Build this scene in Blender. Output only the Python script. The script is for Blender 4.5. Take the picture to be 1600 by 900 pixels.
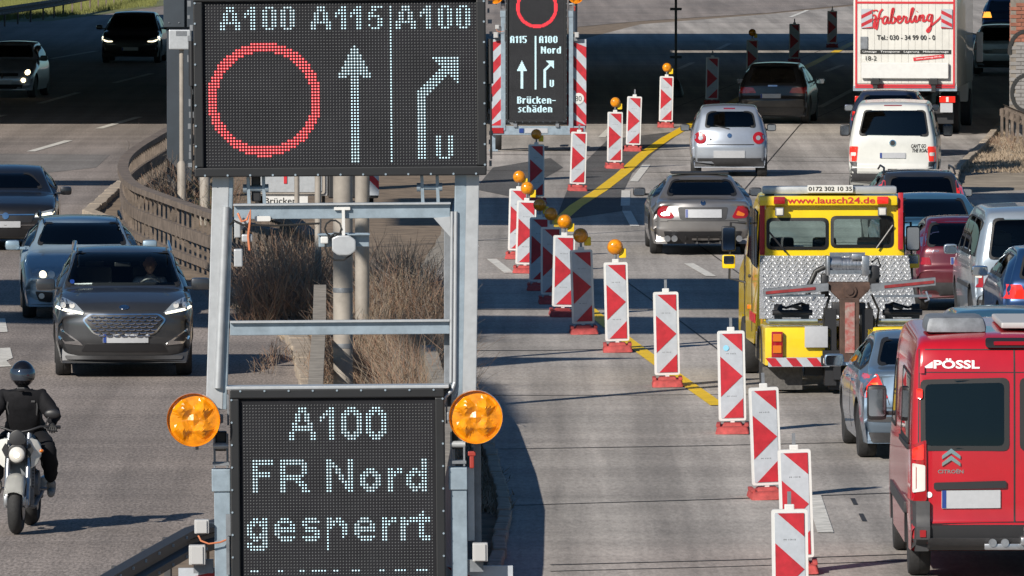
import bpy, bmesh, math, random
from mathutils import Vector, Matrix, noise
from mathutils.bvhtree import BVHTree
from mathutils.geometry import delaunay_2d_cdt
PI = math.pi; R = math.radians
random.seed(7)
sc = bpy.context.scene
for o in list(bpy.data.objects): bpy.data.objects.remove(o)
C = bpy.data.collections.new('motorway'); sc.collection.children.link(C)
# ---------------------------------------------------------------- camera, sky, sun, exposure
H = 7.4; F = 15500.0; PITCH = math.atan(720 / F)
cam = bpy.data.cameras.new('camera'); camo = bpy.data.objects.new('camera', cam); C.objects.link(camo)
camo.location = (0, 0, H); camo.rotation_euler = (PI/2 - PITCH, 0, 0)
cam.sensor_width = 36; cam.lens = F / 1600 * 36; cam.clip_start = 1; cam.clip_end = 6000
sc.camera = camo
SUN_EL = 30.5; SUNDIR = Vector((0.50, 0.71, -0.5)).normalized()       # direction the light travels
w = bpy.data.worlds.new('World'); sc.world = w; w.use_nodes = True
nt = w.node_tree; bg = nt.nodes['Background']; sky = nt.nodes.new('ShaderNodeTexSky')
sky.sky_type = 'NISHITA'; sky.sun_disc = False; sky.sun_elevation = R(SUN_EL)
sky.sun_rotation = math.atan2(-SUNDIR.x, -SUNDIR.y); sky.air_density = 1.0; sky.dust_density = 0.4; sky.ozone_density = 3.0
gr = nt.nodes.new('ShaderNodeMix'); gr.data_type = 'RGBA'; gr.blend_type = 'MULTIPLY'; gr.inputs[0].default_value = 1; gr.inputs[7].default_value = (.62,.92,1.12,1)   # crisp blue spring sky
nt.links.new(sky.outputs[0], gr.inputs[6]); nt.links.new(gr.outputs[2], bg.inputs[0]); bg.inputs[1].default_value = 0.05
sl = bpy.data.lights.new('sun', 'SUN'); sl.energy = 5.0; sl.angle = R(0.4); sl.color = (1.0, 0.93, 0.83)
so = bpy.data.objects.new('sun', sl); C.objects.link(so)
so.rotation_euler = (-SUNDIR).to_track_quat('Z', 'Y').to_euler(); so.location = (-30, -20, 60)
sc.view_settings.view_transform = 'Standard'; sc.view_settings.look = 'None'
sc.view_settings.exposure = 0.25; sc.view_settings.gamma = 1

def ray(px, py):
    c, s = math.cos(PITCH), math.sin(PITCH)
    u = 450 - py
    return Vector((px - 800, F*c + u*s, -F*s + u*c))
def P(px, py, z=0.0):
    r = ray(px, py); t = (z - H) / r.z
    return Vector((r.x*t, r.y*t, z))
def PD(px, py, d):
    r = ray(px, py); t = d / r.y
    return Vector((r.x*t, d, H + r.z*t))
# ---------------------------------------------------------------- materials
def mat(name, col, rough=0.5, metal=0.0, coat=0.0, var=0.0, scale=8.0, bump=0.0, emit=None, es=0.0, spec=0.5, col2=None, dist=0.01):
    m = bpy.data.materials.new(name); m.use_nodes = True; n = m.node_tree.nodes; l = m.node_tree.links
    b = n['Principled BSDF']; c = tuple(col) + (1,)
    b.inputs['Base Color'].default_value = c; b.inputs['Roughness'].default_value = rough
    b.inputs['Metallic'].default_value = metal; b.inputs['Coat Weight'].default_value = coat
    b.inputs['Coat Roughness'].default_value = 0.05
    b.inputs['Specular IOR Level'].default_value = spec
    if emit: b.inputs['Emission Color'].default_value = tuple(emit) + (1,); b.inputs['Emission Strength'].default_value = es
    if var or bump or col2:
        tc = n.new('ShaderNodeTexCoord'); tx = n.new('ShaderNodeTexNoise'); tx.inputs['Scale'].default_value = scale
        tx.inputs['Detail'].default_value = 8; tx.inputs['Roughness'].default_value = 0.65
        oi = n.new('ShaderNodeObjectInfo'); ad_ = n.new('ShaderNodeVectorMath'); ad_.operation = 'MULTIPLY_ADD'; ad_.inputs[1].default_value = (37,23,51)
        l.new(oi.outputs['Random'], ad_.inputs[0]); l.new(tc.outputs['Object'], ad_.inputs[2]); l.new(ad_.outputs[0], tx.inputs['Vector'])
        rp = n.new('ShaderNodeValToRGB'); e = rp.color_ramp.elements
        e[0].position = 0.32; e[1].position = 0.68
        c2 = col2 or tuple(max(0, x*(1-var)) for x in col)
        e[0].color = tuple(c2) + (1,); e[1].color = (tuple(min(1, x*(1+var*0.6)) for x in col) if not col2 else tuple(col)) + (1,)
        l.new(tx.outputs[0], rp.inputs[0]); l.new(rp.outputs[0], b.inputs['Base Color'])
        if bump:
            bp = n.new('ShaderNodeBump'); bp.inputs['Strength'].default_value = bump; bp.inputs['Distance'].default_value = dist
            l.new(tx.outputs[0], bp.inputs['Height']); l.new(bp.outputs[0], b.inputs['Normal'])
    return m
def glass(name, tint=0.12, col=(0.6, 0.8, 0.85), rough=0.02, ior=1.7):
    m = bpy.data.materials.new(name); m.use_nodes = True; n = m.node_tree.nodes; l = m.node_tree.links
    n.remove(n['Principled BSDF']); out = n['Material Output']
    t = n.new('ShaderNodeBsdfTransparent'); t.inputs[0].default_value = tuple(tint*x for x in col) + (1,)
    g = n.new('ShaderNodeBsdfGlossy'); g.inputs['Roughness'].default_value = rough
    f = n.new('ShaderNodeFresnel'); f.inputs[0].default_value = ior; mx = n.new('ShaderNodeMixShader')
    l.new(f.outputs[0], mx.inputs[0]); l.new(t.outputs[0], mx.inputs[1]); l.new(g.outputs[0], mx.inputs[2]); l.new(mx.outputs[0], out.inputs[0])
    return m
def paint(name, col, metal=0.35, rough=0.32):
    """car paint with a thin film of road dust"""
    m = mat(name, col, rough, metal, coat=0.8, var=0.10, scale=3.0)
    n = m.node_tree.nodes; l = m.node_tree.links; b = n['Principled BSDF']
    tc = n.new('ShaderNodeTexCoord'); sp = n.new('ShaderNodeSeparateXYZ'); l.new(tc.outputs['Object'], sp.inputs[0])
    mr = n.new('ShaderNodeMapRange'); mr.inputs[1].default_value = 0.15; mr.inputs[2].default_value = 0.8; mr.inputs[3].default_value = 0.35; mr.inputs[4].default_value = 0.0
    l.new(sp.outputs[2], mr.inputs[0])
    nz = n.new('ShaderNodeTexNoise'); nz.inputs['Scale'].default_value = 5; nz.inputs['Detail'].default_value = 6; l.new(tc.outputs['Object'], nz.inputs[0])
    mu = n.new('ShaderNodeMath'); mu.operation = 'MULTIPLY'; l.new(mr.outputs[0], mu.inputs[0]); l.new(nz.outputs[0], mu.inputs[1])
    mx = n.new('ShaderNodeMix'); mx.data_type = 'RGBA'; mx.inputs[7].default_value = (0.17, 0.155, 0.14, 1)
    src = b.inputs['Base Color'].links[0].from_socket
    l.new(mu.outputs[0], mx.inputs[0]); l.new(src, mx.inputs[6]); l.new(mx.outputs[2], b.inputs['Base Color'])
    ad = n.new('ShaderNodeMath'); ad.operation = 'ADD'; ad.inputs[1].default_value = rough; l.new(mu.outputs[0], ad.inputs[0]); l.new(ad.outputs[0], b.inputs['Roughness'])
    return m
M = dict(
 black=mat('black plastic', (.018,.018,.02), .45), rubber=mat('rubber', (.025,.025,.026), .8, var=.3, scale=30),
 trim=mat('dark grey trim', (.045,.045,.048), .6, var=.2, scale=15), interior=mat('cabin lining', (.022,.022,.025), .95),
 seat=mat('seat fabric', (.06,.06,.066), .9), steel=mat('bare steel', (.45,.46,.48), .35, .9, var=.25, scale=12),
 chrome=mat('chrome', (.75,.76,.78), .12, 1.0), galv=mat('galvanised steel', (.30,.37,.43), .45, .45, var=.22, scale=9, bump=.1),
 galvd=mat('dull galvanised steel', (.20,.215,.235), .55, .4, var=.3, scale=8, bump=.15), alu=mat('aluminium', (.44,.46,.48), .42, .35, var=.12, scale=14),
 lgrey=mat('light grey plastic', (.40,.40,.40), .5), tread=mat('tread plate aluminium', (.55,.57,.60), .45, .2, var=.15, scale=6),
 white=mat('white plastic', (.60,.60,.585), .45, var=.06, scale=10), plate=mat('number plate', (.40,.41,.43), .4, var=.06, scale=20),
 plateb=mat('plate blue band', (.012,.04,.20), .4), red=mat('red reflective sheet', (.42,.014,.025), .5, var=.25, scale=9),
 wsheet=mat('white reflective sheet', (.40,.43,.47), .45, var=.12, scale=9), rubred=mat('red recycled rubber', (.40,.06,.055), .75, var=.35, scale=12, bump=.3),
 amber=mat('amber lens', (.74,.26,.005), .2, coat=.5, var=.4, scale=14), amberdim=mat('sooty amber lens', (.42,.17,.02), .3, coat=.3),
 yel=mat('yellow battery box', (.85,.55,.02), .4), tail=mat('red tail lamp', (.30,.008,.012), .12, coat=1), taill=mat('lit tail lamp', (.55,.02,.01), .12, coat=1, emit=(1,.03,.02), es=.35),
 ind=mat('clear lamp lens', (.62,.60,.56), .08, coat=1), lamp=mat('headlamp glass', (.28,.31,.34), .08, .2, coat=1), lit=mat('lit headlamp', (.9,.9,.85), .2, emit=(1,.90,.62), es=2.2),
 litw=mat('lit warm bulb', (.9,.8,.6), .2, emit=(1,.78,.45), es=5.0), orl=mat('orange indicator', (.62,.16,.015), .2, coat=1),
 dglass=glass('tinted window glass', .32), cglass=glass('clear window glass', .97, (.90,.98,.97), ior=1.42), mglass=mat('mirror glass', (.55,.62,.68), .05, 1.0),
 seal=mat('window seal', (.012,.012,.013), .6), brake=mat('brake disc', (.3,.3,.3), .35, .9), rim=mat('alloy rim', (.42,.43,.45), .35, .7),
 dust=mat('mud flap', (.10,.095,.09), .85, var=.4, scale=20), hose=mat('black hose', (.02,.02,.02), .5), cable=mat('orange cable', (.55,.18,.08), .6),
 text=mat('black lettering', (.015,.015,.015), .5), redt=mat('red lettering', (.50,.02,.03), .45), whitet=mat('white lettering', (.8,.8,.8), .4))
# ---------------------------------------------------------------- object helpers
def obj(name, me, m=None, parent=None, loc=None, **kw):
    if isinstance(me, bmesh.types.BMesh):
        b = me; me = bpy.data.meshes.new(name); b.normal_update(); b.to_mesh(me); b.free()
    if m is not None and len(me.materials) == 0:
        me.materials.append(M[m] if isinstance(m, str) else m)
    o = bpy.data.objects.new(name, me); C.objects.link(o)
    if parent: o.parent = parent
    if loc: o.location = loc
    for k, v in kw.items(): o[k] = v
    return o
def smooth(o, ang=35):
    for p in o.data.polygons: p.use_smooth = True
    o.data.set_sharp_from_angle(angle=R(ang)); return o
def thing(name, label, cat, loc=(0,0,0), rz=0, group=None, ry=0):
    o = bpy.data.objects.new(name, None); C.objects.link(o); o.location = loc; o.rotation_euler = (0, ry, rz)
    o.empty_display_size = .3; o['label'] = label; o['category'] = cat
    if group: o['group'] = group
    return o
def tag(o, label, cat, group=None):
    o['label'] = label; o['category'] = cat
    if group: o['group'] = group
    return o
def copy_tree(o, parent=None):
    c = o.copy(); C.objects.link(c); c.parent = parent
    for ch in list(o.children): copy_tree(ch, c)
    return c
class B:
    """collects shapes; build() links them as one mesh"""
    def __init__(s): s.bm = bmesh.new()
    def add(s, vs, fs):
        v = [s.bm.verts.new(p) for p in vs]
        for f in fs:
            try: s.bm.faces.new([v[i] for i in f])
            except ValueError: pass
        return v
    def box(s, c, d, rot=None, bev=0.0, taper=None):
        x, y, z = d[0]/2, d[1]/2, d[2]/2
        b2 = bmesh.new(); bmesh.ops.create_cube(b2, size=1)
        for v in b2.verts:
            k = 1.0
            if taper and v.co.z > 0: k = taper
            v.co = Vector((v.co.x*2*x*k, v.co.y*2*y*k, v.co.z*2*z))
        if bev: bmesh.ops.bevel(b2, geom=b2.edges[:], offset=min(bev, x*.9, y*.9, z*.9), segments=2, affect='EDGES', profile=.6)
        mt = Matrix.Translation(Vector(c)) @ (rot.to_matrix().to_4x4() if rot is not None else Matrix())
        b2.transform(mt); s.join(b2); return s
    def join(s, b2):
        me = bpy.data.meshes.new('t'); b2.to_mesh(me); b2.free(); s.bm.from_mesh(me); bpy.data.meshes.remove(me)
    def tube(s, pts, r, n=8, caps=True):
        pts = [Vector(p) for p in pts]; rs = r if isinstance(r, (list, tuple)) else [r]*len(pts); rings = []
        up = None
        for i, p in enumerate(pts):
            t = (pts[min(i+1, len(pts)-1)] - pts[max(i-1, 0)]).normalized()
            if up is None: up = Vector((0,0,1)) if abs(t.z) < .9 else Vector((0,1,0))
            a = t.cross(up).normalized(); b = a.cross(t).normalized(); up = b
            rings.append([s.bm.verts.new(p + (a*math.cos(2*PI*k/n) + b*math.sin(2*PI*k/n))*rs[i]) for k in range(n)])
        for i in range(len(rings)-1):
            for k in range(n): s.bm.faces.new((rings[i][k], rings[i][(k+1) % n], rings[i+1][(k+1) % n], rings[i+1][k]))
        if caps and n > 2: s.bm.faces.new(rings[0][::-1]); s.bm.faces.new(rings[-1])
        return s
    def lathe(s, prof, c=(0,0,0), axis='X', n=28):
        """prof: (radius, along) pairs; axis X, Y or Z"""
        rings = []
        for r, a in prof:
            ring = []
            for k in range(n):
                t = 2*PI*k/n; u, v = r*math.cos(t), r*math.sin(t)
                p = {'X': (a, u, v), 'Y': (v, a, u), 'Z': (u, v, a)}[axis]
                ring.append(s.bm.verts.new(Vector(p) + Vector(c)))
            rings.append(ring)
        for i in range(len(rings)-1):
            for k in range(n): s.bm.faces.new((rings[i][k], rings[i][(k+1) % n], rings[i+1][(k+1) % n], rings[i+1][k]))
        if prof[0] == prof[-1]: return s
        if prof[0][0] > 1e-4: s.bm.faces.new(rings[0][::-1])
        if prof[-1][0] > 1e-4: s.bm.faces.new(rings[-1])
        return s
    def prism(s, poly, a0, a1, axis='Y', bev=0):
        """poly 2D -> solid between a0 and a1. axis Y: (x,z); X: (y,z); Z: (x,y)"""
        def q(p, a): return {'Y': (p[0], a, p[1]), 'X': (a, p[0], p[1]), 'Z': (p[0], p[1], a)}[axis]
        b2 = bmesh.new(); n = len(poly)
        v0 = [b2.verts.new(q(p, a0)) for p in poly]; v1 = [b2.verts.new(q(p, a1)) for p in poly]
        b2.faces.new(v0); b2.faces.new(v1[::-1])
        for i in range(n): b2.faces.new((v0[i], v1[i], v1[(i+1) % n], v0[(i+1) % n]))
        bmesh.ops.recalc_face_normals(b2, faces=b2.faces[:])
        if bev: bmesh.ops.bevel(b2, geom=b2.edges[:], offset=bev, segments=2, affect='EDGES', profile=.6)
        s.join(b2); return s
    def build(s, name, m, parent=None, sm=None, **kw):
        bmesh.ops.recalc_face_normals(s.bm, faces=s.bm.faces[:])
        o = obj(name, s.bm, m, parent, **kw)
        if sm: smooth(o, sm)
        return o
def rounded(poly, r, k=4):
    out = []; n = len(poly)
    for i in range(n):
        p = Vector(poly[i][:2]); a = Vector(poly[i-1][:2]); b = Vector(poly[(i+1) % n][:2])
        la, lb = (a-p).length, (b-p).length; rr = min(r, la*.45, lb*.45)
        s0 = p + (a-p)/max(la, 1e-6)*rr; s1 = p + (b-p)/max(lb, 1e-6)*rr
        for j in range(k+1):
            t = j/k; out.append(tuple(s0*(1-t)**2 + p*2*t*(1-t) + s1*t*t))
    return out
def rrect(x0, z0, x1, z1, r): return rounded([(x0,z0),(x1,z0),(x1,z1),(x0,z1)], r)
def text2d(s, w, hgt=None, shear=0.0, bold=0.0, space=1.0):
    """flat lettering as a mesh: verts (u,v) centred, faces"""
    cu = bpy.data.curves.new('t', 'FONT'); cu.body = s; cu.size = 1; cu.shear = shear; cu.offset = bold; cu.space_character = space; cu.resolution_u = 3
    cu.fill_mode = 'FRONT'
    o = bpy.data.objects.new('t', cu); C.objects.link(o); dg = bpy.context.evaluated_depsgraph_get(); dg.update()
    me = bpy.data.meshes.new_from_object(o.evaluated_get(dg)); bpy.data.objects.remove(o); bpy.data.curves.remove(cu)
    xs = [v.co.x for v in me.vertices]; ys = [v.co.y for v in me.vertices]
    x0, x1, y0, y1 = min(xs), max(xs), min(ys), max(ys); k = w/(x1-x0); kz = (hgt/(y1-y0)) if hgt else k
    vs = [((v.co.x-(x0+x1)/2)*k, (v.co.y-(y0+y1)/2)*kz) for v in me.vertices]; fs = [tuple(p.vertices) for p in me.polygons]
    bpy.data.meshes.remove(me); return vs, fs
def flat_text(name, s, c, w, hgt, m, parent, **kw):
    """lettering facing -y at local c"""
    vs, fs = text2d(s, w, hgt, **kw)
    b = B(); b.add([(c[0]+u, c[1], c[2]+v) for u, v in vs], fs); return b.build(name, m, parent)
# ---------------------------------------------------------------- vehicle bodies
def interp(tab, x):
    if x <= tab[0][0]: return tab[0][1]
    for (a, va), (b, vb) in zip(tab, tab[1:]):
        if x <= b:
            t = (x-a)/(b-a); return va + (vb-va)*t
    return tab[-1][1]
def chain(pts, rad=.07, step=.16):
    out = []; n = len(pts)
    for i, p in enumerate(pts):
        q = Vector(p[:2]); r = p[2] if len(p) > 2 else rad
        if i in (0, n-1): out.append(q); continue
        a, b = Vector(pts[i-1][:2]), Vector(pts[i+1][:2]); la, lb = (a-q).length, (b-q).length; rr = min(r, la*.45, lb*.45)
        s0 = q+(a-q)/la*rr; s1 = q+(b-q)/lb*rr
        for j in range(5):
            t = j/4; out.append(s0*(1-t)**2+q*2*t*(1-t)+s1*t*t)
    res = [out[0]]
    for a, b in zip(out, out[1:]):
        L = (b-a).length; k = max(1, int(L/step))
        for j in range(1, k+1): res.append(a+(b-a)*j/k)
    return res
class Car:
    def __init__(s, name, label, cat, L, W, prof, belt, g=None, pm='white', pos=(0,0), yaw=0, face='rear', group=None, zb=.2,
                 wheels=(.75, 3.3), wr=.32, rc=.08, bow=.11, crown=.035, taper=.10, scale=1.0, roofw=.76):
        s.L, s.hw, s.belt, s.face = L, W/2, belt, face
        s.Ht = max(p[1] for p in prof)
        s.g = g or [(0,.90),(.22,.955),(s.Ht*.32,1.0),(belt-.22,.995),(belt-.04,.965),(belt+.02,.935),(s.Ht*.97,roofw),(s.Ht,roofw-.02)]
        s.taper = taper; s.pm = pm
        px, py = pos; p0 = P(px, py); p0.y -= .7*scale; p0.x = (px-800)/F*p0.y*1.0   # pos marks the tyre contact, the bumper is nearer
        s.s = F/p0.y; s.cx = px; s.by = H*s.s - 270
        yw = -R(yaw)
        s.root = thing(name, label, cat, p0, yw + (PI if face == 'front' else 0), group)
        if scale != 1: s.root.scale = (scale,)*3
        s.k = scale
        if face == 'front':   # keep the nose at the given ground point
            s.root.location = p0 + Matrix.Rotation(yw, 3, 'Z') @ Vector((0, L*scale, 0))
        s.cuts = []
        s.mesh(prof, zb, rc, bow, crown)
        s.wheels(wheels, wr)
    def W(s, y, z):
        t = abs(y - s.L/2)/(s.L/2); return s.hw*interp(s.g, z)*(1 - s.taper*t**5)
    def mesh(s, prof, zb, rc, bow, crown):
        ch = chain(prof); n = len(ch); bm = bmesh.new(); rings = []
        arc = [0]
        for a, b in zip(ch, ch[1:]): arc.append(arc[-1]+(b-a).length)
        for i, p in enumerate(ch):
            t = (ch[min(i+1, n-1)]-ch[max(i-1, 0)]).normalized(); nx = Vector((t.y, -t.x))  # inward normal (chain runs rear->roof->front)
            c = crown + (bow-crown)*abs(nx.x)**1.5; Wi = s.W(p.x, p.y); pts = []
            for k in (0, .3, .6, .82):
                x = k*(Wi-rc); off = c*(x/Wi)**2; pts.append((x, p.x+nx.x*off, p.y+nx.y*off))
            for a in (0, 22.5, 45, 67.5, 90):
                x = Wi-rc+rc*math.sin(R(a)); off = c*(x/Wi)**2+rc*(1-math.cos(R(a))); pts.append((x, p.x+nx.x*off, p.y+nx.y*off))
            A = Vector(pts[-1][1:]); f = .55*min(max(p.x/s.L, 0), 1)+.45*arc[i]/arc[-1]; yb = .12+(s.L-.24)*f
            for k in range(1, 12):
                v = k/11; y = A.x+(yb-A.x)*v; z = max(zb, A.y+(zb-A.y)*v) if k < 11 else zb; pts.append((s.W(y, z), y, z))
            pts.append((0, yb, zb)); rings.append(pts)
        m = len(rings[0]); V = []
        for pts in rings:
            V.append([bm.verts.new(p) for p in pts] + [bm.verts.new((-p[0], p[1], p[2])) for p in pts[1:-1]][::-1])
        k = len(V[0])
        for i in range(n-1):
            for j in range(k): bm.faces.new((V[i][j], V[i][(j+1) % k], V[i+1][(j+1) % k], V[i+1][j]))
        bm.faces.new(V[0][::-1]); bm.faces.new(V[-1])
        bmesh.ops.remove_doubles(bm, verts=bm.verts[:], dist=.0015); bmesh.ops.recalc_face_normals(bm, faces=bm.faces[:])
        s.bm = bm; s.bvh = BVHTree.FromBMesh(bm)
    # -- px of the photograph -> face coordinates
    def q(s, pts): return [((x-s.cx)/s.s/s.k, (s.by-y)/s.s/s.k) for x, y in pts]
    def hit(s, u, z, d):
        if d == 'rear': o, v = Vector((u, -5, z)), Vector((0,1,0))
        elif d == 'front': o, v = Vector((-u, s.L+5, z)), Vector((0,-1,0))
        elif d == 'left': o, v = Vector((-5, u, z)), Vector((1,0,0))
        elif d == 'right': o, v = Vector((5, u, z)), Vector((-1,0,0))
        elif d == 'top': o, v = Vector((u, z, 6)), Vector((0,0,-1))
        h = s.bvh.ray_cast(o, v)
        if h[0] is None:
            best = s.bvh.find_nearest(o + v*(5.2 if d != 'top' else 4.6)); return best[0], -v
        return h[0], -v
    def patch(s, name, poly, m, d=None, off=.004, th=.02, par=None, r=.02, grid=.07, both=False, cut=0, **kw):
        d = d or s.face
        pols = [poly]
        if both: pols.append([(-u, z) for u, z in poly][::-1])
        res = []
        for pl in pols:
            if r: pl = rounded(pl, r, 3)
            bm = bmesh.new(); f = bm.faces.new([bm.verts.new((u, z, 0)) for u, z in pl])
            us = [p[0] for p in pl]; zs = [p[1] for p in pl]
            for a0, a1, ax in ((min(us), max(us), 0), (min(zs), max(zs), 1)):
                k = int((a1-a0)/grid)
                for i in range(1, k+1):
                    co = [0,0,0]; no = [0,0,0]; co[ax] = a0+(a1-a0)*i/(k+1); no[ax] = 1
                    bmesh.ops.bisect_plane(bm, geom=bm.verts[:]+bm.edges[:]+bm.faces[:], plane_co=co, plane_no=no, dist=1e-5)
            bmesh.ops.triangulate(bm, faces=[f for f in bm.faces if len(f.verts) > 4])
            bound = [e for e in bm.edges if e.is_boundary]
            ext = bmesh.ops.extrude_edge_only(bm, edges=bound); bv = [g for g in ext['geom'] if isinstance(g, bmesh.types.BMVert)]
            bs = set(bv)
            for v in bm.verts:
                h, nn = s.hit(v.co.x, v.co.y, d); v.co = h + nn*(off if v not in bs else -th)
            bmesh.ops.recalc_face_normals(bm, faces=bm.faces[:])
            vw = {'rear': (0,-1,0), 'front': (0,1,0), 'left': (-1,0,0), 'right': (1,0,0), 'top': (0,0,1)}[d]; vw = Vector(vw)
            for f in bm.faces:
                if not any(v in bs for v in f.verts) and f.normal.dot(vw) < 0: f.normal_flip()
            o = obj(name, bm, m, par or s.root, **kw); smooth(o, 40); res.append(o)
            if cut:
                cx, cz = sum(us)/len(us), sum(zs)/len(zs); k = .965
                pp = [((u-cx)*k+cx, (z-cz)*k+cz) for u, z in pl]
                b = B()
                if d == 'rear': b.prism(pp, -.5, s.L*.36, 'Y')
                elif d == 'front': b.prism([(-u, z) for u, z in pp], s.L+.5, s.L*.47, 'Y')
                elif d == 'left': b.prism(pp, -s.hw-.3, -s.hw+cut, 'X')
                else: b.prism(pp, s.hw+.3, s.hw-cut, 'X')
                bmesh.ops.recalc_face_normals(b.bm, faces=b.bm.faces[:]); s.cuts.append(b.bm)
        return res[0] if len(res) == 1 else res
    def window(s, name, poly, d=None, m='dglass', cut=.35, r=.05, frame=.022, both=False):
        """glass pane with a seal round it over a real opening"""
        if (d or s.face) == 'front': poly = [(u, max(z, s.belt+.08)) for u, z in poly]
        if (d or s.face) in ('front', 'rear'): poly = [(u, min(z, s.Ht-.085)) for u, z in poly]
        for pl in ([poly, [(-u, z) for u, z in poly][::-1]] if both else [poly]):
            us = [p[0] for p in pl]; zs = [p[1] for p in pl]; cx, cz = sum(us)/len(us), sum(zs)/len(zs)
            g = s.patch(name, pl, m, d, off=.006, th=.0, r=r, cut=cut)
            # seal: ring strip
            pr = rounded(pl, r, 3); n = len(pr); bm = bmesh.new(); V = []
            w2 = max(us)-min(us); h2 = max(zs)-min(zs)
            for u, z in pr:
                ks = [(1, .001), (1, .011), (-1, .011), (-1, .004)]; row = []
                for sg, of in ks:
                    uu = cx+(u-cx)*(1+(frame*.6*2/w2 if sg > 0 else -frame*2/w2)); zz = cz+(z-cz)*(1+(frame*.6*2/h2 if sg > 0 else -frame*2/h2))
                    h, nn = s.hit(uu, zz, d or s.face); row.append(bm.verts.new(h+nn*of))
                V.append(row)
            for i in range(n):
                for j in range(3): bm.faces.new((V[i][j], V[i][j+1], V[(i+1) % n][j+1], V[(i+1) % n][j]))
            bmesh.ops.remove_doubles(bm, verts=bm.verts[:], dist=1e-4); bmesh.ops.recalc_face_normals(bm, faces=bm.faces[:])
            obj('seal', bm, 'seal', g)
    def ztop(s, y):
        h = s.bvh.ray_cast(Vector((0, y, 6)), Vector((0,0,-1))); return h[0].z if h[0] else 0
    def side_windows(s, spans, drop=.13, lift=.04, m='dglass'):
        for y0, y1 in spans:
            k = 5; top = [(y0+(y1-y0)*i/k, min(s.ztop(y0+(y1-y0)*i/k)-drop, s.Ht-drop)) for i in range(k+1)]
            b0 = s.belt+lift; top = [(y, z) for y, z in top if z > b0+.04]
            poly = [(y0, b0), (y1, b0)] + top[::-1]
            s.window('side_window', poly, 'left', m, cut=.25, r=.04); s.window('side_window', poly, 'right', m, cut=.25, r=.04)
    def glasshouse(s, z0=None, z1=None, wb=.80, wt=.66, m='dglass', end='both'):
        z0 = z0 or s.belt+.05; z1 = z1 or s.Ht-.11; a, b = s.hw*wb, s.hw*wt; poly = [(-a, z0), (a, z0), (b, z1), (-b, z1)]
        for e in (('rear', 'front') if end == 'both' else (end,)):
            s.window('windscreen' if e == 'front' else 'rear_window', poly, e, m, r=.08)
    def wheels(s, ys, r, wd=.21):
        for y in ys:
            for sg in (-1, 1):
                xo = sg*(s.hw-.03); t = B(); a0, a1 = (xo-sg*wd, xo)
                t.lathe([(r*.64, a0), (r*.93, a0), (r, a0+sg*.03), (r, (a0+a1)/2-.006), (r*.985, (a0+a1)/2-.005), (r*.985, (a0+a1)/2+.005), (r, (a0+a1)/2+.006), (r, a1-sg*.03), (r*.93, a1), (r*.64, a1)], (0, y, r), 'X', 32)
                w_ = t.build('wheel', 'rubber', s.root, 40)
                rm = B(); rm.lathe([(r*.65, a1-sg*.01), (r*.62, a1-sg*.05), (r*.12, a1-sg*.06), (r*.12, a1-sg*.02), (0, a1-sg*.015)], (0, y, r), 'X', 24)
                for k in range(5):
                    an = 2*PI*k/5; c = Vector((a1-sg*.03, y+math.cos(an)*r*.36, r+math.sin(an)*r*.36))
                    rm.box(c, (.03, r*.56, r*.16), rot=Matrix.Rotation(an, 3, 'X').to_quaternion(), bev=.008)
                rm.build('rim', 'rim', w_, 40)
                b = B(); b.lathe([(r+.055, sg*(s.hw+.3)), (r+.055, xo-sg*(wd+.06))], (0, y, r), 'X', 28)
                bmesh.ops.recalc_face_normals(b.bm, faces=b.bm.faces[:]); s.cuts.append(b.bm)
    def cavity(s, poly, w=None):
        b = B(); w = w or s.hw*.80; b.prism(poly, -w, w, 'X')
        for v in b.bm.verts:
            if v.co.z > s.belt+.2: v.co.x *= .86
        bmesh.ops.recalc_face_normals(b.bm, faces=b.bm.faces[:]); s.cuts.append(b.bm)
    def seats(s, ys=(1.3, 2.2), xs=(-.36, .36)):
        for y in ys:
            for x in xs:
                b = B(); b.box((x, y, s.belt-.15), (.46, .16, .6), bev=.05); b.box((x, y-.02, s.belt+.24), (.26, .1, .18), bev=.05); b.build('car_seat', 'seat', s.root, 40)
    def mirror(s, y, z, m=None, w=.2, h=.15, out=.1, glassd='rear', scale=1):
        for sg in (-1, 1):
            x = sg*(s.hw*.97+out); b = B(); b.box((x, y, z), (w, .13, h), bev=.05); b.box((x-sg*(w*.5+.02), y+.01, z-h*.3), (.14, .05, .04), bev=.01)
            o = b.build('wing_mirror', m or s.pm, s.root, 50)
            g = B(); g.prism(rrect(x-w*.42, z-h*.38, x+w*.42, z+h*.38, .03), y-.067, y-.06, 'Y'); g.build('mirror_glass', 'mglass', o)
    def plate_(s, pts=None, u=0, z=0, w=.52, h=.11, band=True):
        poly = s.q(pts) if pts else [(u-w/2, z-h/2), (u+w/2, z-h/2), (u+w/2, z+h/2), (u-w/2, z+h/2)]
        o = s.patch('number_plate', poly, 'plate', off=.02, th=.0, r=.008, grid=.2)
        us = [p[0] for p in poly]; zs = [p[1] for p in poly]
        if band: s.patch('country_band', [(min(us)+.004, min(zs)+.004), (min(us)+.045, min(zs)+.004), (min(us)+.045, max(zs)-.004), (min(us)+.004, max(zs)-.004)], 'plateb', off=.023, th=-.02, r=0, grid=.2, par=o)
        return o
    def text(s, name, t, pts, m, d=None, **kw):
        """lettering laid on the body; pts = two opposite corners in face metres"""
        (u0, z0), (u1, z1) = pts; vs, fs = text2d(t, abs(u1-u0), abs(z1-z0), **kw); cu, cz = (u0+u1)/2, (z0+z1)/2; out = []
        for u, v in vs:
            h, nn = s.hit(cu+u, cz+v, d or s.face); out.append(h+nn*.006)
        b = B(); b.add(out, fs); return b.build(name, m, s.root)
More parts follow.
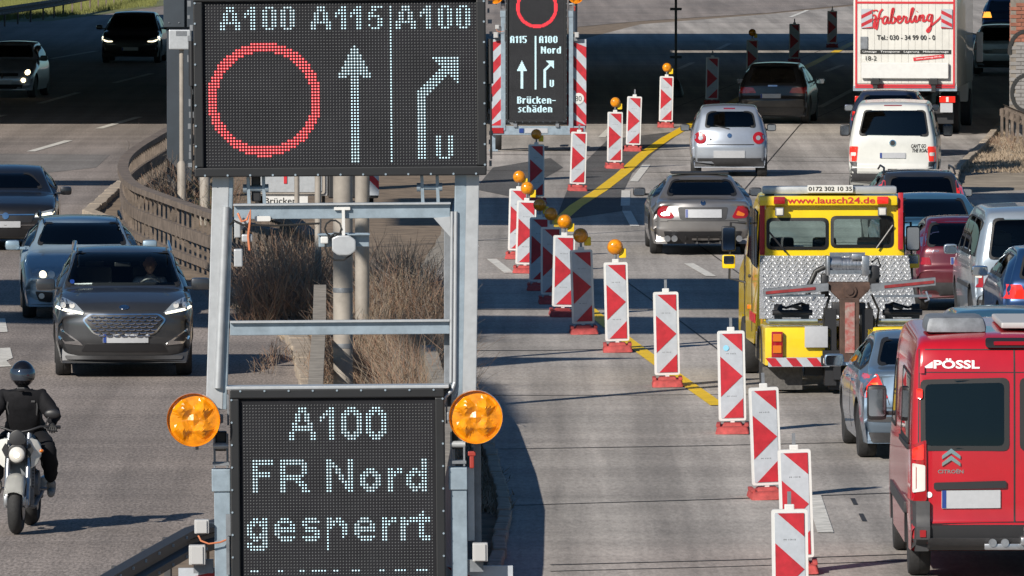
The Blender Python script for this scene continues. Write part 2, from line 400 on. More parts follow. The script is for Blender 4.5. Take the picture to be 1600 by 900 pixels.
    def finish(s, extra=None):
        mats = [M[s.pm] if isinstance(s.pm, str) else s.pm, M['interior']]
        me = bpy.data.meshes.new('body'); s.bm.to_mesh(me); s.bm.free()
        for mm in mats: me.materials.append(mm)
        o = bpy.data.objects.new('body', me); C.objects.link(o); tmp = []
        for c in s.cuts:
            mc = bpy.data.meshes.new('c'); bmesh.ops.triangulate(c, faces=[f for f in c.faces if len(f.verts) > 4]); c.to_mesh(mc); c.free()
            mc.materials.append(M['interior']); oc = bpy.data.objects.new('c', mc); C.objects.link(oc); tmp.append(oc)
            md = o.modifiers.new('b', 'BOOLEAN'); md.operation = 'DIFFERENCE'; md.solver = 'EXACT'; md.object = oc; md.material_mode = 'TRANSFER'
        dg = bpy.context.evaluated_depsgraph_get(); dg.update(); nm = bpy.data.meshes.new_from_object(o.evaluated_get(dg))
        if len(nm.polygons) < 1500:
            for md in list(o.modifiers): md.show_viewport = False
            for md in list(o.modifiers):
                md.show_viewport = True; dg.update(); n2 = bpy.data.meshes.new_from_object(o.evaluated_get(bpy.context.evaluated_depsgraph_get()))
                if len(n2.polygons) < 1500: md.show_viewport = False; print('cut skipped', s.root.name)
                else: nm = n2
        o.modifiers.clear(); o.data = nm; nm.name = 'body'; o.name = 'body'
        for t in tmp: bpy.data.objects.remove(t)
        o.parent = s.root; smooth(o, 32); return o
# ================================================================ setting
def road_mat(name, col, col2, fine=18, fstr=.35, streak=.25, seam=False, bump=.25, big=.3):
    m = bpy.data.materials.new(name); m.use_nodes = True; n = m.node_tree.nodes; l = m.node_tree.links; b = n['Principled BSDF']
    b.inputs['Roughness'].default_value = .85; b.inputs['Specular IOR Level'].default_value = .25
    tc = n.new('ShaderNodeTexCoord')
    def nz(scale, det, sc3=(1,1,1), rough=.6):
        mp = n.new('ShaderNodeMapping'); mp.inputs['Scale'].default_value = sc3; l.new(tc.outputs['Object'], mp.inputs[0])
        t = n.new('ShaderNodeTexNoise'); t.inputs['Scale'].default_value = scale; t.inputs['Detail'].default_value = det; t.inputs['Roughness'].default_value = rough
        l.new(mp.outputs[0], t.inputs[0]); return t.outputs[0]
    def ramp(src, a, c, p0=.35, p1=.65):
        r = n.new('ShaderNodeValToRGB'); r.color_ramp.elements[0].position = p0; r.color_ramp.elements[1].position = p1
        r.color_ramp.elements[0].color = (a,a,a,1); r.color_ramp.elements[1].color = (c,c,c,1); l.new(src, r.inputs[0]); return r.outputs[0]
    def mul(a, c):
        x = n.new('ShaderNodeMix'); x.data_type = 'RGBA'; x.blend_type = 'MULTIPLY'; x.inputs[0].default_value = 1; l.new(a, x.inputs[6]); l.new(c, x.inputs[7]); return x.outputs[2]
    base = n.new('ShaderNodeMix'); base.data_type = 'RGBA'; base.inputs[6].default_value = tuple(col)+(1,); base.inputs[7].default_value = tuple(col2)+(1,)
    l.new(ramp(nz(.25, 5, (1,.35,1)), 0, 1, .4, .6), base.inputs[0]); c = base.outputs[2]
    f = nz(fine, 3, (1,.16,1), .8)
    c = mul(c, ramp(f, 1-fstr, 1+fstr*.6, .3, .7))
    c = mul(c, ramp(nz(1.0, 4, (1.4,.03,1)), 1-streak*1.3, 1+streak*.5))          # wheel tracks along the road
    c = mul(c, ramp(nz(1.0, 5, (.06,.55,1)), 1-big*.6, 1+big*.25))            # scuffs across it
    c = mul(c, ramp(nz(2.2, 6, (1,.5,1), .75), .80, 1.06, .25, .45))           # stains
    c = mul(c, ramp(nz(.35, 6, (1.5,.05,1), .7), .88, 1.04, .30, .5))
    l.new(c, b.inputs['Base Color'])
    bp = n.new('ShaderNodeBump'); bp.inputs['Strength'].default_value = bump; bp.inputs['Distance'].default_value = .006; l.new(f, bp.inputs['Height']); l.new(bp.outputs[0], b.inputs['Normal'])
    return m
M['asph'] = road_mat('brown grey asphalt', (.29,.25,.225), (.245,.215,.197), 30, .62, .18)
M['conc'] = road_mat('worn concrete', (.40,.365,.335), (.335,.31,.285), 20, .28, .26)
M['asph2'] = road_mat('dark asphalt patch', (.115,.112,.11), (.095,.092,.09), 22, .35, .15)
M['soil'] = mat('dry soil', (.20,.15,.105), .95, var=.5, scale=2.5, bump=.6, dist=.05)
M['verge'] = mat('sandy verge', (.27,.225,.17), .95, var=.4, scale=1.2, bump=.5, dist=.03)
M['grassg'] = mat('poor grass soil', (.14,.15,.06), .95, var=.5, scale=.8)
M['seam'] = mat('bitumen and shade line', (.028,.026,.025), .7, var=.4, scale=3)
M['wline'] = mat('worn white road paint', (.62,.60,.55), .7, var=.35, scale=6)
M['yline'] = mat('yellow road tape', (.78,.50,.006), .6, var=.18, scale=4)
M['kerb'] = mat('kerb concrete', (.36,.30,.235), .9, var=.35, scale=5, bump=.4)
M['rail'] = mat('weathered painted steel', (.155,.122,.098), .8, var=.5, scale=5, bump=.3)
M['barrier'] = mat('old concrete barrier', (.27,.24,.20), .9, var=.4, scale=4, bump=.4)
M['pole'] = mat('warm grey pole paint', (.30,.27,.235), .6, var=.25, scale=3)
M['shadepole'] = mat('shade-darkened gantry paint', (.028,.038,.05), .55, var=.2, scale=2)  # gantry colour darkened to carry the shade that lies on the column
M['deck'] = mat('bridge concrete', (.30,.29,.27), .9, var=.3, scale=.8)
def proto(b, name, m):
    o = b.build(name, m); me = o.data; bpy.data.objects.remove(o); return me
def sheet(name, pts, z, m, kind='structure', parent=None):
    b = bmesh.new(); n = len(pts); vo, eo, fo, *_ = delaunay_2d_cdt([Vector((p[0], p[1])) for p in pts], [], [list(range(n))], 1, 1e-5)
    vs = [b.verts.new((v.x, v.y, z)) for v in vo]
    for f in fo: b.faces.new([vs[i] for i in f])
    for f in b.faces:
        f.normal_update()
        if f.normal.z < 0: f.normal_flip()
    o = obj(name, b, m, parent)
    if kind: o['kind'] = kind
    return o
def PX(l, z=0): return [P(x, y, z) for x, y in l]
def ribbon(name, px, w_, z, m, kind='structure', world=False, parent=None, jag=0):
    pts = [Vector(p) for p in px] if world else PX(px); L, Rr = [], []
    res = []
    for a, c in zip(pts, pts[1:]):
        k = max(1, int((c-a).length/2)) if jag else 1
        for j in range(k): res.append(a+(c-a)*j/k)
    res.append(pts[-1]); pts = res; b = bmesh.new()
    for i, p in enumerate(pts):
        t = (pts[min(i+1, len(pts)-1)]-pts[max(i-1, 0)]).normalized(); nn = Vector((-t.y, t.x, 0)); ww = (w_[i] if isinstance(w_, list) else w_)*(1+(random.random()-.5)*jag)
        L.append(b.verts.new((p+nn*ww/2)[:2]+(z,))); Rr.append(b.verts.new((p-nn*ww/2)[:2]+(z,)))
    for i in range(len(pts)-1): b.faces.new((Rr[i], Rr[i+1], L[i+1], L[i]))
    o = obj(name, b, m, parent)
    if kind: o['kind'] = kind
    return o
sheet('ground', [(-1500,-400),(1500,-400),(1500,3000),(-1500,3000)], -.05, 'verge')
Lb = [(150,960),(200,900),(330,822),(430,760),(487,690),(492,640),(484,600),(471,548),(445,508),(400,478),(330,452),(250,425),(205,392),(176,350),(140,336),(178,300),(236,258),(300,228),(450,168),(650,100),(880,44),(1000,33),(1200,20)]
Rb = [(1200,22),(1000,38),(915,60),(862,78),(790,130),(745,200),(712,300),(700,352),(672,405),(655,450),(672,500),(700,560),(745,645),(774,740),(789,800),(780,860),(762,960)]
Lw = [P(x, y) for x, y in Lb]; Rw = [P(x, y) for x, y in Rb]
farL = Vector((75, 700, 0)); farR = Vector((78, 700, 0))
sheet('left_roadway', [Vector((-30,-80,0)), Vector((-6,-80,0)), Vector((-5.5,60,0))] + Lw + [farL, Vector((-30,700,0)), Vector((-60,350,0))], 0, 'asph')
sheet('right_roadway', [Vector((45,-80,0)), Vector((45,150,0))] + PX([(1800,292),(1600,297),(1512,300),(1489,286),(1497,265),(1530,235),(1575,180),(1650,120)]) + [Vector((48,480,0)), Vector((140,700,0)), farR] + Rw + [Vector((-.4,60,0)), Vector((-1,-80,0))], 0, 'conc')
sheet('median_ground', [Vector((-5.5,60,0)), *Lw, farL, farR, *Rw, Vector((-.4,60,0)), Vector((-1,-80,0)), Vector((-6,-80,0))], -.01, 'soil')
sheet('grass_verge', PX([(-400,46),(80,33),(150,24),(235,12),(320,0),(500,-60),(-400,-60)]), .008, 'grassg')
sheet('asphalt_patch', PX([(868,345),(885,300),(905,262),(950,218),(1068,204),(1020,240),(988,270),(974,300),(972,330)]), .004, 'asph2')
sheet('asphalt_patch', PX([(742,296),(770,262),(860,247),(880,262),(812,300),(806,309)]), .004, 'asph2')
sheet('asphalt_band', PX([(-200,238),(172,242),(150,262),(-200,300)]), .004, M['asph2'] if False else road_mat('grey asphalt band', (.19,.178,.168), (.17,.158,.15), 24, .3, .1))
for a, c in (((700,376),(1500,379)),((690,484),(1500,481)),((735,618),(1180,616)),((780,702),(1400,690)),((800,790),(1410,770)),((640,240),(1500,247)),((700,266),(1500,272)),((860,883),(1430,866)),((860,893),(1430,876)),((740,548),(960,546)),((1010,250),(1500,252))):  # two of the far lines paint thin cable shadows; the rest are joints
    ribbon('joint_and_shade_line', [a, ((a[0]+c[0])/2, (a[1]+c[1])/2+1), c], .08 if a[1] > 600 else .14, .004, 'seam', jag=.7)
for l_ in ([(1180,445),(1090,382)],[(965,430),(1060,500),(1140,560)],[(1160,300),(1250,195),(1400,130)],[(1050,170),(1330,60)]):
    ribbon('joint_and_shade_line', l_, .03, .0045, 'seam')
ribbon('patched_seam', [(708,350),(690,385),(668,425),(660,470)], .30, .006, M['barrier'], jag=.5)
ribbon('tar_dash', [(1332,779),(1337,789)], .05, .0052, 'seam'); ribbon('tar_dash', [(1345,803),(1351,815)], .05, .0052, 'seam')
ribbon('yellow_line', [(1335,66),(1268,101),(1160,152),(1068,201),(1040,217),(1004,242),(972,272),(938,298),(900,322),(866,352),(858,400),(886,452),(925,488),(975,529),(1048,582),(1122,634)], [.28]*2+[.27]*7+[.24]*2+[.22,.22,.21,.20,.20], .009, 'yline')
for a, c in (((1271,775),(1290,833)),((1076,412),(1111,432)),((768,405),(796,427)),((733,374),(742,386)),((1281,168),(1337,138)),((1010,258),(990,284)),((978,298),(977,322)),((979,330),(992,354)),((1120,78),(1140,68)),((1235,27),(1262,16)),((1060,108),(1082,98)),((1290,112),(1316,102)),((955,200),(940,215))):
    ribbon('lane_mark', [a, c], .17 if a[1] > 300 else .18, .0085, 'wline')
for a, c in (((178,130),(237,115)),((62,162),(122,145)),((-40,192),(6,180)),((155,201),(217,183)),((48,237),(107,220)),((-120,285),(-20,262)),((80,92),(150,80)),((165,70),(250,52))):
    ribbon('lane_mark', [a, c], .20, .0085, 'wline')
for q in ([(-30,500),(8,498),(12,519),(-30,522)],[(-30,546),(16,544),(20,560),(10,564),(18,573),(-30,576)]): sheet('worn_marking', PX(q), .0085, 'wline')
# shade casters: bridge decks, and unseen slabs added and shaped to shade the road
def over(name, px, h, th, m='deck', **kw):  # unseen slab, set back along the sun from the shadow outline it casts
    pts = [P(x, y)-Vector((h*1.0, h*1.42, 0)) for x, y in px]; b = B()
    b.prism([(p.x, p.y) for p in pts], h, h+th, 'Z'); return b.build(name, m, kind='structure', **kw)
def deck(name, y0, y1, x0, x1, z0, z1):
    b = B(); b.box(((x0+x1)/2, (y0+y1)/2, (z0+z1)/2), (x1-x0, y1-y0, z1-z0)); b.build(name, 'deck', kind='structure')
deck('bridge_deck', 247.6-12.1, 326-14.2, -140, 60, 8.5, 10); deck('bridge_deck', 329.2-12.1, 356-14.2, -140, 60, 8.5, 10); deck('bridge_deck', 311.9, 317, -140, -4.6, 8.45, 9.9); deck('bridge_deck', 341.9, 378, -140, -20, 8.5, 10)  # last two pieces added to fill out the deck's shade on the left
over('shade_slab', [(-900,442),(400,438),(1440,437),(1440,483),(740,483),(-900,470)], 20, .35)  # added high slabs, outlined only to cast the shade bands
over('shade_slab', [(-900,484),(0,489),(1440,501),(1440,522),(740,522),(0,505),(-900,498)], 20, .3)
over('shade_board', [(610,310),(1012,310),(1012,352),(610,352)], 20, .3)  # added panel out of view, there for its shade patch
over('shade_bar', [(700,588),(728,590),(762,603),(792,625),(812,662),(780,665),(735,625)], 20, .1); over('shade_bar', [(-500,283),(176,283),(176,290),(-500,290)], 9, .25); over('shade_bar', [(738,559),(735,575),(870,564),(1000,560)], 8.8, .1)  # added bars out of view for the smaller shade wedges and bands
over('shade_bar', [(1488,303),(1900,300),(1900,322),(1520,323)], 9, .2); over('shade_bar', [(1502,256),(1592,252),(1594,262),(1496,272)], 7, .1); over('shade_bar', [(1515,232),(1552,229),(1550,237),(1505,246)], 7, .1)  # more added bars that only shade the right road edge
# kerbs
def kerb(px, w_=.16, h=.12, L=1.0, dz=0):
    pts = PX(px); o = ribbon('kerb', px, w_*.9, .002, 'kerb'); b = B(); b.box((0,0,h/2-.02), (w_, L-.03, h+.04), bev=.02); me0 = proto(b, 'kerb_stone', 'kerb'); n = 0
    for a, c in zip(pts, pts[1:]):
        t = c-a; k = max(1, round(t.length/L))
        for i in range(k):
            if n > 220: break
            s_ = obj('kerb_stone', me0, None, o); s_.location = a+t*(i+.5)/k + Vector((random.uniform(-.012,.012), 0, random.uniform(-.012,.008)))
            s_.rotation_euler = (random.uniform(-.01,.01), random.uniform(-.02,.02), -math.atan2(t.x, t.y)+random.uniform(-.02,.02)); s_.scale = (1, t.length/k/L, 1); n += 1
kerb([(487,690),(492,640),(484,600),(471,548),(445,508),(400,478),(345,457)], .30, .13); kerb([(178,348),(140,336),(178,300),(236,258)], .25, .1, 1.5)
kerb([(655,450),(672,500),(700,560),(745,645),(774,740),(789,800),(780,862),(764,930)], .14, .10); kerb([(1489,286),(1497,265),(1530,235),(1570,190)], .16, .10, 1.2)
# barriers with caps, planks and balusters
def barrier(name, label, px, posts, levels, mt='rail', base=None, balz=(.05,1.02), pitch=.5, bw=.05, **kw):
    pts = PX(px) if not kw.get('world') else [Vector(p) for p in px]; t = thing(name, label, 'railing', pts[0], group=kw.get('group')); o0 = pts[0]
    for nm, z0, z1, th in levels:
        b = bmesh.new(); rows = []
        for i, p in enumerate(pts):
            d_ = (pts[min(i+1, len(pts)-1)]-pts[max(i-1, 0)]).normalized(); nn = Vector((d_.y, -d_.x, 0)); q = p-o0
            rows.append([b.verts.new(q+nn*(sx*th/2)+Vector((0,0,z))) for sx, z in ((-1,z0),(1,z0),(1,z1),(-1,z1))])
        for a, c in zip(rows, rows[1:]):
            for k in range(4): b.faces.new((a[k], a[(k+1) % 4], c[(k+1) % 4], c[k]))
        b.faces.new(rows[0]); b.faces.new(rows[-1][::-1]); bmesh.ops.recalc_face_normals(b, faces=b.faces[:]); obj(nm, b, mt, t)
    q = B(); q.box((0,0,(balz[0]+balz[1])/2), (bw, bw, balz[1]-balz[0])); me = proto(q, 'baluster', mt); n = 0
    for a, c in zip(pts, pts[1:]):
        k = max(1, round((c-a).length/pitch))
        for i in range(k):
            if n > 280: break
            s_ = obj('baluster', me, None, t); s_.location = a+(c-a)*(i+.5)/k-o0; s_.rotation_euler.z = -math.atan2((c-a).x, (c-a).y); n += 1
    return t
lv = [('cap_rail',1.02,1.12,.20),('crash_plank',.53,.72,.12),('lower_plank',.17,.28,.12)]
bpx = [(300,262),(262,285),(240,300),(215,318),(197,337),(193,360),(210,386),(260,409),(321,434),(385,458),(430,470)]
sm_ = []
for i in range(len(bpx)-1):
    for j in range(4):
        t = j/4; p0, p1, p2, p3 = [Vector(bpx[max(0, min(len(bpx)-1, i+k))]) for k in (-1,0,1,2)]
        sm_.append(tuple(.5*((2*p1)+(p2-p0)*t+(2*p0-5*p1+4*p2-p3)*t*t+(3*p1-p0-3*p2+p3)*t**3)))
sm_.append(bpx[-1])
barrier('bridge_railing', 'curved weathered steel railing with planks and balusters between sign and left road', sm_, None, lv, pitch=.75, bw=.04)
wb = [P(x, y) for x, y in ((498,590),(499,640),(498,700),(500,800))]
barrier('bridge_railing', 'straight lichen covered railing end running through the dry bushes', [Vector((P(x,y,1.05).x, P(x,y,1.05).y, 0)) for x, y in ((500,447),(499,500),(493,600),(487,720))], None, [('cap_rail',.95,1.07,.17),('crash_plank',.5,.74,.1)], 'barrier', pitch=.8, world=True)
barrier('bridge_railing', 'short railing piece behind the slim post in the median', [(400,425),(432,440),(462,452),(490,480)], None, lv, pitch=.45)
# solid barrier beside the right carriageway (its shadow lies on the road)
cb = [Vector((x, y, 0)) for x, y in ((-1.06,123),(-.98,121),(-.78,112),(-.70,106),(-.74,98),(-.85,88),(-1.0,70))]
b = B()
rows = []
for i, p in enumerate(cb):
    for sx, z in ((-1,0),(1,0),(1,.9),(-1,.9)): pass
bm_ = bmesh.new(); rows = []
for i, p in enumerate(cb):
    rows.append([bm_.verts.new(p+Vector((x, 0, z))) for x, z in ((-.2,0),(.2,0),(.1,.3),(.08,.98),(-.08,.98),(-.1,.3))])
for a, c in zip(rows, rows[1:]):
    for k in range(6): bm_.faces.new((a[k], a[(k+1) % 6], c[(k+1) % 6], c[k]))
bm_.faces.new(rows[0]); bm_.faces.new(rows[-1][::-1]); bmesh.ops.recalc_face_normals(bm_, faces=bm_.faces[:]); tag(obj('concrete_barrier', bm_, 'barrier'), 'low concrete barrier between sign trailer and right road edge', 'barrier')
# steel guard rails
def guardrail(label, px, m='galvd', group='steel guard rails', post=2.0, h=.75, world=False, dark=None):
    pts = [Vector(p) for p in px] if world else PX(px); t = thing('guard_rail', label, 'guard rail', pts[0], group=group); o0 = pts[0]
    prof = [(0,-.15),(.07,-.12),(.07,-.05),(.01,-.02),(.01,.02),(.07,.05),(.07,.12),(0,.15),(-.01,.15),(.055,.11),(.055,.055),(-.005,.025),(-.005,-.025),(.055,-.055),(.055,-.11),(-.01,-.15)]
    b = bmesh.new(); rows = []
    for i, p in enumerate(pts):
        d_ = (pts[min(i+1, len(pts)-1)]-pts[max(i-1, 0)]).normalized(); nn = Vector((d_.y, -d_.x, 0))
        rows.append([b.verts.new(p-o0+nn*u+Vector((0,0,h-.15+z))) for u, z in prof])
    for a, c in zip(rows, rows[1:]):
        for k in range(16): b.faces.new((a[k], a[(k+1) % 16], c[(k+1) % 16], c[k]))
    bmesh.ops.recalc_face_normals(b, faces=b.faces[:]); obj('beam', b, m, t)
    q = B(); q.box((0,0,h/2-.06), (.06,.12,h-.04)); q.box((0,.0,.6), (.1,.10,.16)); me = proto(q, 'rail_post', m)
    for a, c in zip(pts, pts[1:]):
        k = max(1, round((c-a).length/post)); nn = Vector(((c-a).y, -(c-a).x, 0)).normalized()
        for i in range(k): s_ = obj('rail_post', me, None, t); s_.location = a+(c-a)*(i+.5)/k-o0-nn*.07; s_.rotation_euler.z = -math.atan2((c-a).x, (c-a).y)
    b = B()
    for a, c in zip(pts, pts[1:]):
        k = max(1, round((c-a).length/1.0))
        for i in range(k):
            nn = Vector(((c-a).y, -(c-a).x, 0)).normalized()
            for z in (.09, -.09): b.box(a+(c-a)*(i+.5)/k-o0+nn*.075+Vector((0,0,h-.15+z)), (.025,.025,.025))
    b.build('bolts', 'galv', t, kind='stuff')
guardrail('steel guard rail on the grass at the top left corner', [(-120,58),(0,43),(80,30),(150,16),(210,2)], 'rail', group=None, dark=1, post=4)
guardrail('dark steel guard rail curving under the near sign trailer', [(110,1060),(165,1020),(225,982),(290,942),(372,915)], 'trim', group=None, h=.72)
guardrail('steel guard rail at the foot of the graffiti brick pier', [(1720,272),(1640,244),(1590,224),(1566,213)], 'rail', group=None, h=.78)
# poles
def pole(px, py, r, h, label, m='pole', base=None, r2=None, cat='pole', name='lamp_post'):
    p = P(px, py); t = thing(name, label, cat, p); b = B(); b.lathe([(r, 0), (r2 or r, h), (0, h)], (0,0,0), 'Z', 20); b.build('shaft', m, t, 40)
    if base: b = B(); b.lathe([(base[0],0),(base[0],base[1]-.05),(r*1.02,base[1])], (0,0,0), 'Z', 20); b.build('sleeve', m, t, 40)
    return t
t = pole(536, 652, .123, 9.5, 'thick grey lamp post rising behind the sign trailer, left of its pair')
b = B()
for z in (.9, 1.6, 2.3): b.lathe([(.126,z-.03),(.127,z-.02),(.127,z+.02),(.126,z+.03)], (0,0,0), 'Z', 20)
b.build('steel_band', 'galvd', t, 40)
pole(566, 575, .098, 9.0, 'thinner grey lamp post right of the thick one behind the sign trailer')
t = pole(284, 328, .045, 3.4, 'slim post carrying a pale grey cabinet left of the big sign', base=(.085, .95), name='cabinet_post')
b = B(); b.box((-.03,-.05,3.3), (.42,.22,.38), bev=.02); b.build('cabinet', M['alu'], t); b = B(); b.box((-.0,-.165,3.42), (.2,.012,.09)); b.build('vent', 'galvd', t)
t = pole(320, 352, .075, 1.3, 'short post under the lower left corner of the big sign', base=(.095,1.0), name='marker_post', r2=.05)
pole(464, 392, .045, 8, 'slim post with a thick foot left of the lamp posts', base=(.10,.38), name='slim_post')
pole(497, 500, .05, 7.5, 'slim grey pipe just left of the thick lamp post', name='slim_post')
# gantry column left of the sign
p = P(281, 308); t = thing('gantry_column', 'wide shade-darkened gantry column with panels behind the left edge of the big sign', 'column', p)
b = B(); b.box((0,0,4), (.50,.45,8)); b.box((.42,.1,4), (.22,.3,8)); b.build('column', 'shadepole', t)
b = B(); b.box((-.10,-.3,3.72), (.42,.1,.62), bev=.01); b.box((.36,-.3,3.72), (.40,.1,.62), bev=.01); b.build('panel', 'shadepole', t); b = B()
for x in (-.2,.0,.3,.5): b.lathe([(.012,-.37),(.012,-.34)], (x,0,3.5), 'Y', 8)
b.build('rivets', 'galvd', t, kind='stuff')
# mast in the bridge shade
p = P(1056, 152); t = thing('signal_mast', 'thin black mast with two cross bars standing in the bridge shade', 'mast', p)
b = B(); b.tube([(0,0,0),(0,0,6)], .035, 8); b.build('mast', 'black', t); b = B(); b.box((0,0,2.42), (.32,.06,.07)); b.box((0,0,1.10), (.32,.06,.07)); b.build('cross_bar', 'black', t)
b = B(); b.lathe([(.2,0),(.22,.1),(.12,.4),(.05,.5)], (.0,0,0), 'Z', 14); b.build('foot', 'black', t, 40)
# brick pier with graffiti
M['brick'] = mat('red brown brick', (.26,.10,.065), .9, var=.45, scale=2.2, bump=.4); M['bricks'] = mat('grey painted brick', (.22,.21,.205), .8, var=.25, scale=1.3, bump=.3); M['mortar'] = mat('mortar', (.20,.175,.15), .95, var=.3, scale=6)
p = P(1577,214); t = thing('brick_pier', 'brick bridge pier with grey and black graffiti at the right edge', 'pier', p, -R(4)); b = B(); b.box((1.02,.62,3.5), (2.0,1.2,7.0)); b.build('core', 'mortar', t)
bk = B(); bk.box((0,0,0), (.245,.03,.082), bev=.006); mb = proto(bk, 'brick', 'brick')
bg_ = B(); bg_.box((0,0,0), (.245,.03,.082), bev=.006); mg = proto(bg_, 'brick', 'bricks'); n = 0
for r_ in range(34):
    for k in range(8):
        x = .15+k*.257+(.128 if r_ % 2 else 0); z = .06+r_*.094
        if x > 1.95: continue
        o = obj('brick', mg if z < 2.35-.12*math.sin(x*3) else mb, None, t); o.location = (x, .015+random.uniform(-.004,.003), z); n += 1
for r_ in range(34):     # left flank
    for k in range(2): o = obj('brick', mg if r_ < 24 else mb, None, t); o.location = (.013+random.uniform(-.003,.003), .22+k*.257+(.1 if r_ % 2 else 0), .06+r_*.094); o.rotation_euler.z = PI/2
b = B()
for cx, cz, rr, a0, a1 in ((.40,2.05,.40,40,200),(.42,1.05,.36,20,330),(.95,1.5,.5,60,250)):
    pts = [(cx+rr*math.cos(R(a)), -.012, cz+rr*1.2*math.sin(R(a))) for a in range(a0, a1, 10)]
    for a, c in zip(pts, pts[1:]):
        d_ = Vector(c)-Vector(a); nn = Vector((d_.z, 0, -d_.x)).normalized()*.045; b.add([Vector(a)+nn, Vector(c)+nn, Vector(c)-nn, Vector(a)-nn], [(0,1,2,3)])
b.build('graffiti', 'text', t)
# vegetation
def bush(label, px, py, w_, dpt, h, n, cols, seed, lean=0, name='dry_bush'):
    rnd = random.Random(seed); p = P(px, py); t = thing(name, label, 'bush', p, group='dry bushes in the median'); per = n//len(cols)
    for ci, m in enumerate(cols):
        vs, fs = [], []
        stems = [(rnd.uniform(-w_/2, w_/2), rnd.uniform(-dpt/2, dpt/2)) for _ in range(max(5, per//14))]
        for i in range(per):
            sx, sy = rnd.choice(stems); q = Vector((sx+rnd.gauss(0,.05), sy+rnd.gauss(0,.1), 0)); hh = h*rnd.uniform(.4,1.05)*(1-.45*(abs(sx)/(w_/2))**2)
            d_ = Vector((rnd.gauss(lean,.38), rnd.gauss(0,.4), 1)).normalized(); k = 4; rad = rnd.uniform(.003,.007); prev = None
            if i % 6: z0 = rnd.uniform(.1,.85)*hh; q = q+d_*z0; d_ = (d_+Vector((rnd.gauss(0,1.1), rnd.gauss(0,1.0), rnd.uniform(-.4,.5)))).normalized(); hh = hh*rnd.uniform(.2,.45); rad *= .6
            for j in range(k+1):
                f = j/k; r_ = rad*(1-.75*f)+.0012; base = len(vs)
                for a in (0, 2.1, 4.2): vs.append((q.x+math.cos(a)*r_, q.y+math.sin(a)*r_, q.z))
                if j:
                    for a in range(3): fs.append((base-3+a, base-3+(a+1) % 3, base+(a+1) % 3, base+a))
                q = q+d_*hh/k; d_ = (d_+Vector((rnd.gauss(0,.16), rnd.gauss(0,.16), rnd.gauss(-.02,.08)))).normalized()
        me = bpy.data.meshes.new('twigs'); me.from_pydata(vs, [], fs); obj('twigs', me, m, t, kind='stuff')
    return t
M['twig1'] = mat('dead brown twigs', (.34,.21,.14), .9, var=.45, scale=2); M['twig2'] = mat('grey twigs', (.26,.22,.185), .9, var=.4, scale=2); M['straw'] = mat('straw stalks', (.35,.27,.19), .9, var=.35, scale=2); M['twigg'] = mat('lichen green twigs', (.13,.125,.06), .9, var=.3, scale=2)
bush('dense brown bush left of the grey lamp posts', 448, 500, 1.25, 6, 1.5, 8000, ['twig1','twig2','straw','twig1'], 1)
bush('dense brown bush right behind the thin lamp post', 620, 525, 1.25, 6, 1.4, 8000, ['twig2','twig1','straw'], 2)
bush('straw coloured tall grass clump right of the thick lamp post', 600, 620, .95, 5, 1.1, 8000, ['straw','straw','twig1'], 3, .05)
bush('grey brown bush at the right kerb of the median', 662, 600, .60, 7, .9, 2200, ['twig2','straw','twig1'], 4)
bush('dark bare bush between lamp post and lichen covered railing', 520, 600, .5, 5, .9, 900, ['twig2','twig1'], 5)
bush('low brown scrub in front of the right kerb stones', 690, 740, .35, 10, .5, 2500, ['twig1','straw','twig2'], 18)
bush('dry stalks hiding the low concrete barrier beside the sign frame', 650, 690, .7, 9, 1.35, 5000, ['straw','twig1','twig2'], 16)
bush('tangle of stalks at the right end of the frame cross bar', 668, 630, .55, 7, 1.2, 4000, ['twig1','straw','twig2'], 17)
bush('brown undergrowth below the cross bar of the sign frame', 560, 560, 1.1, 6, 1.0, 2600, ['twig1','twig2','straw'], 6)
bush('bare twigs at the left kerb stones of the median', 425, 575, .45, 4, .38, 260, ['twig2','twig1'], 7)
bush('dim bush inside the curve of the steel railing', 262, 318, .8, 9, .95, 900, ['twig1','twig2','straw'], 8)
bush('greenish bush by the short post under the big sign', 345, 345, .5, 6, 1.3, 800, ['twigg','twig1'], 9)
bush('dry weeds at the foot of the brick pier', 1590, 230, 1.2, 6, .4, 450, ['straw','twig1'], 10)
bush('bare shoots standing in front of the gantry column', 250, 300, 1.0, 5, 1.6, 60, ['twig2'], 11)
def tufts(name, px0, px1, n, seed, m, h=.14, spread=.5):
    rnd = random.Random(seed); vs, fs = [], []
    for _ in range(n):
        f = rnd.random()*(len(px0)-1); i = int(f); a = P(*px0[i]).lerp(P(*px0[i+1]), f-i); c = P(*px1[i]).lerp(P(*px1[i+1]), f-i); q = a.lerp(c, rnd.random())
        for _k in range(5):
            dx, dy = rnd.gauss(0,.05), rnd.gauss(0,.1); hh = h*rnd.uniform(.4,1.3); b0 = len(vs); x, y = q.x+rnd.gauss(0,.06), q.y+rnd.gauss(0,.15)
            vs += [(x-.008,y,0),(x+.008,y,0),(x+dx,y+dy,hh)]; fs.append((b0,b0+1,b0+2))
    me = bpy.data.meshes.new(name); me.from_pydata(vs, [], fs); o = obj(name, me, m); o['kind'] = 'stuff'; o['label'] = name.replace('_', ' ')+' along the road edge'; return o
tufts('grass', [(-50,36),(90,28),(160,18),(240,10)], [(-50,10),(90,-10),(160,-20),(260,-20)], 5000, 21, mat('dull green grass', (.17,.18,.05), .9, var=.4, scale=1), .22)
tufts('dry_litter', [(500,640),(486,590),(460,540),(420,500),(340,470)], [(640,640),(640,590),(640,540),(560,490),(430,455)], 5000, 22, 'straw', .10)
tufts('dry_litter', [(787,800),(770,740),(740,650),(700,575)], [(740,800),(720,740),(700,650),(670,575)], 1500, 23, 'straw', .08)
tufts('verge_weeds', [(1505,270),(1530,240),(1575,190)], [(1620,270),(1640,240),(1650,200)], 1200, 24, 'straw', .07)
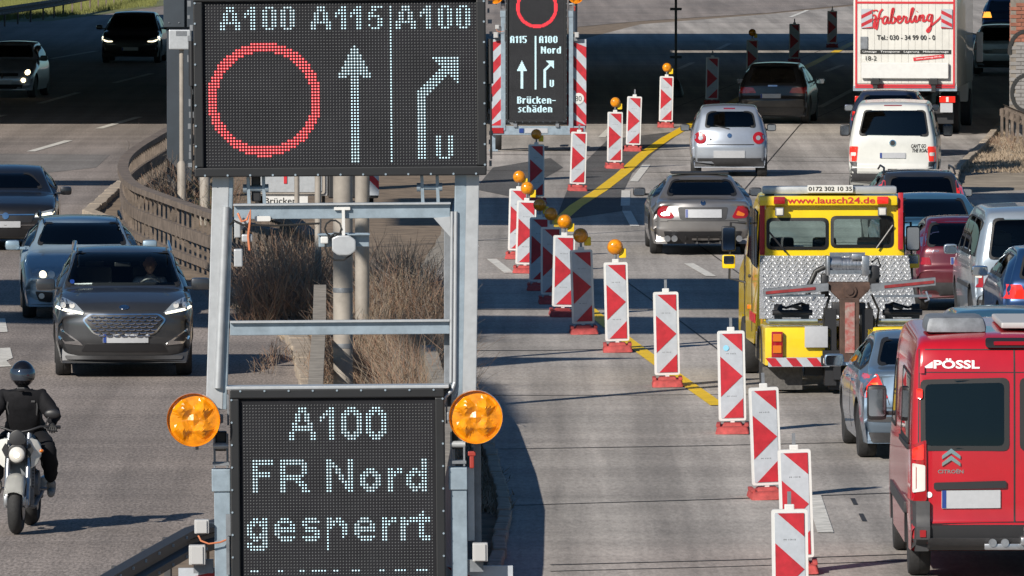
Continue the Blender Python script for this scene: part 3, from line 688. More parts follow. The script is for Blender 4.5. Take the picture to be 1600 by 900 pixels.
# ================================================================ vehicles
PT = dict(silver=paint('silver paint', (.40,.44,.50), .6), grey=paint('warm grey metallic paint', (.27,.26,.255), .7), black=paint('black paint', (.012,.013,.016), .3),
 white=paint('white paint', (.60,.60,.565), 0, .35), navy=paint('dark blue paint', (.03,.045,.09), .5), dgrey=paint('dark grey metallic paint', (.045,.048,.054), .5),
 blue=paint('pale blue metallic paint', (.19,.26,.34), .6), red=paint('red paint', (.43,.008,.018), .05, .25), wine=paint('wine red paint', (.10,.006,.016), .25),
 yellow=paint('yellow paint', (.80,.56,.005), 0, .35), steelb=paint('blue grey metallic paint', (.27,.36,.43), .4), lilac=paint('lilac metallic paint', (.12,.13,.26), .6), bluem=paint('deep blue paint', (.015,.05,.14), .5), brightb=paint('petrol blue paint', (.06,.16,.25), .5), pale=paint('pale silver blue paint', (.40,.46,.52), .55))
def sedan(L, Hh, belt, trunk=.95, hood=1.0):
    return [(.12,.26),(.0,.42),(-.02,.66),(.06,trunk-.02,.05),(.16,trunk+.02,.08),(.62,trunk+.05),(1.25,Hh-.06,.2),(1.6,Hh,.3),(2.3,Hh-.01,.4),(2.75,Hh-.09,.3),(L-1.45,belt+.03,.12),(L-.95,hood-.04,.3),(L-.25,hood-.22,.2),(L-.02,hood-.38,.12),(L,.45),(L-.05,.3),(L-.15,.22)]
def hatch(L, Hh, belt, slope=.35, hood=1.0, fr=None):
    return [(.10,.26),(.0,.4),(-.02,.64),(.05,.72,.04),(.07,belt+.0,.1),(slope+.05,Hh-.09,.12),(slope+.25,Hh-.01,.2),(L*.42,Hh,.5),(L*.60,Hh-.08,.3),(L-1.15,belt+.05,.12),(L-.8,hood-.03,.2),(L-.15,hood-.25,.15),(L-.02,hood-.42,.1),(L,.45),(L-.04,.3),(L-.12,.22)]
def wipers_rear(c, z0, u=0):
    b = B(); h, n = c.hit(u, z0, 'rear'); h2, _ = c.hit(u-.3, z0+.07, 'rear'); b.tube([h+Vector((0,-.02,0)), h2+Vector((0,-.03,0))], .012, 5); b.build('wiper', 'black', c.root)
def disc(u, z, r, n=12, sx=1): return [(u+r*sx*math.cos(2*PI*k/n), z+r*math.sin(2*PI*k/n)) for k in range(n)]
def mir(c, pts): return c.q(pts)

# --- silver microcar seen from behind
c = Car('parked_car', 'small silver hatchback with round tail lamps ahead of the grey saloon', 'car', 3.5, 1.66,
  [(.08,.27),(.0,.4),(-.02,.66),(.04,.78,.05),(.10,.98,.06),(.34,1.38,.12),(.55,1.49,.2),(1.5,1.53,.4),(2.3,1.45,.3),(2.9,1.05,.15),(3.25,.9,.2),(3.48,.65),(3.5,.4),(3.4,.25)], .98,
  pm=PT['silver'], pos=(1140,275), yaw=.6, wheels=(.5,2.9), wr=.29, roofw=.74)
c.root.name = 'hatchback_car'
c.window('rear_window', c.q([(1102,198.5),(1105,178),(1112,174.5),(1170,174.5),(1177,178),(1181,198.5)]), cut=.35, r=.06)
c.patch('tailgate_seam', c.q([(1103,225),(1179,225),(1178,226.5),(1104,226.5)]), 'seal', off=.003, r=0)
for sg in (-1,1):
    tl = c.patch('tail_lamp', disc(sg*.62,.83,.13), 'tail', off=.02); c.patch('lamp_core', disc(sg*.61,.83,.05), 'lamp', off=.026, par=tl)
c.plate_([(1115,235),(1164,235),(1164,246.5),(1115,246.5)], band=False)
c.patch('lower_bumper', [(-.76,.22),(.76,.22),(.80,.40),(-.80,.40)], 'trim', off=.012)
c.patch('badge', disc(0,.88,.05), 'chrome', off=.012); c.patch('high_brake_light', [(-.12,1.43),(.12,1.43),(.12,1.455),(-.12,1.455)], 'tail', r=.005)
c.patch('release_button', disc(-.4,.80,.025), 'black'); wipers_rear(c, 1.02)
c.side_windows([(.75,1.35),(1.42,2.2)]); c.glasshouse(end='front'); c.cavity([(.45,.75),(.55,1.36),(2.2,1.36),(2.7,.95),(2.6,.6),(.5,.6)])
c.mirror(2.35, .98, 'black', out=.12); c.seats((1.2,2.0), (-.35,.35)); c.finish()

# --- grey saloon
c = Car('saloon_car', 'warm grey saloon with twin tailpipes and black diffuser left of the tow truck', 'car', 4.7, 1.84, sedan(4.7,1.36,.95,.94), .95,
  pm=PT['grey'], pos=(1099,397), yaw=-.9, wheels=(.95,3.8), wr=.33, roofw=.66, bow=.16, taper=.12)
c.window('rear_window', c.q([(1043,307),(1053,287),(1060,283),(1139,283),(1146,287),(1156,307)]), cut=.3, r=.09)
tlp = [(-.78,.80),(-.70,.86),(-.60,.85),(-.50,.67),(-.55,.64),(-.74,.65),(-.79,.71)]
for sg in (-1, 1):
    tl = c.patch('tail_lamp', [(sg*-1*u, z) for u, z in tlp][::sg], 'tail', off=.012)
    c.patch('lamp_core', [(sg*-u, z) for u, z in [(-.73,.72),(-.6,.78),(-.57,.70),(-.7,.68)]], 'orl', off=.017, par=tl)
    for e in (.50,.62): x = B(); x.lathe([(.052,-.06),(.055,-.06),(.055,.1),(.045,.1),(.045,-.05)], (sg*e, 0, .30), 'Y', 16); x.build('tailpipe', 'chrome', c.root, 40)
c.patch('diffuser', [(-.62,.20),(.62,.20),(.68,.42),(-.68,.42)], 'black', off=.012); c.plate_([(1071,327),(1128,327),(1128,340),(1071,340)])
for k in (-.3,-.1,.1,.3): c.patch('diffuser_fin', [(k-.012,.2),(k+.012,.2),(k+.012,.34),(k-.012,.34)], 'trim', off=.04, r=0)
c.patch('plate_recess', [(-.40,.62),(.40,.62),(.44,.84),(-.44,.84)], 'trim', off=.005, r=.05)
c.patch('badge', disc(0,.915,.045), 'chrome', off=.012); c.patch('boot_seam', [(-.62,.60),(.62,.60),(.62,.61),(-.62,.61)], 'seal', off=.003, r=0)
c.patch('bumper_seam', [(-.86,.58),(-.6,.585),(-.6,.592),(-.86,.587)], 'seal', off=.003, r=0, both=True)
c.side_windows([(1.05,1.85),(1.95,2.95)]); c.glasshouse(end='front', wt=.6); c.cavity([(.9,.78),(1.35,1.22),(2.5,1.22),(3.1,.93),(3.0,.6),(1,.6)])
b = B(); b.box((0,1.95,1.37),(1.0,.75,.03),bev=.01); b.build('sunroof','seal',c.root)
c.mirror(2.95, 1.0, 'black', w=.22, out=.13); c.seats((1.55,2.3), (-.38,.38)); c.finish()

# --- black hatch in the shade
c = Car('hatchback_car', 'black compact car driving away in the bridge shade behind the box truck', 'car', 4.3, 1.86, hatch(4.3,1.56,1.0), 1.0,
  pm=PT['black'], pos=(1207,193), yaw=5.8, wheels=(.75,3.35), wr=.34, roofw=.70, scale=.98)
c.window('rear_window', [(-.62,1.05),(.62,1.05),(.52,1.44),(-.52,1.44)], cut=.35, r=.06)
for sg in (-1, 1): tl = c.patch('tail_lamp', [(sg*.42,.80),(sg*.86,.78),(sg*.86,.95),(sg*.5,.93)], 'tail', off=.012)
c.plate_(u=-.05, z=.72); c.patch('badge', [(-.12,.96),(.12,.96),(.12,1.0),(-.12,1.0)], 'chrome', off=.012, r=.02); c.patch('lower_bumper', [(-.75,.22),(.75,.22),(.8,.42),(-.8,.42)], 'trim', off=.012)
c.patch('roof_spoiler', [(-.55,1.47),(.55,1.47),(.53,1.5),(-.53,1.5)], 'black', off=.08, r=.01)
c.side_windows([(.85,1.55),(1.65,2.7)]); c.glasshouse(end='front'); c.cavity([(.6,.8),(.7,1.4),(2.4,1.42),(3.0,1.0),(2.9,.6),(.7,.6)])
c.mirror(2.85, 1.03, None, w=.22, out=.12); c.seats((1.5,2.3)); c.finish()

# --- white transporter van
c = Car('passenger_van', 'dirty white passenger van with writing on its tailgate behind the tow truck', 'van', 4.9, 1.84,
  [(.10,.26),(.0,.38),(-.02,.56),(.03,.62,.03),(.04,1.1,.1),(.16,1.72,.1),(.28,1.82,.1),(.6,1.86,.2),(2.8,1.87,.5),(3.3,1.79,.3),(4.1,1.18,.2),(4.6,1.02,.2),(4.88,.75,.1),(4.9,.45),(4.8,.25)], 1.15,
  g=[(0,.93),(.25,.97),(.6,1.0),(1.0,.99),(1.18,.965),(1.72,.84),(1.86,.80),(1.95,.72)], pm=PT['white'], pos=(1395,303), yaw=3.4, wheels=(.9,3.9), wr=.33, bow=.07, taper=.07, rc=.09)
c.window('rear_window', c.q([(1342,211),(1350,175),(1354,172.5),(1441,172.5),(1445,175),(1451,212)]), cut=.35, r=.08)
for sg in (-1, 1):
    tl = c.patch('tail_lamp', [(sg*.70,.98),(sg*.87,.98),(sg*.88,.68),(sg*.73,.68)], 'taill', off=.012); c.patch('lamp_core', [(sg*.74,.86),(sg*.85,.86),(sg*.85,.79),(sg*.74,.79)], 'ind', off=.018, par=tl)
    c.patch('corner_trim', [(sg*.72,.67),(sg*.89,.67),(sg*.89,.4),(sg*.72,.4)], 'trim', off=.008)
c.patch('rear_bumper', [(-.86,.27),(.86,.27),(.88,.44),(-.88,.44)], 'trim', off=.03); c.plate_(u=0, z=.80, w=.52, band=True)
c.patch('badge', disc(0,1.05,.07), 'chrome', off=.012); bb = c.patch('badge_centre', disc(0,1.05,.052), 'black', off=.016)
c.patch('high_brake_light', [(-.18,1.79),(.18,1.79),(.18,1.81),(-.18,1.81)], 'tail', r=.005); c.patch('tailgate_handle', [(-.1,.49),(.1,.49),(.1,.53),(-.1,.53)], 'black', off=.01, r=.01)
c.patch('tailgate_seam', [(-.70,.46),(.70,.46),(.70,.468),(-.70,.468)], 'seal', r=0, off=.003)
for i, (t, u, z, wd) in enumerate((("CAN'T GO", .52, .99, .30), ('THE ROAD', .56, .90, .34))): c.text('handwriting', t, ((u-wd/2,z-.04),(u+wd/2,z+.04)), 'text', shear=.2, bold=.03)
c.side_windows([(.35,1.4),(1.5,2.5),(2.6,3.4)], drop=.18); c.glasshouse(end='front', wt=.62); c.cavity([(.5,.9),(.6,1.72),(3.1,1.72),(3.9,1.1),(3.8,.6),(.5,.6)])
c.mirror(3.5, 1.2, 'black', w=.2, h=.24, out=.16); c.seats((1.3,2.2,3.1), (-.55,0,.55)); c.finish()

# --- dark blue car before the white van
c = Car('estate_car', 'dark blue car half hidden by the white passenger van on its left', 'car', 4.5, 1.80, hatch(4.5,1.50,1.0,.4), 1.0, pm=PT['navy'], pos=(1387,244), yaw=4.0, wheels=(.8,3.4), wr=.32, roofw=.74)
c.window('rear_window', [(-.62,1.05),(.62,1.05),(.52,1.38),(-.52,1.38)], r=.06)
for sg in (-1, 1): c.patch('tail_lamp', [(sg*.60,.82),(sg*.87,.82),(sg*.87,1.02),(sg*.66,1.02)], 'taill', off=.012)
c.plate_(u=0, z=.7); c.side_windows([(.85,1.6),(1.7,2.8)]); c.glasshouse(end='front'); c.mirror(2.95, 1.03, None); c.cavity([(.6,.8),(.75,1.34),(2.5,1.36),(3.1,1.0),(3.0,.6),(.7,.6)]); c.finish()

# --- dark hatch between van and blue roof
c = Car('estate_car', 'dark grey car with upright red lamps right behind the white passenger van', 'car', 4.4, 1.76, hatch(4.4,1.46,1.0,.4), .98, pm=PT['dgrey'], pos=(1441,398), yaw=-1.0, wheels=(.8,3.4), wr=.32, roofw=.74)
c.window('rear_window', [(-.58,1.04),(.58,1.04),(.52,1.36),(-.52,1.36)], r=.07)
for sg in (-1, 1): c.patch('tail_lamp', [(sg*.62,.9),(sg*.78,.9),(sg*.70,1.30),(sg*.61,1.30)], 'taill', off=.012); b = B(); b.tube([(sg*.62,.75,1.40),(sg*.60,1.0,1.5),(sg*.60,2.2,1.5),(sg*.62,2.5,1.43)], .018, 6); b.build('roof_rail','black',c.root)
c.plate_(u=0, z=.7); c.side_windows([(.85,1.6),(1.7,2.8)]); c.glasshouse(end='front'); c.cavity([(.6,.8),(.75,1.32),(2.4,1.34),(3.0,1.0),(2.9,.6),(.7,.6)]); c.seats(); c.mirror(2.9,1.0,'black'); c.finish()

# --- petrol blue roof
c = Car('saloon_car', 'blue saloon with a wide rear window behind the wine red hatchback', 'car', 4.6, 1.80, sedan(4.6,1.42,.98,1.0), .98, pm=PT['brightb'], pos=(1463,440), yaw=-1.2, wheels=(.85,3.5), wr=.32, roofw=.70)
c.window('rear_window', [(-.58,1.06),(.58,1.06),(.50,1.33),(-.50,1.33)], r=.06, cut=.3)
for sg in (-1, 1): c.patch('tail_lamp', [(sg*.55,.78),(sg*.87,.78),(sg*.87,.95),(sg*.6,.95)], 'tail', off=.012)
c.plate_(u=0, z=.72); c.side_windows([(1.0,1.85),(1.95,2.9)]); c.glasshouse(end='front', wt=.6); c.cavity([(.95,.8),(1.35,1.26),(2.5,1.28),(3.0,.95),(2.9,.6),(1,.6)]); c.seats(); c.mirror(2.9,1.0,None); c.finish()

# --- wine red hatch
c = Car('hatchback_car', 'wine red hatchback with a lilac roof frame between tow truck and silver van', 'car', 3.55, 1.64, hatch(3.55,1.44,.98,.45,.95), .98, pm=PT['wine'], pos=(1513,484), yaw=-1.4, wheels=(.55,2.85), wr=.28, roofw=.76, rc=.1)
c.window('rear_window', [(-.62,1.0),(.62,1.0),(.54,1.34),(-.54,1.34)], r=.08)
for a in ([(-.77,.98),(-.64,1.0),(-.56,1.39),(-.63,1.39)], [(-.60,1.36),(.60,1.36),(.56,1.42),(-.56,1.42)]): c.patch('lilac_frame', a, PT['lilac'], off=.008, r=.02)
c.patch('lilac_frame', [(.77,.98),(.64,1.0),(.56,1.39),(.63,1.39)], PT['lilac'], off=.008, r=.02)
for sg in (-1, 1): c.patch('tail_lamp', [(sg*.55,.72),(sg*.80,.72),(sg*.80,.83),(sg*.58,.83)], 'tail', off=.012)
c.plate_(u=.0, z=.78); c.text('model_lettering', 'Lupo', ((-.62,.90),(-.44,.96)), 'chrome', shear=.3); c.patch('lower_bumper', [(-.7,.22),(.7,.22),(.76,.45),(-.76,.45)], 'trim', off=.012)
c.side_windows([(.8,2.1)]); c.glasshouse(end='front'); c.cavity([(.6,.8),(.75,1.3),(2.0,1.3),(2.5,.98),(2.4,.6),(.6,.6)]); c.seats((1.2,1.9),(-.35,.35)); c.mirror(2.3,1.0,None); c.finish()

# --- silver MPV
c = Car('minivan', 'pale silver minivan with tall rear window at the right edge of the queue', 'van', 4.5, 1.80,
  [(.08,.26),(.0,.38),(-.02,.58),(.03,.62,.03),(.05,1.1,.1),(.18,1.62,.1),(.30,1.76,.1),(.7,1.82,.2),(2.4,1.83,.5),(2.9,1.74,.3),(3.6,1.12,.2),(4.1,1.0,.2),(4.47,.7,.1),(4.5,.45),(4.4,.25)], 1.08,
  g=[(0,.93),(.25,.97),(.55,1.0),(.95,.99),(1.1,.965),(1.66,.82),(1.8,.78),(1.9,.7)], pm=PT['pale'], pos=(1617,516), yaw=-2.0, wheels=(.8,3.5), wr=.32, bow=.08, taper=.08, rc=.09)
c.window('rear_window', [(-.66,1.08),(.66,1.08),(.58,1.66),(-.58,1.66)], r=.08, m='cglass')
for sg in (-1, 1): tl = c.patch('tail_lamp', [(sg*.74,.66),(sg*.87,.66),(sg*.87,.98),(sg*.75,.98)], 'tail', off=.012); c.patch('lamp_core', [(sg*.76,.80),(sg*.85,.80),(sg*.85,.86),(sg*.76,.86)], 'ind', off=.018, par=tl)
c.plate_(u=0, z=.80); c.patch('rear_bumper', [(-.86,.25),(.86,.25),(.88,.48),(-.88,.48)], 'trim', off=.02); c.patch('plate_bar', [(-.35,.87),(.35,.87),(.35,.93),(-.35,.93)], 'trim', off=.012)
c.side_windows([(.4,1.35),(1.45,2.2),(2.3,3.0)], drop=.18); c.glasshouse(end='front', wt=.62, m='cglass'); c.cavity([(.5,.9),(.6,1.66),(2.8,1.66),(3.4,1.05),(3.3,.6),(.5,.6)]); c.seats((1.3,2.2)); c.mirror(3.05,1.1,None,out=.12)
c.patch('side_strip', [(1.0,.62),(2.9,.62),(2.9,.68),(1.0,.68)], 'trim', d='left', off=.01, r=.01); c.finish()

# --- dark blue car at the right edge
c = Car('hatchback_car', 'deep blue car with lit tail lamp cut by the right edge of the picture', 'car', 4.3, 1.80, hatch(4.3,1.46,.98,.4), .98, pm=PT['bluem'], pos=(1664,545), yaw=-1.6, wheels=(.8,3.4), wr=.32, roofw=.72)
c.window('rear_window', [(-.62,1.03),(.62,1.03),(.52,1.36),(-.52,1.36)], r=.06)
for sg in (-1, 1): c.patch('tail_lamp', [(sg*.52,.74),(sg*.87,.74),(sg*.87,.94),(sg*.6,.94)], 'taill', off=.012)
c.plate_(u=0, z=.7); c.side_windows([(.85,1.6),(1.7,2.7)]); c.glasshouse(end='front'); c.cavity([(.6,.8),(.75,1.32),(2.4,1.34),(3.0,1.0),(2.9,.6),(.7,.6)]); c.mirror(2.75,1.02,'chrome',w=.24,out=.12); c.finish()

# --- blue roof behind the red van
c = Car('estate_car', 'blue car of which only the roof shows over the red van', 'car', 4.4, 1.80, hatch(4.4,1.47,1.0,.4), 1.0, pm=PT['brightb'], pos=(1580,668), yaw=-1.4, wheels=(.8,3.4), wr=.32, roofw=.74)
c.window('rear_window', [(-.60,1.05),(.60,1.05),(.52,1.37),(-.52,1.37)], r=.06)
for sg in (-1, 1): c.patch('tail_lamp', [(sg*.60,.82),(sg*.87,.82),(sg*.87,1.02),(sg*.66,1.02)], 'tail', off=.012)
c.plate_(u=0, z=.7); c.side_windows([(.85,1.6),(1.7,2.8)]); c.glasshouse(end='front'); c.mirror(2.95,1.03,None); c.cavity([(.6,.8),(.75,1.34),(2.5,1.36),(3.1,1.0),(3.0,.6),(.7,.6)]); c.finish()

# --- blue grey saloon left of the red van
c = Car('saloon_car', 'blue grey saloon with orange red tail lamp just left of the red camper van', 'car', 4.57, 1.78, sedan(4.57,1.46,1.0,1.05), 1.0, pm=PT['blue'], pos=(1464,715), yaw=-1.9, wheels=(.85,3.43), wr=.33, roofw=.72, taper=.10)
c.window('rear_window', [(-.64,1.10),(.64,1.10),(.54,1.38),(-.54,1.38)], r=.06, cut=.3)
for sg in (-1, 1):
    tl = c.patch('tail_lamp', [(sg*.84,.74),(sg*.86,.98),(sg*.68,1.02),(sg*.56,.74)], 'taill', off=.014)
    c.patch('lamp_core', [(sg*.80,.83),(sg*.64,.83),(sg*.62,.80),(sg*.80,.80)], 'ind', off=.02, par=tl, r=.005); c.patch('lamp_orange', [(sg*.82,.90),(sg*.68,.92),(sg*.66,.87),(sg*.81,.86)], 'orl', off=.019, par=tl, r=.005)
c.patch('boot_seam', [(-.55,.66),(-.66,1.04),(-.652,1.04),(-.54,.66)], 'seal', r=0, off=.004, both=True); c.patch('bumper_seam', [(-.86,.62),(.86,.62),(.86,.63),(-.86,.63)], 'seal', r=0, off=.004)
c.patch('bumper_strip', [(-.80,.46),(.80,.46),(.80,.52),(-.80,.52)], 'trim', off=.012); c.plate_(u=0, z=.84); c.patch('lower_bumper', [(-.74,.21),(.74,.21),(.78,.33),(-.78,.33)], 'trim', off=.01)
c.side_windows([(.95,1.8),(1.9,2.95)]); c.glasshouse(end='front', wt=.6); c.cavity([(.95,.8),(1.35,1.30),(2.5,1.32),(3.05,.98),(2.9,.6),(1,.6)]); c.seats(); c.mirror(2.95,1.03,None,out=.14,w=.24)
for y in (1.45,2.35): c.patch('door_handle', [(y,.86),(y+.16,.86),(y+.16,.89),(y,.89)], 'chrome', d='left', off=.03, r=.01)
c.patch('door_seam', [(1.84,.3),(1.85,.3),(1.85,.98),(1.84,.98)], 'seal', d='left', r=0, off=.003); c.finish()

M['amberlit'] = mat('lit amber lamp', (.8,.3,.02), .3, emit=(1,.4,.05), es=1.5)
# --- far right: two cars beyond the box truck
c = Car('hatchback_car', 'silver blue hatchback in the shade between box truck and brick pier', 'car', 4.1, 1.74, hatch(4.1,1.50,1.0,.4), 1.0, pm=PT['pale'], pos=(1564,116), yaw=4.5, wheels=(.75,3.2), wr=.32)
c.window('rear_window', [(-.62,1.02),(.62,1.02),(.54,1.40),(-.54,1.40)], r=.06)
for sg in (-1, 1): c.patch('tail_lamp', [(sg*.62,.74),(sg*.84,.74),(sg*.84,1.0),(sg*.66,1.0)], 'tail', off=.012)
c.plate_(u=0, z=.72, band=False); c.patch('lower_bumper', [(-.7,.22),(.7,.22),(.76,.42),(-.76,.42)], 'trim', off=.012); c.side_windows([(.85,2.7)]); c.glasshouse(end='front'); c.cavity([(.6,.8),(.75,1.36),(2.3,1.36),(2.9,1.0),(2.8,.6),(.7,.6)]); c.finish()
c = Car('hatchback_car', 'dark blue car with amber indicator lit at the top right corner', 'car', 4.2, 1.78, hatch(4.2,1.46,1.0,.4), 1.0, pm=PT['bluem'], pos=(1572,62), yaw=4.5, wheels=(.75,3.2), wr=.32)
c.window('rear_window', [(-.62,1.02),(.62,1.02),(.54,1.36),(-.54,1.36)], r=.06)
for sg in (-1, 1): c.patch('tail_lamp', [(sg*.50,.78),(sg*.84,.78),(sg*.84,.98),(sg*.56,.98)], 'tail' if sg > 0 else 'amberlit', off=.012)
c.side_windows([(.85,2.7)]); c.glasshouse(end='front'); c.cavity([(.6,.8),(.75,1.32),(2.3,1.32),(2.9,1.0),(2.8,.6),(.7,.6)]); c.finish()

# ---------------------------------------------------------------- oncoming cars
def head(parent, c, r=.11, skin=None, hair=None):
    """head with nose, brow, ears, mouth; faces +y"""
    b = B(); bmesh.ops.create_icosphere(b.bm, subdivisions=4, radius=1)
    for v in b.bm.verts:
        x, y, z = v.co; w_ = .78*(1-.22*max(0, -z)); v.co = Vector((x*w_*r, y*.92*r, z*1.25*r))
        f = max(0, y)
        n = math.exp(-((x/.16)**2+((z+.12)/.22)**2))*f; v.co.y += n*.26*r
        e = math.exp(-(((abs(x)-.36)/.2)**2+((z-.08)/.13)**2))*f; v.co.y -= e*.10*r
        m_ = math.exp(-((x/.3)**2+((z+.52)/.06)**2))*f; v.co.y -= m_*.05*r
        ch = math.exp(-((x/.35)**2+((z+.85)/.2)**2))*f; v.co.y += ch*.08*r
        a = math.exp(-(((abs(x)-.98)/.12)**2+((z)/.2)**2+(y/.2)**2)); v.co.x += a*.16*r*(1 if x > 0 else -1)
    b.bm.transform(Matrix.Translation(Vector(c))); return b
M['skin'] = mat('skin', (.62,.36,.26), .5, var=.08); M['hair'] = mat('dark hair', (.03,.02,.015), .7); M['shirt'] = mat('pale shirt', (.62,.63,.66), .8)
# grey SUV
c = Car('suv_car', 'dark grey metallic SUV with chrome mesh grille and lit headlamps beside the sign trailer', 'car', 4.6, 1.90,
  [(.12,.3),(.0,.45),(.0,.7),(.08,.9,.05),(.12,1.05,.1),(.45,1.45,.12),(.65,1.56,.2),(2.0,1.70,.6),(2.75,1.62,.4),(3.45,1.18,.10),(3.9,1.13,.3),(4.42,1.01,.15),(4.56,.90,.08),(4.6,.74,.05),(4.6,.5),(4.55,.36),(4.48,.25)], 1.12,
  g=[(0,.90),(.22,.95),(.5,1.0),(.9,.995),(1.06,.965),(1.16,.93),(1.55,.77),(1.62,.755),(1.76,.70)],
  pm=PT['dgrey'], pos=(193.5,587), yaw=-2.9, face='front', wheels=(.95,3.70), wr=.35, roofw=.70, bow=.20, taper=.12, rc=.10)
ws = c.q([(101,452),(118,399),(125,395),(262,395),(269,399),(286,452)])
c.window('windscreen', ws, 'front', 'cglass', cut=.7, r=.07)
gr = [(-.57,.79),(-.47,.87),(.47,.87),(.57,.79),(.42,.60),(.26,.555),(-.26,.555),(-.42,.60)]
g0 = c.patch('grille_frame', gr, 'chrome', off=.012, r=.04); gi = c.patch('grille', [(u*.95, (.715+(z-.715)*.90)) for u, z in gr], 'black', off=.018, r=.03)
b = B()
for i in range(7):       # mesh of chrome lozenge bars
    z = .585+i*.042
    for j in range(-5, 6):
        u = j*.10+(i % 2)*.05; lim = .40+.13*min(1, max(0, (z-.56)/.23))
        if abs(u)+.045 > lim: continue
        pts = []
        for du, dz in ((-.042,-.008),(-.02,-.018),(.02,-.018),(.042,-.008)):
            h, n = c.hit(u+du, z+dz, 'front'); pts.append(h+n*.028)
        b.tube(pts, .010, 5)
b.build('mesh_bars', 'chrome', gi, kind='stuff')
for sg in (-1, 1):
    hp = [(sg*.93,1.02),(sg*.82,1.07),(sg*.66,1.01),(sg*.53,.88),(sg*.58,.855),(sg*.92,.92)]
    hl = c.patch('headlight', hp, 'lamp', off=.012, r=.02); c.patch('daytime_light', [(sg*.92,.925),(sg*.56,.86),(sg*.55,.88),(sg*.60,.895),(sg*.91,.955)], 'lit', off=.02, par=hl, r=.005)
    for uu in (.70, .82): c.patch('projector_lens', disc(sg*uu,.975,.038), 'ind', off=.02, par=hl)
    fp = [(sg*.92,.68),(sg*.84,.655),(sg*.60,.49),(sg*.55,.44),(sg*.80,.46),(sg*.88,.53)]
    fr_ = c.patch('fog_light_frame', fp, 'chrome', off=.012, r=.02); c.patch('fog_light', [(sg*.875,.64),(sg*.83,.625),(sg*.66,.50),(sg*.80,.49),(sg*.855,.545)], 'black', off=.02, par=fr_, r=.015)
    b = B(); b.tube([(sg*.66,.65,1.57),(sg*.65,.9,1.69),(sg*.63,2.3,1.74),(sg*.66,2.8,1.63)], .022, 6); b.build('roof_rail', 'chrome', c.root, 40)
c.patch('lower_intake', [(-.52,.46),(.52,.46),(.58,.36),(-.58,.36)], 'black', off=.012); c.patch('skid_trim', [(-.80,.30),(.80,.30),(.78,.25),(-.78,.25)], 'trim', off=.015)
c.plate_([(160,522),(231,522),(231,536),(160,536)]); c.patch('badge', disc(0,.955,.032,12,2.2), 'chrome', off=.015); c.patch('badge_centre', disc(0,.955,.022,12,2.4), 'chrome', off=.019)
c.patch('bonnet_seam', [(-.50,.905),(.50,.905),(.50,.912),(-.50,.912)], 'seal', r=0, off=.003)
c.patch('parking_disc', [(-.72,1.22),(-.66,1.22),(-.66,1.27),(-.72,1.27)], 'plateb', off=.01, r=.02); c.patch('parking_note', [(-.74,1.20),(-.42,1.215),(-.42,1.23),(-.74,1.215)], 'whitet', off=-.01, r=.005)
c.side_windows([(.8,1.6),(1.7,2.75)]); c.cavity([(.7,.9),(.8,1.45),(2.6,1.48),(3.2,1.12),(3.1,.7),(.7,.7)]); c.mirror(3.05, 1.20, None, w=.26, h=.17, out=.13)
M['seatg'] = mat('grey seat fabric', (.12,.13,.145), .9)
for x in (-.38, .38):
    b = B(); b.box((x,1.90,1.08),(.48,.14,.62),bev=.05); b.box((x,1.88,1.46),(.27,.09,.17),bev=.04); b.build('car_seat',M['seatg'],c.root,40)
b = B(); b.box((0,2.98,1.06),(1.3,.3,.1),bev=.03); b.build('dashboard','black',c.root)
b = B(); b.lathe([(.18,-.012),(.192,0),(.18,.012),(.168,0),(.18,-.012)], (0,0,0), 'Y', 24); b.box((0,0,0),(.34,.02,.03)); b.bm.transform(Matrix.Translation((-.38,2.72,1.10)) @ Matrix.Rotation(R(-25),4,'X')); b.build('steering_wheel','black',c.root,40)
b = B(); b.box((0,2.62,1.45),(.22,.03,.06),bev=.02); b.build('inside_mirror','black',c.root)
suv = c.root; c.finish()
def skinned(name, joints, bones, m, parent=None, sub=2, **kw):
    """continuous body: joints {name:(pos,radius)}, bones pairs; root first"""
    me = bpy.data.meshes.new(name); bm = bmesh.new(); lay = bm.verts.layers.skin.verify(); V = {}
    for i, (k, (p, r)) in enumerate(joints.items()):
        v = bm.verts.new(p); r = r if isinstance(r, tuple) else (r, r); v[lay].radius = r; v[lay].use_root = (i == 0); V[k] = v
    for a, b_ in bones: bm.edges.new((V[a], V[b_]))
    bm.to_mesh(me); bm.free(); o = bpy.data.objects.new(name, me); C.objects.link(o)
    sk = o.modifiers.new('s', 'SKIN'); sk.use_smooth_shade = True; sb = o.modifiers.new('d', 'SUBSURF'); sb.levels = sub; sb.render_levels = sub
    dg = bpy.context.evaluated_depsgraph_get(); dg.update(); nm = bpy.data.meshes.new_from_object(o.evaluated_get(dg)); bpy.data.objects.remove(o)
    nm.materials.clear(); r = obj(name, nm, m, parent, **kw)
    for p in nm.polygons: p.use_smooth = True
    return r
# driver (sits at the SUV's own left, seen on the right of the windscreen)
drv = thing('person', 'driver in a pale shirt and dark hair behind the windscreen of the dark grey SUV', 'person', suv.location, suv.rotation_euler.z)
J = dict(pelvis=((-.38,2.10,.74),.15), chest=((-.38,2.08,1.08),(.17,.13)), neck0=((-.38,2.08,1.23),.075), neck=((-.38,2.09,1.31),.055),
 shl=((-.56,2.10,1.20),.075), ell=((-.60,2.28,1.04),.05), wrl=((-.52,2.50,1.16),.032), shr=((-.20,2.10,1.20),.075), elr=((-.16,2.28,1.04),.05), wrr=((-.24,2.50,1.16),.032),
 kl=((-.50,2.35,.70),.08), kr=((-.26,2.35,.70),.08), al=((-.5,2.7,.42),.05), ar=((-.26,2.7,.42),.05))
skinned('body', J, [('pelvis','chest'),('chest','neck0'),('neck0','neck'),('chest','shl'),('shl','ell'),('ell','wrl'),('chest','shr'),('shr','elr'),('elr','wrr'),('pelvis','kl'),('pelvis','kr'),('kl','al'),('kr','ar')], 'shirt', drv)
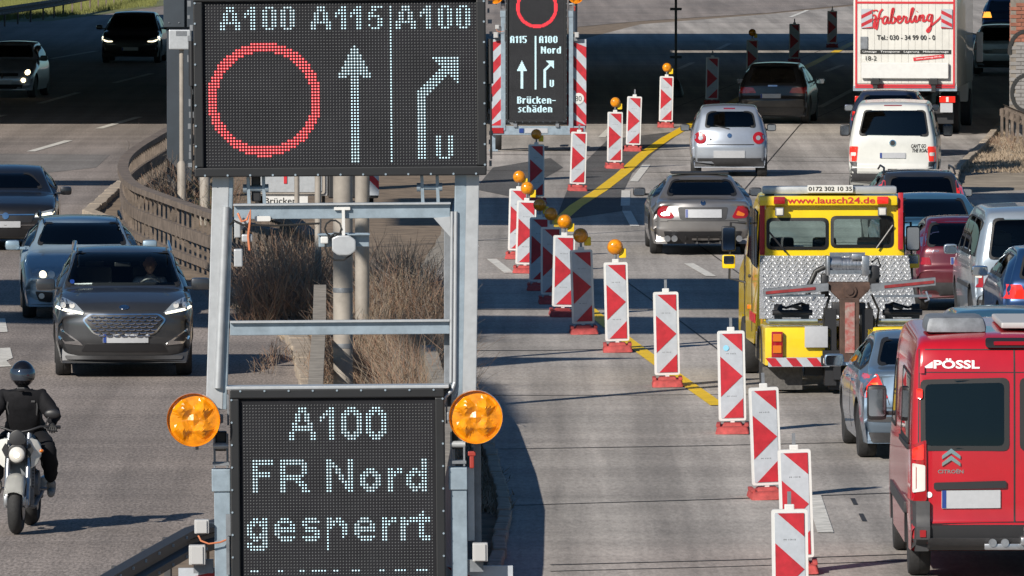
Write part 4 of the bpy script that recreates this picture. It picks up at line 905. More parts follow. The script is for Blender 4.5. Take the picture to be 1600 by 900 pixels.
smooth(head(drv, (-.38,2.12,1.43)).build('head', 'skin', drv), 80)
b = B(); bmesh.ops.create_icosphere(b.bm, subdivisions=3, radius=.115)
for v in list(b.bm.verts):
    if v.co.z < .02+max(0, v.co.y)*.7: b.bm.verts.remove(v)
for v in b.bm.verts: v.co = Vector((v.co.x*.86, v.co.y*.96-.006, v.co.z*1.2+.008)) + Vector((-.38,2.12,1.43))
smooth(b.build('hair', 'hair', drv), 80)
def hand(parent, wrist, ax, up, side, m, s=1.0, curl=1.1):
    """palm with five separate curled fingers; ax = along the hand, up = back of the hand, side = thumb side"""
    ax, up, side = Vector(ax).normalized(), Vector(up).normalized(), Vector(side).normalized(); w0 = Vector(wrist)
    J = {'w': (w0, .024*s), 'p1': (w0+ax*.035*s, .026*s), 'p2': (w0+ax*.07*s, .024*s)}; bn = [('w','p1'),('p1','p2')]
    for i, ln in enumerate((.068,.078,.072,.056)):
        o = side*(.030-.020*i)*s; k = w0+ax*.082*s+o; J[f'k{i}'] = (k, .0105*s); bn.append(('p2', f'k{i}')); a = 0; prev = f'k{i}'; p = k
        for j, (fr, da) in enumerate(((.45,curl*.55),(.32,curl),(.23,curl*.7))):
            a += da; p = p+(ax*math.cos(a)-up*math.sin(a))*ln*fr*s; J[f'f{i}{j}'] = (p, (.0095-.001*j)*s); bn.append((prev, f'f{i}{j}')); prev = f'f{i}{j}'
    t0 = w0+ax*.03*s+side*.028*s; t1 = t0+(ax*.6+side*.5-up*.5).normalized()*.035*s; t2 = t1+(ax*.5-up*.8-side*.1).normalized()*.03*s
    J['t0'] = (t0, .014*s); J['t1'] = (t1, .011*s); J['t2'] = (t2, .009*s); bn += [('p1','t0'),('t0','t1'),('t1','t2')]
    return skinned('hand', J, bn, m, parent, 1)
hand(drv, (-.52,2.50,1.16), (.2,.9,.3), (0,-.3,1), (1,0,0), 'skin'); hand(drv, (-.24,2.50,1.16), (-.2,.9,.3), (0,-.3,1), (-1,0,0), 'skin')

# pale blue estate
c = Car('estate_car', 'pale blue grey estate car with ring headlamps behind the dark grey SUV', 'car', 4.9, 1.86,
  [(.12,.3),(.0,.45),(.0,.7),(.08,.9,.05),(.12,1.0,.1),(.5,1.38,.12),(.8,1.44,.2),(2.2,1.47,.6),(2.8,1.42,.3),(3.5,1.02,.10),(4.0,.95,.3),(4.6,.80,.2),(4.84,.68,.1),(4.9,.5),(4.86,.34),(4.78,.22)], 1.0,
  pm=PT['steelb'], pos=(129,497), yaw=-3.4, face='front', wheels=(1.0,3.97), wr=.34, roofw=.70, bow=.24, taper=.13, rc=.10)
c.window('windscreen', c.q([(59,392),(73,354),(79,350),(181,350),(188,354),(201,392)]), 'front', cut=.6, r=.07)
for sg in (-1, 1):
    hl = c.patch('headlight', [(sg*.78,.71),(sg*.70,.755),(sg*.45,.75),(sg*.38,.63),(sg*.64,.615)], 'lamp', off=.012, r=.02)
    for u_, k_ in ((.60,'lit'),(.47,'ind')): c.patch('ring_light', disc(sg*u_,.685,.055), k_, off=.02, par=hl)
    fg = c.patch('fog_light_surround', [(sg*.72,.43),(sg*.45,.42),(sg*.47,.26),(sg*.66,.28)], 'black', off=.01, r=.03); c.patch('fog_light', disc(sg*.62,.36,.045), 'ind', off=.02, par=fg)
    c.patch('kidney_grille', [(sg*.03,.70),(sg*.32,.72),(sg*.30,.54),(sg*.05,.52)], 'black', off=.01, r=.04)
    b = B(); b.tube([(sg*.62,.7,1.42),(sg*.61,1.0,1.49),(sg*.60,2.3,1.51),(sg*.62,2.8,1.44)], .02, 6); b.build('roof_rail', 'black', c.root, 40)
c.patch('lower_intake', [(-.35,.42),(.35,.42),(.38,.27),(-.38,.27)], 'black', off=.01); c.plate_(u=0, z=.46); c.side_windows([(.7,1.5),(1.6,2.5),(2.6,3.1)]); c.seats((1.9,)); c.cavity([(.7,.9),(.8,1.30),(2.6,1.32),(3.2,1.0),(3.1,.6),(.7,.6)])
c.mirror(3.15, 1.06, None, w=.22, out=.14); c.finish()

# black car at the left edge
c = Car('saloon_car', 'black saloon with blurred plate cut by the left edge of the picture', 'car', 4.7, 1.86, [(.12,.3),(.0,.45),(.0,.7),(.08,.9,.05),(.5,.96,.1),(1.2,1.38,.2),(2.2,1.45,.6),(2.8,1.38,.3),(3.4,1.0,.10),(4.0,.93,.3),(4.5,.82,.2),(4.66,.72,.1),(4.7,.5),(4.66,.34),(4.58,.22)], .98,
  pm=PT['black'], pos=(8,390), yaw=-2.0, face='front', wheels=(1.0,3.8), wr=.33, roofw=.70, bow=.2, taper=.12)
c.window('windscreen', c.q([(-49,308),(-36,281),(-30,276),(42,276),(50,281),(65,308)]), 'front', cut=.6, r=.07)
for sg in (-1, 1):
    hl = c.patch('headlight', [(sg*.88,.66),(sg*.86,.74),(sg*.52,.66),(sg*.50,.58),(sg*.80,.585)], 'lamp', off=.012, r=.02); c.patch('daytime_light', [(sg*.86,.69),(sg*.52,.625),(sg*.52,.60),(sg*.82,.64)], 'lit', off=.02, par=hl, r=.005)
c.patch('grille_strip', [(-.5,.65),(.5,.65),(.5,.63),(-.5,.63)], 'chrome', off=.012, r=.005); c.patch('grille', [(-.5,.62),(.5,.62),(.45,.50),(-.45,.50)], 'black', off=.01); c.patch('badge', disc(0,.62,.06), 'chrome', off=.02)
c.patch('lower_intake', [(-.6,.38),(.6,.38),(.6,.25),(-.6,.25)], 'black', off=.01); c.plate_(u=0, z=.47); c.side_windows([(1.1,1.7),(1.8,2.9)]); c.cavity([(1.0,.9),(1.3,1.28),(2.6,1.3),(3.1,1.0),(3.0,.6),(.9,.6)]); c.seats((1.9,)); c.mirror(3.1,1.0,None,out=.14)
c.patch('lower_trim', [(-.7,.46),(.7,.46),(.7,.45),(-.7,.45)], 'chrome', off=.012, r=0); c.finish()

# silver small car top left
c = Car('hatchback_car', 'small silver hatchback with warm lit headlamps in the shade at the left edge', 'car', 3.6, 1.70, hatch(3.6,1.47,.98,.3,.98), .98, pm=PT['silver'], pos=(3,152), yaw=5.2, face='front', wheels=(.55,2.95), wr=.30, roofw=.74, bow=.16, scale=1.03)
c.window('windscreen', [(-.66,1.0),(.66,1.0),(.56,1.36),(-.56,1.36)], 'front', cut=.5, r=.07)
for sg in (-1, 1): hl = c.patch('headlight', [(sg*.80,.74),(sg*.62,.77),(sg*.50,.62),(sg*.56,.56),(sg*.78,.60)], 'lamp', off=.012); c.patch('bulb', disc(sg*.66,.68,.07), 'litw', off=.02, par=hl); c.patch('fog_light', disc(sg*.56,.47,.06), 'litw', off=.02)
c.patch('grille', [(-.42,.66),(.42,.66),(.42,.58),(-.42,.58)], 'black', off=.012); c.patch('badge', [(-.04,.56),(0,.66),(.04,.56),(0,.50)], 'chrome', off=.03, r=.005); c.patch('lower_intake', [(-.55,.36),(.55,.36),(.5,.24),(-.5,.24)], 'black', off=.012); c.plate_(u=0, z=.42)
c.side_windows([(.6,2.1)]); c.cavity([(.5,.8),(.65,1.3),(1.8,1.32),(2.4,1.0),(2.3,.6),(.6,.6)]); c.mirror(2.3,1.03,'black',out=.12)
c.patch('bumper_edge', [(-.6,.23),(.6,.23),(.6,.21),(-.6,.21)], 'whitet', off=.012, r=0); c.finish()

# black SUV top left
c = Car('suv_car', 'black SUV with angular white daytime lights coming out of the bridge shade', 'car', 4.6, 1.90, [(.12,.3),(.0,.45),(.0,.7),(.08,.9,.05),(.12,1.05,.1),(.45,1.45,.12),(.65,1.54,.2),(2.0,1.60,.6),(2.7,1.52,.4),(3.45,1.05,.10),(3.9,1.0,.3),(4.42,.88,.15),(4.56,.77,.08),(4.6,.6,.05),(4.58,.4),(4.48,.25)], 1.03,
  pm=PT['black'], pos=(203,98), yaw=1.5, face='front', wheels=(.95,3.70), wr=.35, roofw=.72, bow=.18, taper=.12)
c.window('windscreen', [(-.74,1.07),(.74,1.07),(.60,1.47),(-.60,1.47)], 'front', m='dglass', cut=.6, r=.07)
for sg in (-1, 1): hl = c.patch('headlight', [(sg*.92,.78),(sg*.88,.86),(sg*.60,.76),(sg*.56,.68),(sg*.86,.68)], 'lamp', off=.012); c.patch('daytime_light', [(sg*.90,.77),(sg*.70,.70),(sg*.55,.70),(sg*.56,.665),(sg*.72,.66),(sg*.92,.72)], 'lit', off=.02, par=hl, r=.005); c.patch('light_bar', [(sg*.92,.78),(sg*.89,.85),(sg*.85,.83),(sg*.88,.75)], 'lit', off=.02, par=hl, r=.005)
c.patch('grille', [(-.5,.74),(.5,.74),(.45,.52),(-.45,.52)], 'black', off=.01); c.plate_(u=0, z=.45); c.patch('lower_intake', [(-.6,.36),(.6,.36),(.6,.25),(-.6,.25)], 'black', off=.01)
c.side_windows([(.8,1.6),(1.7,2.75)]); c.cavity([(.7,.9),(.8,1.42),(2.6,1.45),(3.2,1.08),(3.1,.7),(.7,.7)]); c.mirror(3.05,1.1,None,out=.14); c.finish()

# --- red camper van
c = Car('camper_van', 'red camper van with white lettering at the lower right corner', 'van', 5.4, 2.06,
  [(.10,.34),(.0,.38),(-.02,.5),(-.02,.58),(.03,.60,.02),(.05,1.3,.2),(.12,2.16,.08),(.20,2.36,.10),(.45,2.43,.2),(3.2,2.46,.5),(3.7,2.40,.4),(4.4,1.55,.2),(4.9,1.28,.2),(5.3,.9,.15),(5.4,.5),(5.3,.3)], 1.3,
  g=[(0,.96),(.3,.99),(.8,1.0),(1.3,.995),(2.0,.975),(2.3,.95),(2.4,.93),(2.6,.9)], pm=PT['red'], pos=(1587,902), yaw=-.2, wheels=(1.0,4.45), wr=.34, bow=.04, taper=.02, rc=.08, zb=.3)
for sg in (-1, 1):
    wd = [(sg*.07,1.31),(sg*.90,1.31),(sg*.905,1.97),(sg*.07,1.99)]
    c.window('rear_window', wd, cut=.2, r=.06, frame=.03)
    tl = c.patch('tail_lamp', [(sg*.865,1.40),(sg*1.02,1.34),(sg*1.02,.80),(sg*.86,.80)], 'tail', off=.03, r=.02)
    c.patch('reversing_light', [(sg*.875,1.15),(sg*1.0,1.17),(sg*1.0,.88),(sg*.875,.90)], 'ind', off=.037, par=tl, r=.015); c.patch('brake_light', [(sg*.89,1.36),(sg*1.0,1.31),(sg*1.0,1.20),(sg*.89,1.20)], 'taill', off=.036, par=tl, r=.015)
    c.patch('bumper_corner', [(sg*.83,.80),(sg*1.03,.80),(sg*1.03,.30),(sg*.83,.30)], 'trim', off=.05, r=.02)
    c.patch('marker_lamp', [(sg*.90,1.80),(sg*.96,1.80),(sg*.96,1.90),(sg*.90,1.90)], 'taill', off=.03, r=.02)
    c.patch('reflector', [(sg*.87,.45),(sg*.93,.45),(sg*.93,.52),(sg*.87,.52)], 'tail', off=.06, r=.005)
    for z in (.72, 1.15, 2.05): c.patch('hinge', [(sg*.88,z),(sg*.93,z),(sg*.93,z+.07),(sg*.88,z+.07)], 'trim' if z < 1 else PT['red'], off=.03, r=.01)
c.patch('door_seam', [(-.008,.55),(.008,.55),(.008,2.28),(-.008,2.28)], 'seal', off=.004, r=0); c.patch('door_seam', [(-.93,2.055),(.93,2.055),(.93,2.063),(-.93,2.063)], 'seal', off=.004, r=0)
c.patch('door_seam', [(-.955,.60),(-.935,2.28),(-.925,2.28),(-.945,.60)], 'seal', off=.004, r=0, both=True); c.patch('door_seam', [(-.93,2.275),(.93,2.275),(.93,2.285),(-.93,2.285)], 'seal', off=.004, r=0)
c.patch('lower_door_trim', [(-.83,.58),(.83,.62),(.83,.44),(-.83,.44)], 'black', off=.008, r=.01); c.patch('rear_bumper', [(-.85,.44),(.85,.44),(.85,.31),(-.85,.31)], 'trim', off=.06, r=.02)
c.patch('high_brake_light_housing', [(-.28,2.30),(.28,2.30),(.28,2.39),(-.28,2.39)], 'black', off=.05, r=.03); c.patch('high_brake_light', [(-.20,2.325),(.20,2.325),(.20,2.36),(-.20,2.36)], 'tail', off=.06, r=.01)
c.patch('handle_strip', [(-.79,.91),(-.08,.93),(-.08,1.0),(-.79,.98)], 'black', off=.03, r=.02); c.plate_([(1473,768),(1565,767),(1565,795),(1473,796)])
c.text('lettering', 'PÖSSL', ((-.79,2.095),(-.34,2.195)), 'whitet', bold=.03); c.patch('swoosh', [(-1.0+.1,2.10),(-.80,2.165),(-.80,2.10)], 'whitet', off=.006, r=0)
c.text('maker_lettering', 'CITROËN', ((-.75,1.07),(-.50,1.115)), 'chrome', bold=.02)
for dz in (0, .07): c.patch('chevron_badge', [(-.71,1.14+dz),(-.62,1.20+dz),(-.53,1.14+dz),(-.53,1.175+dz),(-.62,1.245+dz),(-.71,1.175+dz)], 'chrome', off=.02, r=.004, grid=.04)
c.patch('fuel_sticker', disc(-.835,.86,.03), 'whitet', off=.01)
c.side_windows([(.5,2.0),(3.35,4.2)], drop=.42, lift=.05); c.glasshouse(end='front', wb=.82, wt=.72)
c.cavity([(.3,.9),(.4,2.2),(3.3,2.2),(4.2,1.4),(4.0,.7),(.3,.7)]); c.mirror(4.3, 1.52, 'black', w=.2, h=.36, out=.18)
b = B(); b.box((-.55,1.0,2.50),(.62,.9,.16),bev=.06,taper=.9); b.build('roof_hatch','galvd',c.root,40); b = B(); b.box((.45,1.6,2.49),(1.1,1.8,.06),bev=.02); b.build('solar_panel','lgrey',c.root)
b = B(); b.box((.1,-.10,.42),(.10,.2,.08),bev=.02); b.tube([(.1,-.18,.42),(.1,-.22,.45),(.1,-.22,.52)],.022,8); b.lathe([(.0,-.03),(.025,-.015),(.025,.015),(0,.03)],(.1,-.22,.54),'Z',12); b.box((-.05,-.08,.36),(.5,.07,.06),bev=.01); b.lathe([(.04,-.03),(.04,.03)],(-.1,-.1,.40),'Y',12); b.lathe([(.04,-.03),(.04,.03)],(-.22,-.1,.40),'Y',12); b.build('tow_bar','steel',c.root,40)
c.patch('side_moulding', [(.9,.62),(4.2,.62),(4.2,.74),(.9,.74)], 'trim', d='left', off=.02, r=.02); c.patch('sliding_rail', [(.5,1.28),(2.2,1.28),(2.2,1.33),(.5,1.33)], 'black', d='left', off=.02, r=.01)

c.finish()
# ================================================================ delineator beacons
def plate_poly(b, pts, y): b.add([(x, y, z) for x, z in pts], [tuple(range(len(pts)))])
def make_beacon(lamp=None):
    t = thing('beacon_post', '', 'beacon'); W_, H_, z0 = .33, 1.08, .145
    b = B(); b.prism(rrect(-W_/2, z0, W_/2, z0+H_, .03), -.03, .03, 'Y'); b.build('frame', 'white', t)
    w2, a0, a1 = W_/2-.03, z0+.03, z0+H_-.03; hh = a1-a0
    b = B(); b.prism(rrect(-w2, a0, w2, a1, .015), -.036, -.028, 'Y'); b.build('sheet', 'wsheet', t)
    X = lambda f: -w2+2*w2*f; Z = lambda f: a1-hh*f
    b = B()
    for pl in ([(X(.1),Z(.005)),(X(.99),Z(.005)),(X(.99),Z(.215))], [(X(.01),Z(.27)),(X(.98),Z(.505)),(X(.01),Z(.745))], [(X(.99),Z(.765)),(X(.99),Z(.995)),(X(.12),Z(.995))]): b.prism(pl, -.041, -.036, 'Y')
    b.build('red_arrow', 'red', t)
    b = B(); b.box((0,0,z0+H_+.02),(.09,.04,.05),bev=.01); b.box((0,0,z0-.04),(.05,.05,.12)); b.build('spigot','white',t)
    for zz in (.27, .77): flat_text('print', 'M 1312', (0,-.0375,Z(zz-.03)), .11, .012, 'text', t)
    b = B(); b.box((0,.0,.045),(.42,.80,.09),bev=.03,taper=.86); b.box((0,0,.10),(.26,.40,.05),bev=.015,taper=.8); b.box((-.17,.0,.10),(.05,.5,.04),bev=.01); b.box((.17,0,.10),(.05,.5,.04),bev=.01); b.build('foot','rubred',t,50)
    if lamp:
        zt = z0+H_+.05; b = B(); b.tube([(0,0,zt-.04),(0,0,zt+.07)], .018, 8); b.build('lamp_stalk','galvd',t)
        b = B(); b.lathe([(.0,-.075),(.05,-.07),(.085,-.05),(.10,-.02),(.103,0)], (0,0,zt+.16), 'Y', 22); b.build('lens', lamp, t, 60)
        b = B(); b.lathe([(.106,-.012),(.11,.0),(.106,.012),(.09,.05),(.04,.07),(0,.07)], (0,0,zt+.16), 'Y', 22); b.build('lamp_ring','amberdim',t,60)
        b = B(); b.box((.10,.06,zt+.07),(.10,.10,.13),bev=.015); b.build('battery_box','yel',t,50)
    else:
        b = B(); b.box((0,.0,z0+H_+.10),(.035,.02,.12)); b.build('lug','galvd',t)
    return t
protoB = {None: make_beacon(), 'amber': make_beacon('amber')}
BEAC = [ # base px, scale, lean deg, lamp, label
 (1236,1006,1.00,-.8,None,'nearest striped beacon, cut by the bottom edge of the picture'),
 (1247,894,1.00,-2.0,None,'striped beacon overlapped by the nearest one at the bottom edge'),
 (1199,778,1.00,-2.2,None,'third striped beacon from the bottom edge, left of the tow truck mud flap'),
 (1145,676,1.02,-1.2,None,'striped beacon with a pale blue sticker at the end of the yellow line'),
 (1043,603,1.02,-1.2,None,'lampless striped beacon alone left of the tow truck cab'),
 (965,549,1.03,-1.4,'amber','striped beacon with bright amber lamp nearest of the lamped ones'),
 (912,521,1.0,-1.8,'amber','striped beacon with dull amber lamp next to the nearest lamped one'),
 (879,494,1.0,1.2,'amber','striped beacon with lit looking amber lamp in the middle of the cluster'),
 (861,474,.97,0,'amber','shaded striped beacon with dark lamp in the middle of the cluster'),
 (842,453,.95,.6,'amber','dark striped beacon standing in the wide shadow band'),
 (820,426,.98,1.6,'amber','striped beacon with bright amber lamp at the left of the cluster'),
 (808,404,.98,1.4,'amber','leftmost striped beacon of the cluster with amber lamp above'),
 (838,318,.95,0,'amber','dull striped beacon with brown lamp in front of the far sign trailer'),
 (902,298,.98,1.8,None,'lampless striped beacon at the right corner of the far sign trailer'),
 (960,263,1.0,.8,'amber','striped beacon with amber lamp between two others left of the yellow line'),
 (989,236,1.02,1.8,None,'lampless striped beacon left of the bend of the yellow line'),
 (1040,199,1.03,1.2,'amber','striped beacon with yellow lamp at the edge of the bridge shade'),
 (1112,164,1.04,1.0,None,'lampless striped beacon in the shade behind the silver microcar'),
 (1175,128,1.0,.3,'amber','dark striped beacon with lamp left of the black car'),
 (1241,98,1.0,.4,None,'dark lampless striped beacon above the roof of the black car'),
 (1300,74,1.0,.4,None,'farthest striped beacon left of the box truck')]
first = {None: True, 'amber': True}
for x, y, s_, lean, lamp, lab in BEAC:
    o = protoB[lamp] if first[lamp] else copy_tree(protoB[lamp]); first[lamp] = False
    o.location = P(x, y); o.scale = (s_,)*3; o.rotation_euler = (0, -R(-lean), R(random.uniform(-4,4))); o['label'] = lab; o['group'] = 'red and white beacons along the yellow line'
    if 'blue sticker' in lab: b = B(); b.lathe([(0,-.045),(.035,-.045),(.035,-.04)], (-.06,0,1.02), 'Y', 14); b.build('sticker', mat('pale blue sticker', (.25,.55,.75), .4), o)
# ================================================================ LED sign trailers
G = {
'A8':["..###..","..###..",".##.##.",".##.##.",".##.##.","#######","##...##","##...##"],
'18':["..##",".###","####","#.##","..##","..##","..##","..##"],
'08':[".###.","##.##","##.##","##.##","##.##","##.##","##.##",".###."],
'58':[".####",".##..","##...","####.","#..##","...##","#..##",".###."],
'u8':["##..##"]*7+[".####."],
'A':["...###...","...###...","..##.##..","..##.##..","..##.##..",".##...##.",".#######.",".#######.","##.....##","##.....##","##.....##"],
'1':["...##","..###",".####","##.##","#..##"]+["...##"]*6,
'0':["..###..",".#####.","###.###"]+["##...##"]*5+["###.###",".#####.","..###.."],
'F':["#######","#######","##.....","##.....","######.","######."]+["##....."]*5,
'R':["########..","#########.","##.....##.","##.....##.","##.....##.","########..","#######...","##...###..","##....###.","##.....##.","##.....###"],
'N':["##.....##","###....##","####...##","##.##..##","##.##..##","##..##.##","##..##.##","##...####","##....###","##....###","##.....##"],
'o':["..###..",".#####.","###.###","##...##","##...##","###.###",".#####.","..###.."],
'r':["##.##","#####","###..","##...","##...","##...","##...","##..."],
'd':[".....##",".....##",".....##","..##.##",".######","###.###","##...##","##...##","###.###",".######","..##.##"],
'g':["..##.##",".######","###.###","##...##","##...##","###.###",".######","..##.##","##...##","#######",".#####."],
'e':["..###..",".#####.","##...##","#######","#######","##.....",".######","..####."],
's':[".####.","######","##....",".####.",".#####","....##","######",".####."],
'p':["##.##..","######.","###.###","##...##","#....##","#....##","#....#.","#......","#......","#......","#......"],
't':["..#...",".##...","#####.","#####.",".##...",".##...",".##...",".##...",".####.","..###."]}
def put(S, g, c, r):
    for j, row in enumerate(G[g]):
        for i, ch in enumerate(row):
            if ch == '#': S.add((c+i, r+j))
def arrows(S, R0, c0, cd, r1, R1):
    pass
M['ledoff'] = mat('unlit LED', (.12,.125,.13), .6, spec=.2); M['ledw'] = mat('white LED', (.6,.8,.85), .3, emit=(.62,.88,1.0), es=.62); M['ledr'] = mat('red LED', (.5,.02,.03), .3, emit=(1,.02,.04), es=.55); M['ledrg'] = mat('red LED centre', (.8,.3,.3), .3, emit=(1,.22,.22), es=.8)
M['panel'] = mat('LED panel face', (.020,.0205,.024), .85, var=.2, scale=4, spec=.12); M['hous'] = mat('sign housing', (.008,.009,.011), .5, coat=.1, var=.2, scale=5)
S0 = 240.0
def lx(px): return (px-525)/S0
def lz(py): return 4.4-(py-450)/S0
def dots(name, cells, ox, oz, pitch, rad, y, m, parent, n=6, h=.004):
    vs, fs = [], []
    for c, r in cells:
        x, z = ox+c*pitch, oz-r*pitch; b0 = len(vs); vs.append((x, y-h, z))
        for k in range(n): a = 2*PI*k/n; vs.append((x+rad*math.cos(a), y, z+rad*math.sin(a)))
        for k in range(n): fs.append((b0, b0+1+(k+1) % n, b0+1+k))
    me = bpy.data.meshes.new(name); me.from_pydata(vs, [], fs); return obj(name, me, m, parent, kind='stuff')
def housing(nm, x0, y0, x1, y1, cols, rows, ox, oy, pitch_px, white, redc, parent, r_on=.28):
    b = B(); fr = 15/S0; X0, X1, Z0, Z1 = lx(x0), lx(x1), lz(y1), lz(y0)
    b.prism(rrect(X0, Z0, X1, Z1, .03), .0, .16, 'Y', bev=0)
    h = b.build(nm, 'hous', parent)
    # raised bezel
    for q, (a, c, e, f) in enumerate(((X0,Z0,X1,Z0+fr),(X0,Z1-fr,X1,Z1),(X0,Z0+fr,X0+fr,Z1-fr),(X1-fr,Z0+fr,X1,Z1-fr))):
        b = B(); b.box(((a+e)/2, -.02, (c+f)/2), (e-a-.002, .045, f-c-.002), bev=.008); b.build('bezel', 'hous', h)
    b = B(); b.box(((X0+X1)/2, -.004, (Z0+Z1)/2), (X1-X0-2*fr, .012, Z1-Z0-2*fr)); b.build('panel_face', 'panel', h)
    b = B(); n = int((X1-X0)/.157)
    for i in range(n+1):
        x = X0+.07+(X1-X0-.14)*i/n
        for z in (Z0+.012, Z1-.012): b.lathe([(.007,-.05),(.007,-.04)], (x,0,z), 'Y', 8)
    n = int((Z1-Z0)/.15)
    for i in range(n+1):
        z = Z0+.07+(Z1-Z0-.14)*i/n
        for x in (X0+.012, X1-.012): b.lathe([(.007,-.05),(.007,-.04)], (x,0,z), 'Y', 8)
    b.build('screws', 'galv', h, kind='stuff')
    p = pitch_px/S0; O = (lx(ox), lz(oy)); on = white | redc
    dots('unlit_leds', [(c, r) for c in range(cols) for r in range(rows) if (c, r) not in on], O[0], O[1], p, p*.24, -.0115, 'ledoff', h)
    if white: dots('white_leds', white, O[0], O[1], p, p*r_on, -.0125, 'ledw', h, 8, .006)
    if redc:
        dots('red_leds', redc, O[0], O[1], p, p*(.40 if r_on < .45 else .6), -.0120, 'ledr', h, 6, .003)
        if r_on < .45: dots('red_led_centres', redc, O[0], O[1], p, p*.20, -.0165, 'ledrg', h, 6, .003)
    return h
def sign_trailer(label, loc, roll, up, low, rz=0, far=False):
    t = thing('sign_trailer', label, 'sign', loc, rz, 'LED warning sign trailers', -R(roll))
    hu = None if far else housing('upper_sign', 305, -14, 762, 275, 90, 54, 325, 6.2, 4.73, up[0], up[1], t)
    hl = housing('lower_sign', 357, 607, 693, 1345, 62, 150, 379, 633.3, 4.81, low[0], low[1], t, r_on=.28 if not far else .46)
    # arms
    def bar(nm, a, c, w_, d_, m='galv', y=.12, bev=.006, par=None):
        A, Cc = Vector((lx(a[0]), y, lz(a[1]))), Vector((lx(c[0]), y, lz(c[1]))); L = (Cc-A).length; b = B(); rot = (Cc-A).to_track_quat('Z', 'Y')
        b.box((A+Cc)/2, (w_, d_, L), rot=rot, bev=bev); return b.build(nm, m, par or t)
    if not far:
        bar('arm', (356,262), (342,640), .105, .08); bar('arm', (722,262), (712,640), .115, .08)
        bar('arm_flange', (346,268), (332,640), .016, .11, 'alu', .07); bar('arm_flange', (737,268), (729,640), .014, .11, 'alu', .07); bar('arm_flange', (700,330), (698,640), .03, .05, 'galvd', .2)
        for (a, c, r_, nm) in (((353,322),(338,606),.026,'gas_strut'),((713,332),(709,600),.012,'cable_tube'),((707,332),(703,600),.010,'cable_tube')):
            b = B(); b.tube([(lx(a[0]), .045, lz(a[1])), (lx(c[0]), .045, lz(c[1]))], r_, 12); b.build(nm, 'alu', t, 50)
        b = B(); b.tube([(lx(709), .045, lz(600)), (lx(705),.03,lz(612)), (lx(694),.0,lz(622)), (lx(690),.02,lz(640))], .013, 8); b.build('cable_tube', 'alu', t, 50)
        def hbar(nm, x0, y0, x1, y1, d_=.1, y=.12, m='galv'):
            b = B(); b.box((lx((x0+x1)/2), y, lz((y0+y1)/2)), ((x1-x0)/S0, d_, (y1-y0)/S0), rot=None, bev=.004); return b.build(nm, m, t)
        hbar('cross_bar', 366, 318, 704, 342); b_ = B(); b_.box((lx(535), .055, lz(319)), (340/S0, .045, .012)); b_.build('bar_lip', 'alu', t)
        hbar('cross_bar', 358, 503, 702, 524); b_ = B(); b_.box((lx(530), .055, lz(502.5)), (344/S0, .045, .014)); b_.build('bar_lip', 'alu', t)
        hbar('cross_bar', 352, 603, 700, 608, .2, .08, 'alu')
        for s_, xx in ((1, 366), (-1, 704)):
            b = B(); b.prism([(lx(xx), lz(340)), (lx(xx+s_*26), lz(342)), (lx(xx), lz(372))], .06, .07, 'Y'); b.build('gusset', 'alu', t)
        b = B(); b.prism(rrect(lx(398), lz(345), lx(423), lz(337), .01), .05, .065, 'Y'); b.build('name_plate', 'white', t)
        for hx in (400, 672):        # hinges under the upper sign
            for dx in (-12, 12): b = B(); b.prism([(lx(hx+dx-2.5),lz(276)),(lx(hx+dx+2.5),lz(276)),(lx(hx+dx+4),lz(322)),(lx(hx+dx-1),lz(322))], .08, .14, 'Y'); b.build('hinge_plate', 'galv', t)
            b = B(); b.lathe([(.02,lx(hx-18)),(.02,lx(hx+18))], (0,.10,lz(294)), 'X', 12); b.lathe([(.028,lx(hx+14)),(.028,lx(hx+20))], (0,.10,lz(294)), 'X', 8); b.lathe([(.028,lx(hx-20)),(.028,lx(hx-14))], (0,.10,lz(294)), 'X', 8); b.build('hinge_pin', 'galv', t, 50)
        b = B(); b.box((lx(400), .15, lz(293)), (.06,.08,.18), bev=.01); b.build('junction_box', 'black', t)
        # radar head on its bracket
        b = B(); b.box((lx(535), .05, lz(326)), (.105,.02,.02)); b.box((lx(537), .04, lz(360)), (.02,.02,.27)); b.build('bracket', 'white', t)
        b = B(); b.prism(rounded([(lx(519),lz(372)),(lx(528),lz(368)),(lx(546),lz(368)),(lx(556),lz(375)),(lx(556),lz(392)),(lx(546),lz(399)),(lx(528),lz(399)),(lx(519),lz(392))],.01), .0, .10, 'Y', bev=.008); b.build('radar_head', 'alu', t)
        b = B(); b.box((lx(537), .13, lz(376)), (.33,.02,.09), bev=.004); b.box((lx(537), .10, lz(367)), (.34,.10,.008)); b.build('mounting_plate', 'galv', t); b = B(); b.box((lx(507), .05, lz(375)), (.05,.08,.045), bev=.008); b.build('camera_box', 'white', t)
        for cx_, cz_, rr in ((521,357,13),(530,386,22)):
            b = B(); b.tube([(lx(cx_)+rr/S0*math.cos(a/10*2*PI), .03+.01*math.sin(a), lz(cz_)+rr/S0*math.sin(a/10*2*PI)) for a in range(0, 11)], .006, 6); b.build('cable_loop', 'hose', t, 50)
        b = B(); b.tube([(lx(372),.02,lz(332)),(lx(378),.0,lz(345)),(lx(386),.0,lz(342)),(lx(392),-.0,lz(326)),(lx(391),0,lz(345)),(lx(388),0,lz(368)),(lx(390),0,lz(390))], .008, 6); b.build('orange_cable', 'cable', t, 50)
        b = B(); b.box((lx(372), .05, lz(402)), (.055,.10,.115), bev=.008); b.box((lx(386), .04, lz(371)), (.07,.06,.05), bev=.01); b.box((lx(371), .05, lz(358)), (.04,.08,.10), bev=.006); b.build('switch_box', 'alu', t)
        b = B(); b.tube([(lx(360),.03,lz(350)),(lx(366),.0,lz(343)),(lx(380),.0,lz(350)),(lx(430),.03,lz(352)),(lx(500),.04,lz(349))], .007, 6); b.build('cable', 'hose', t, 50)
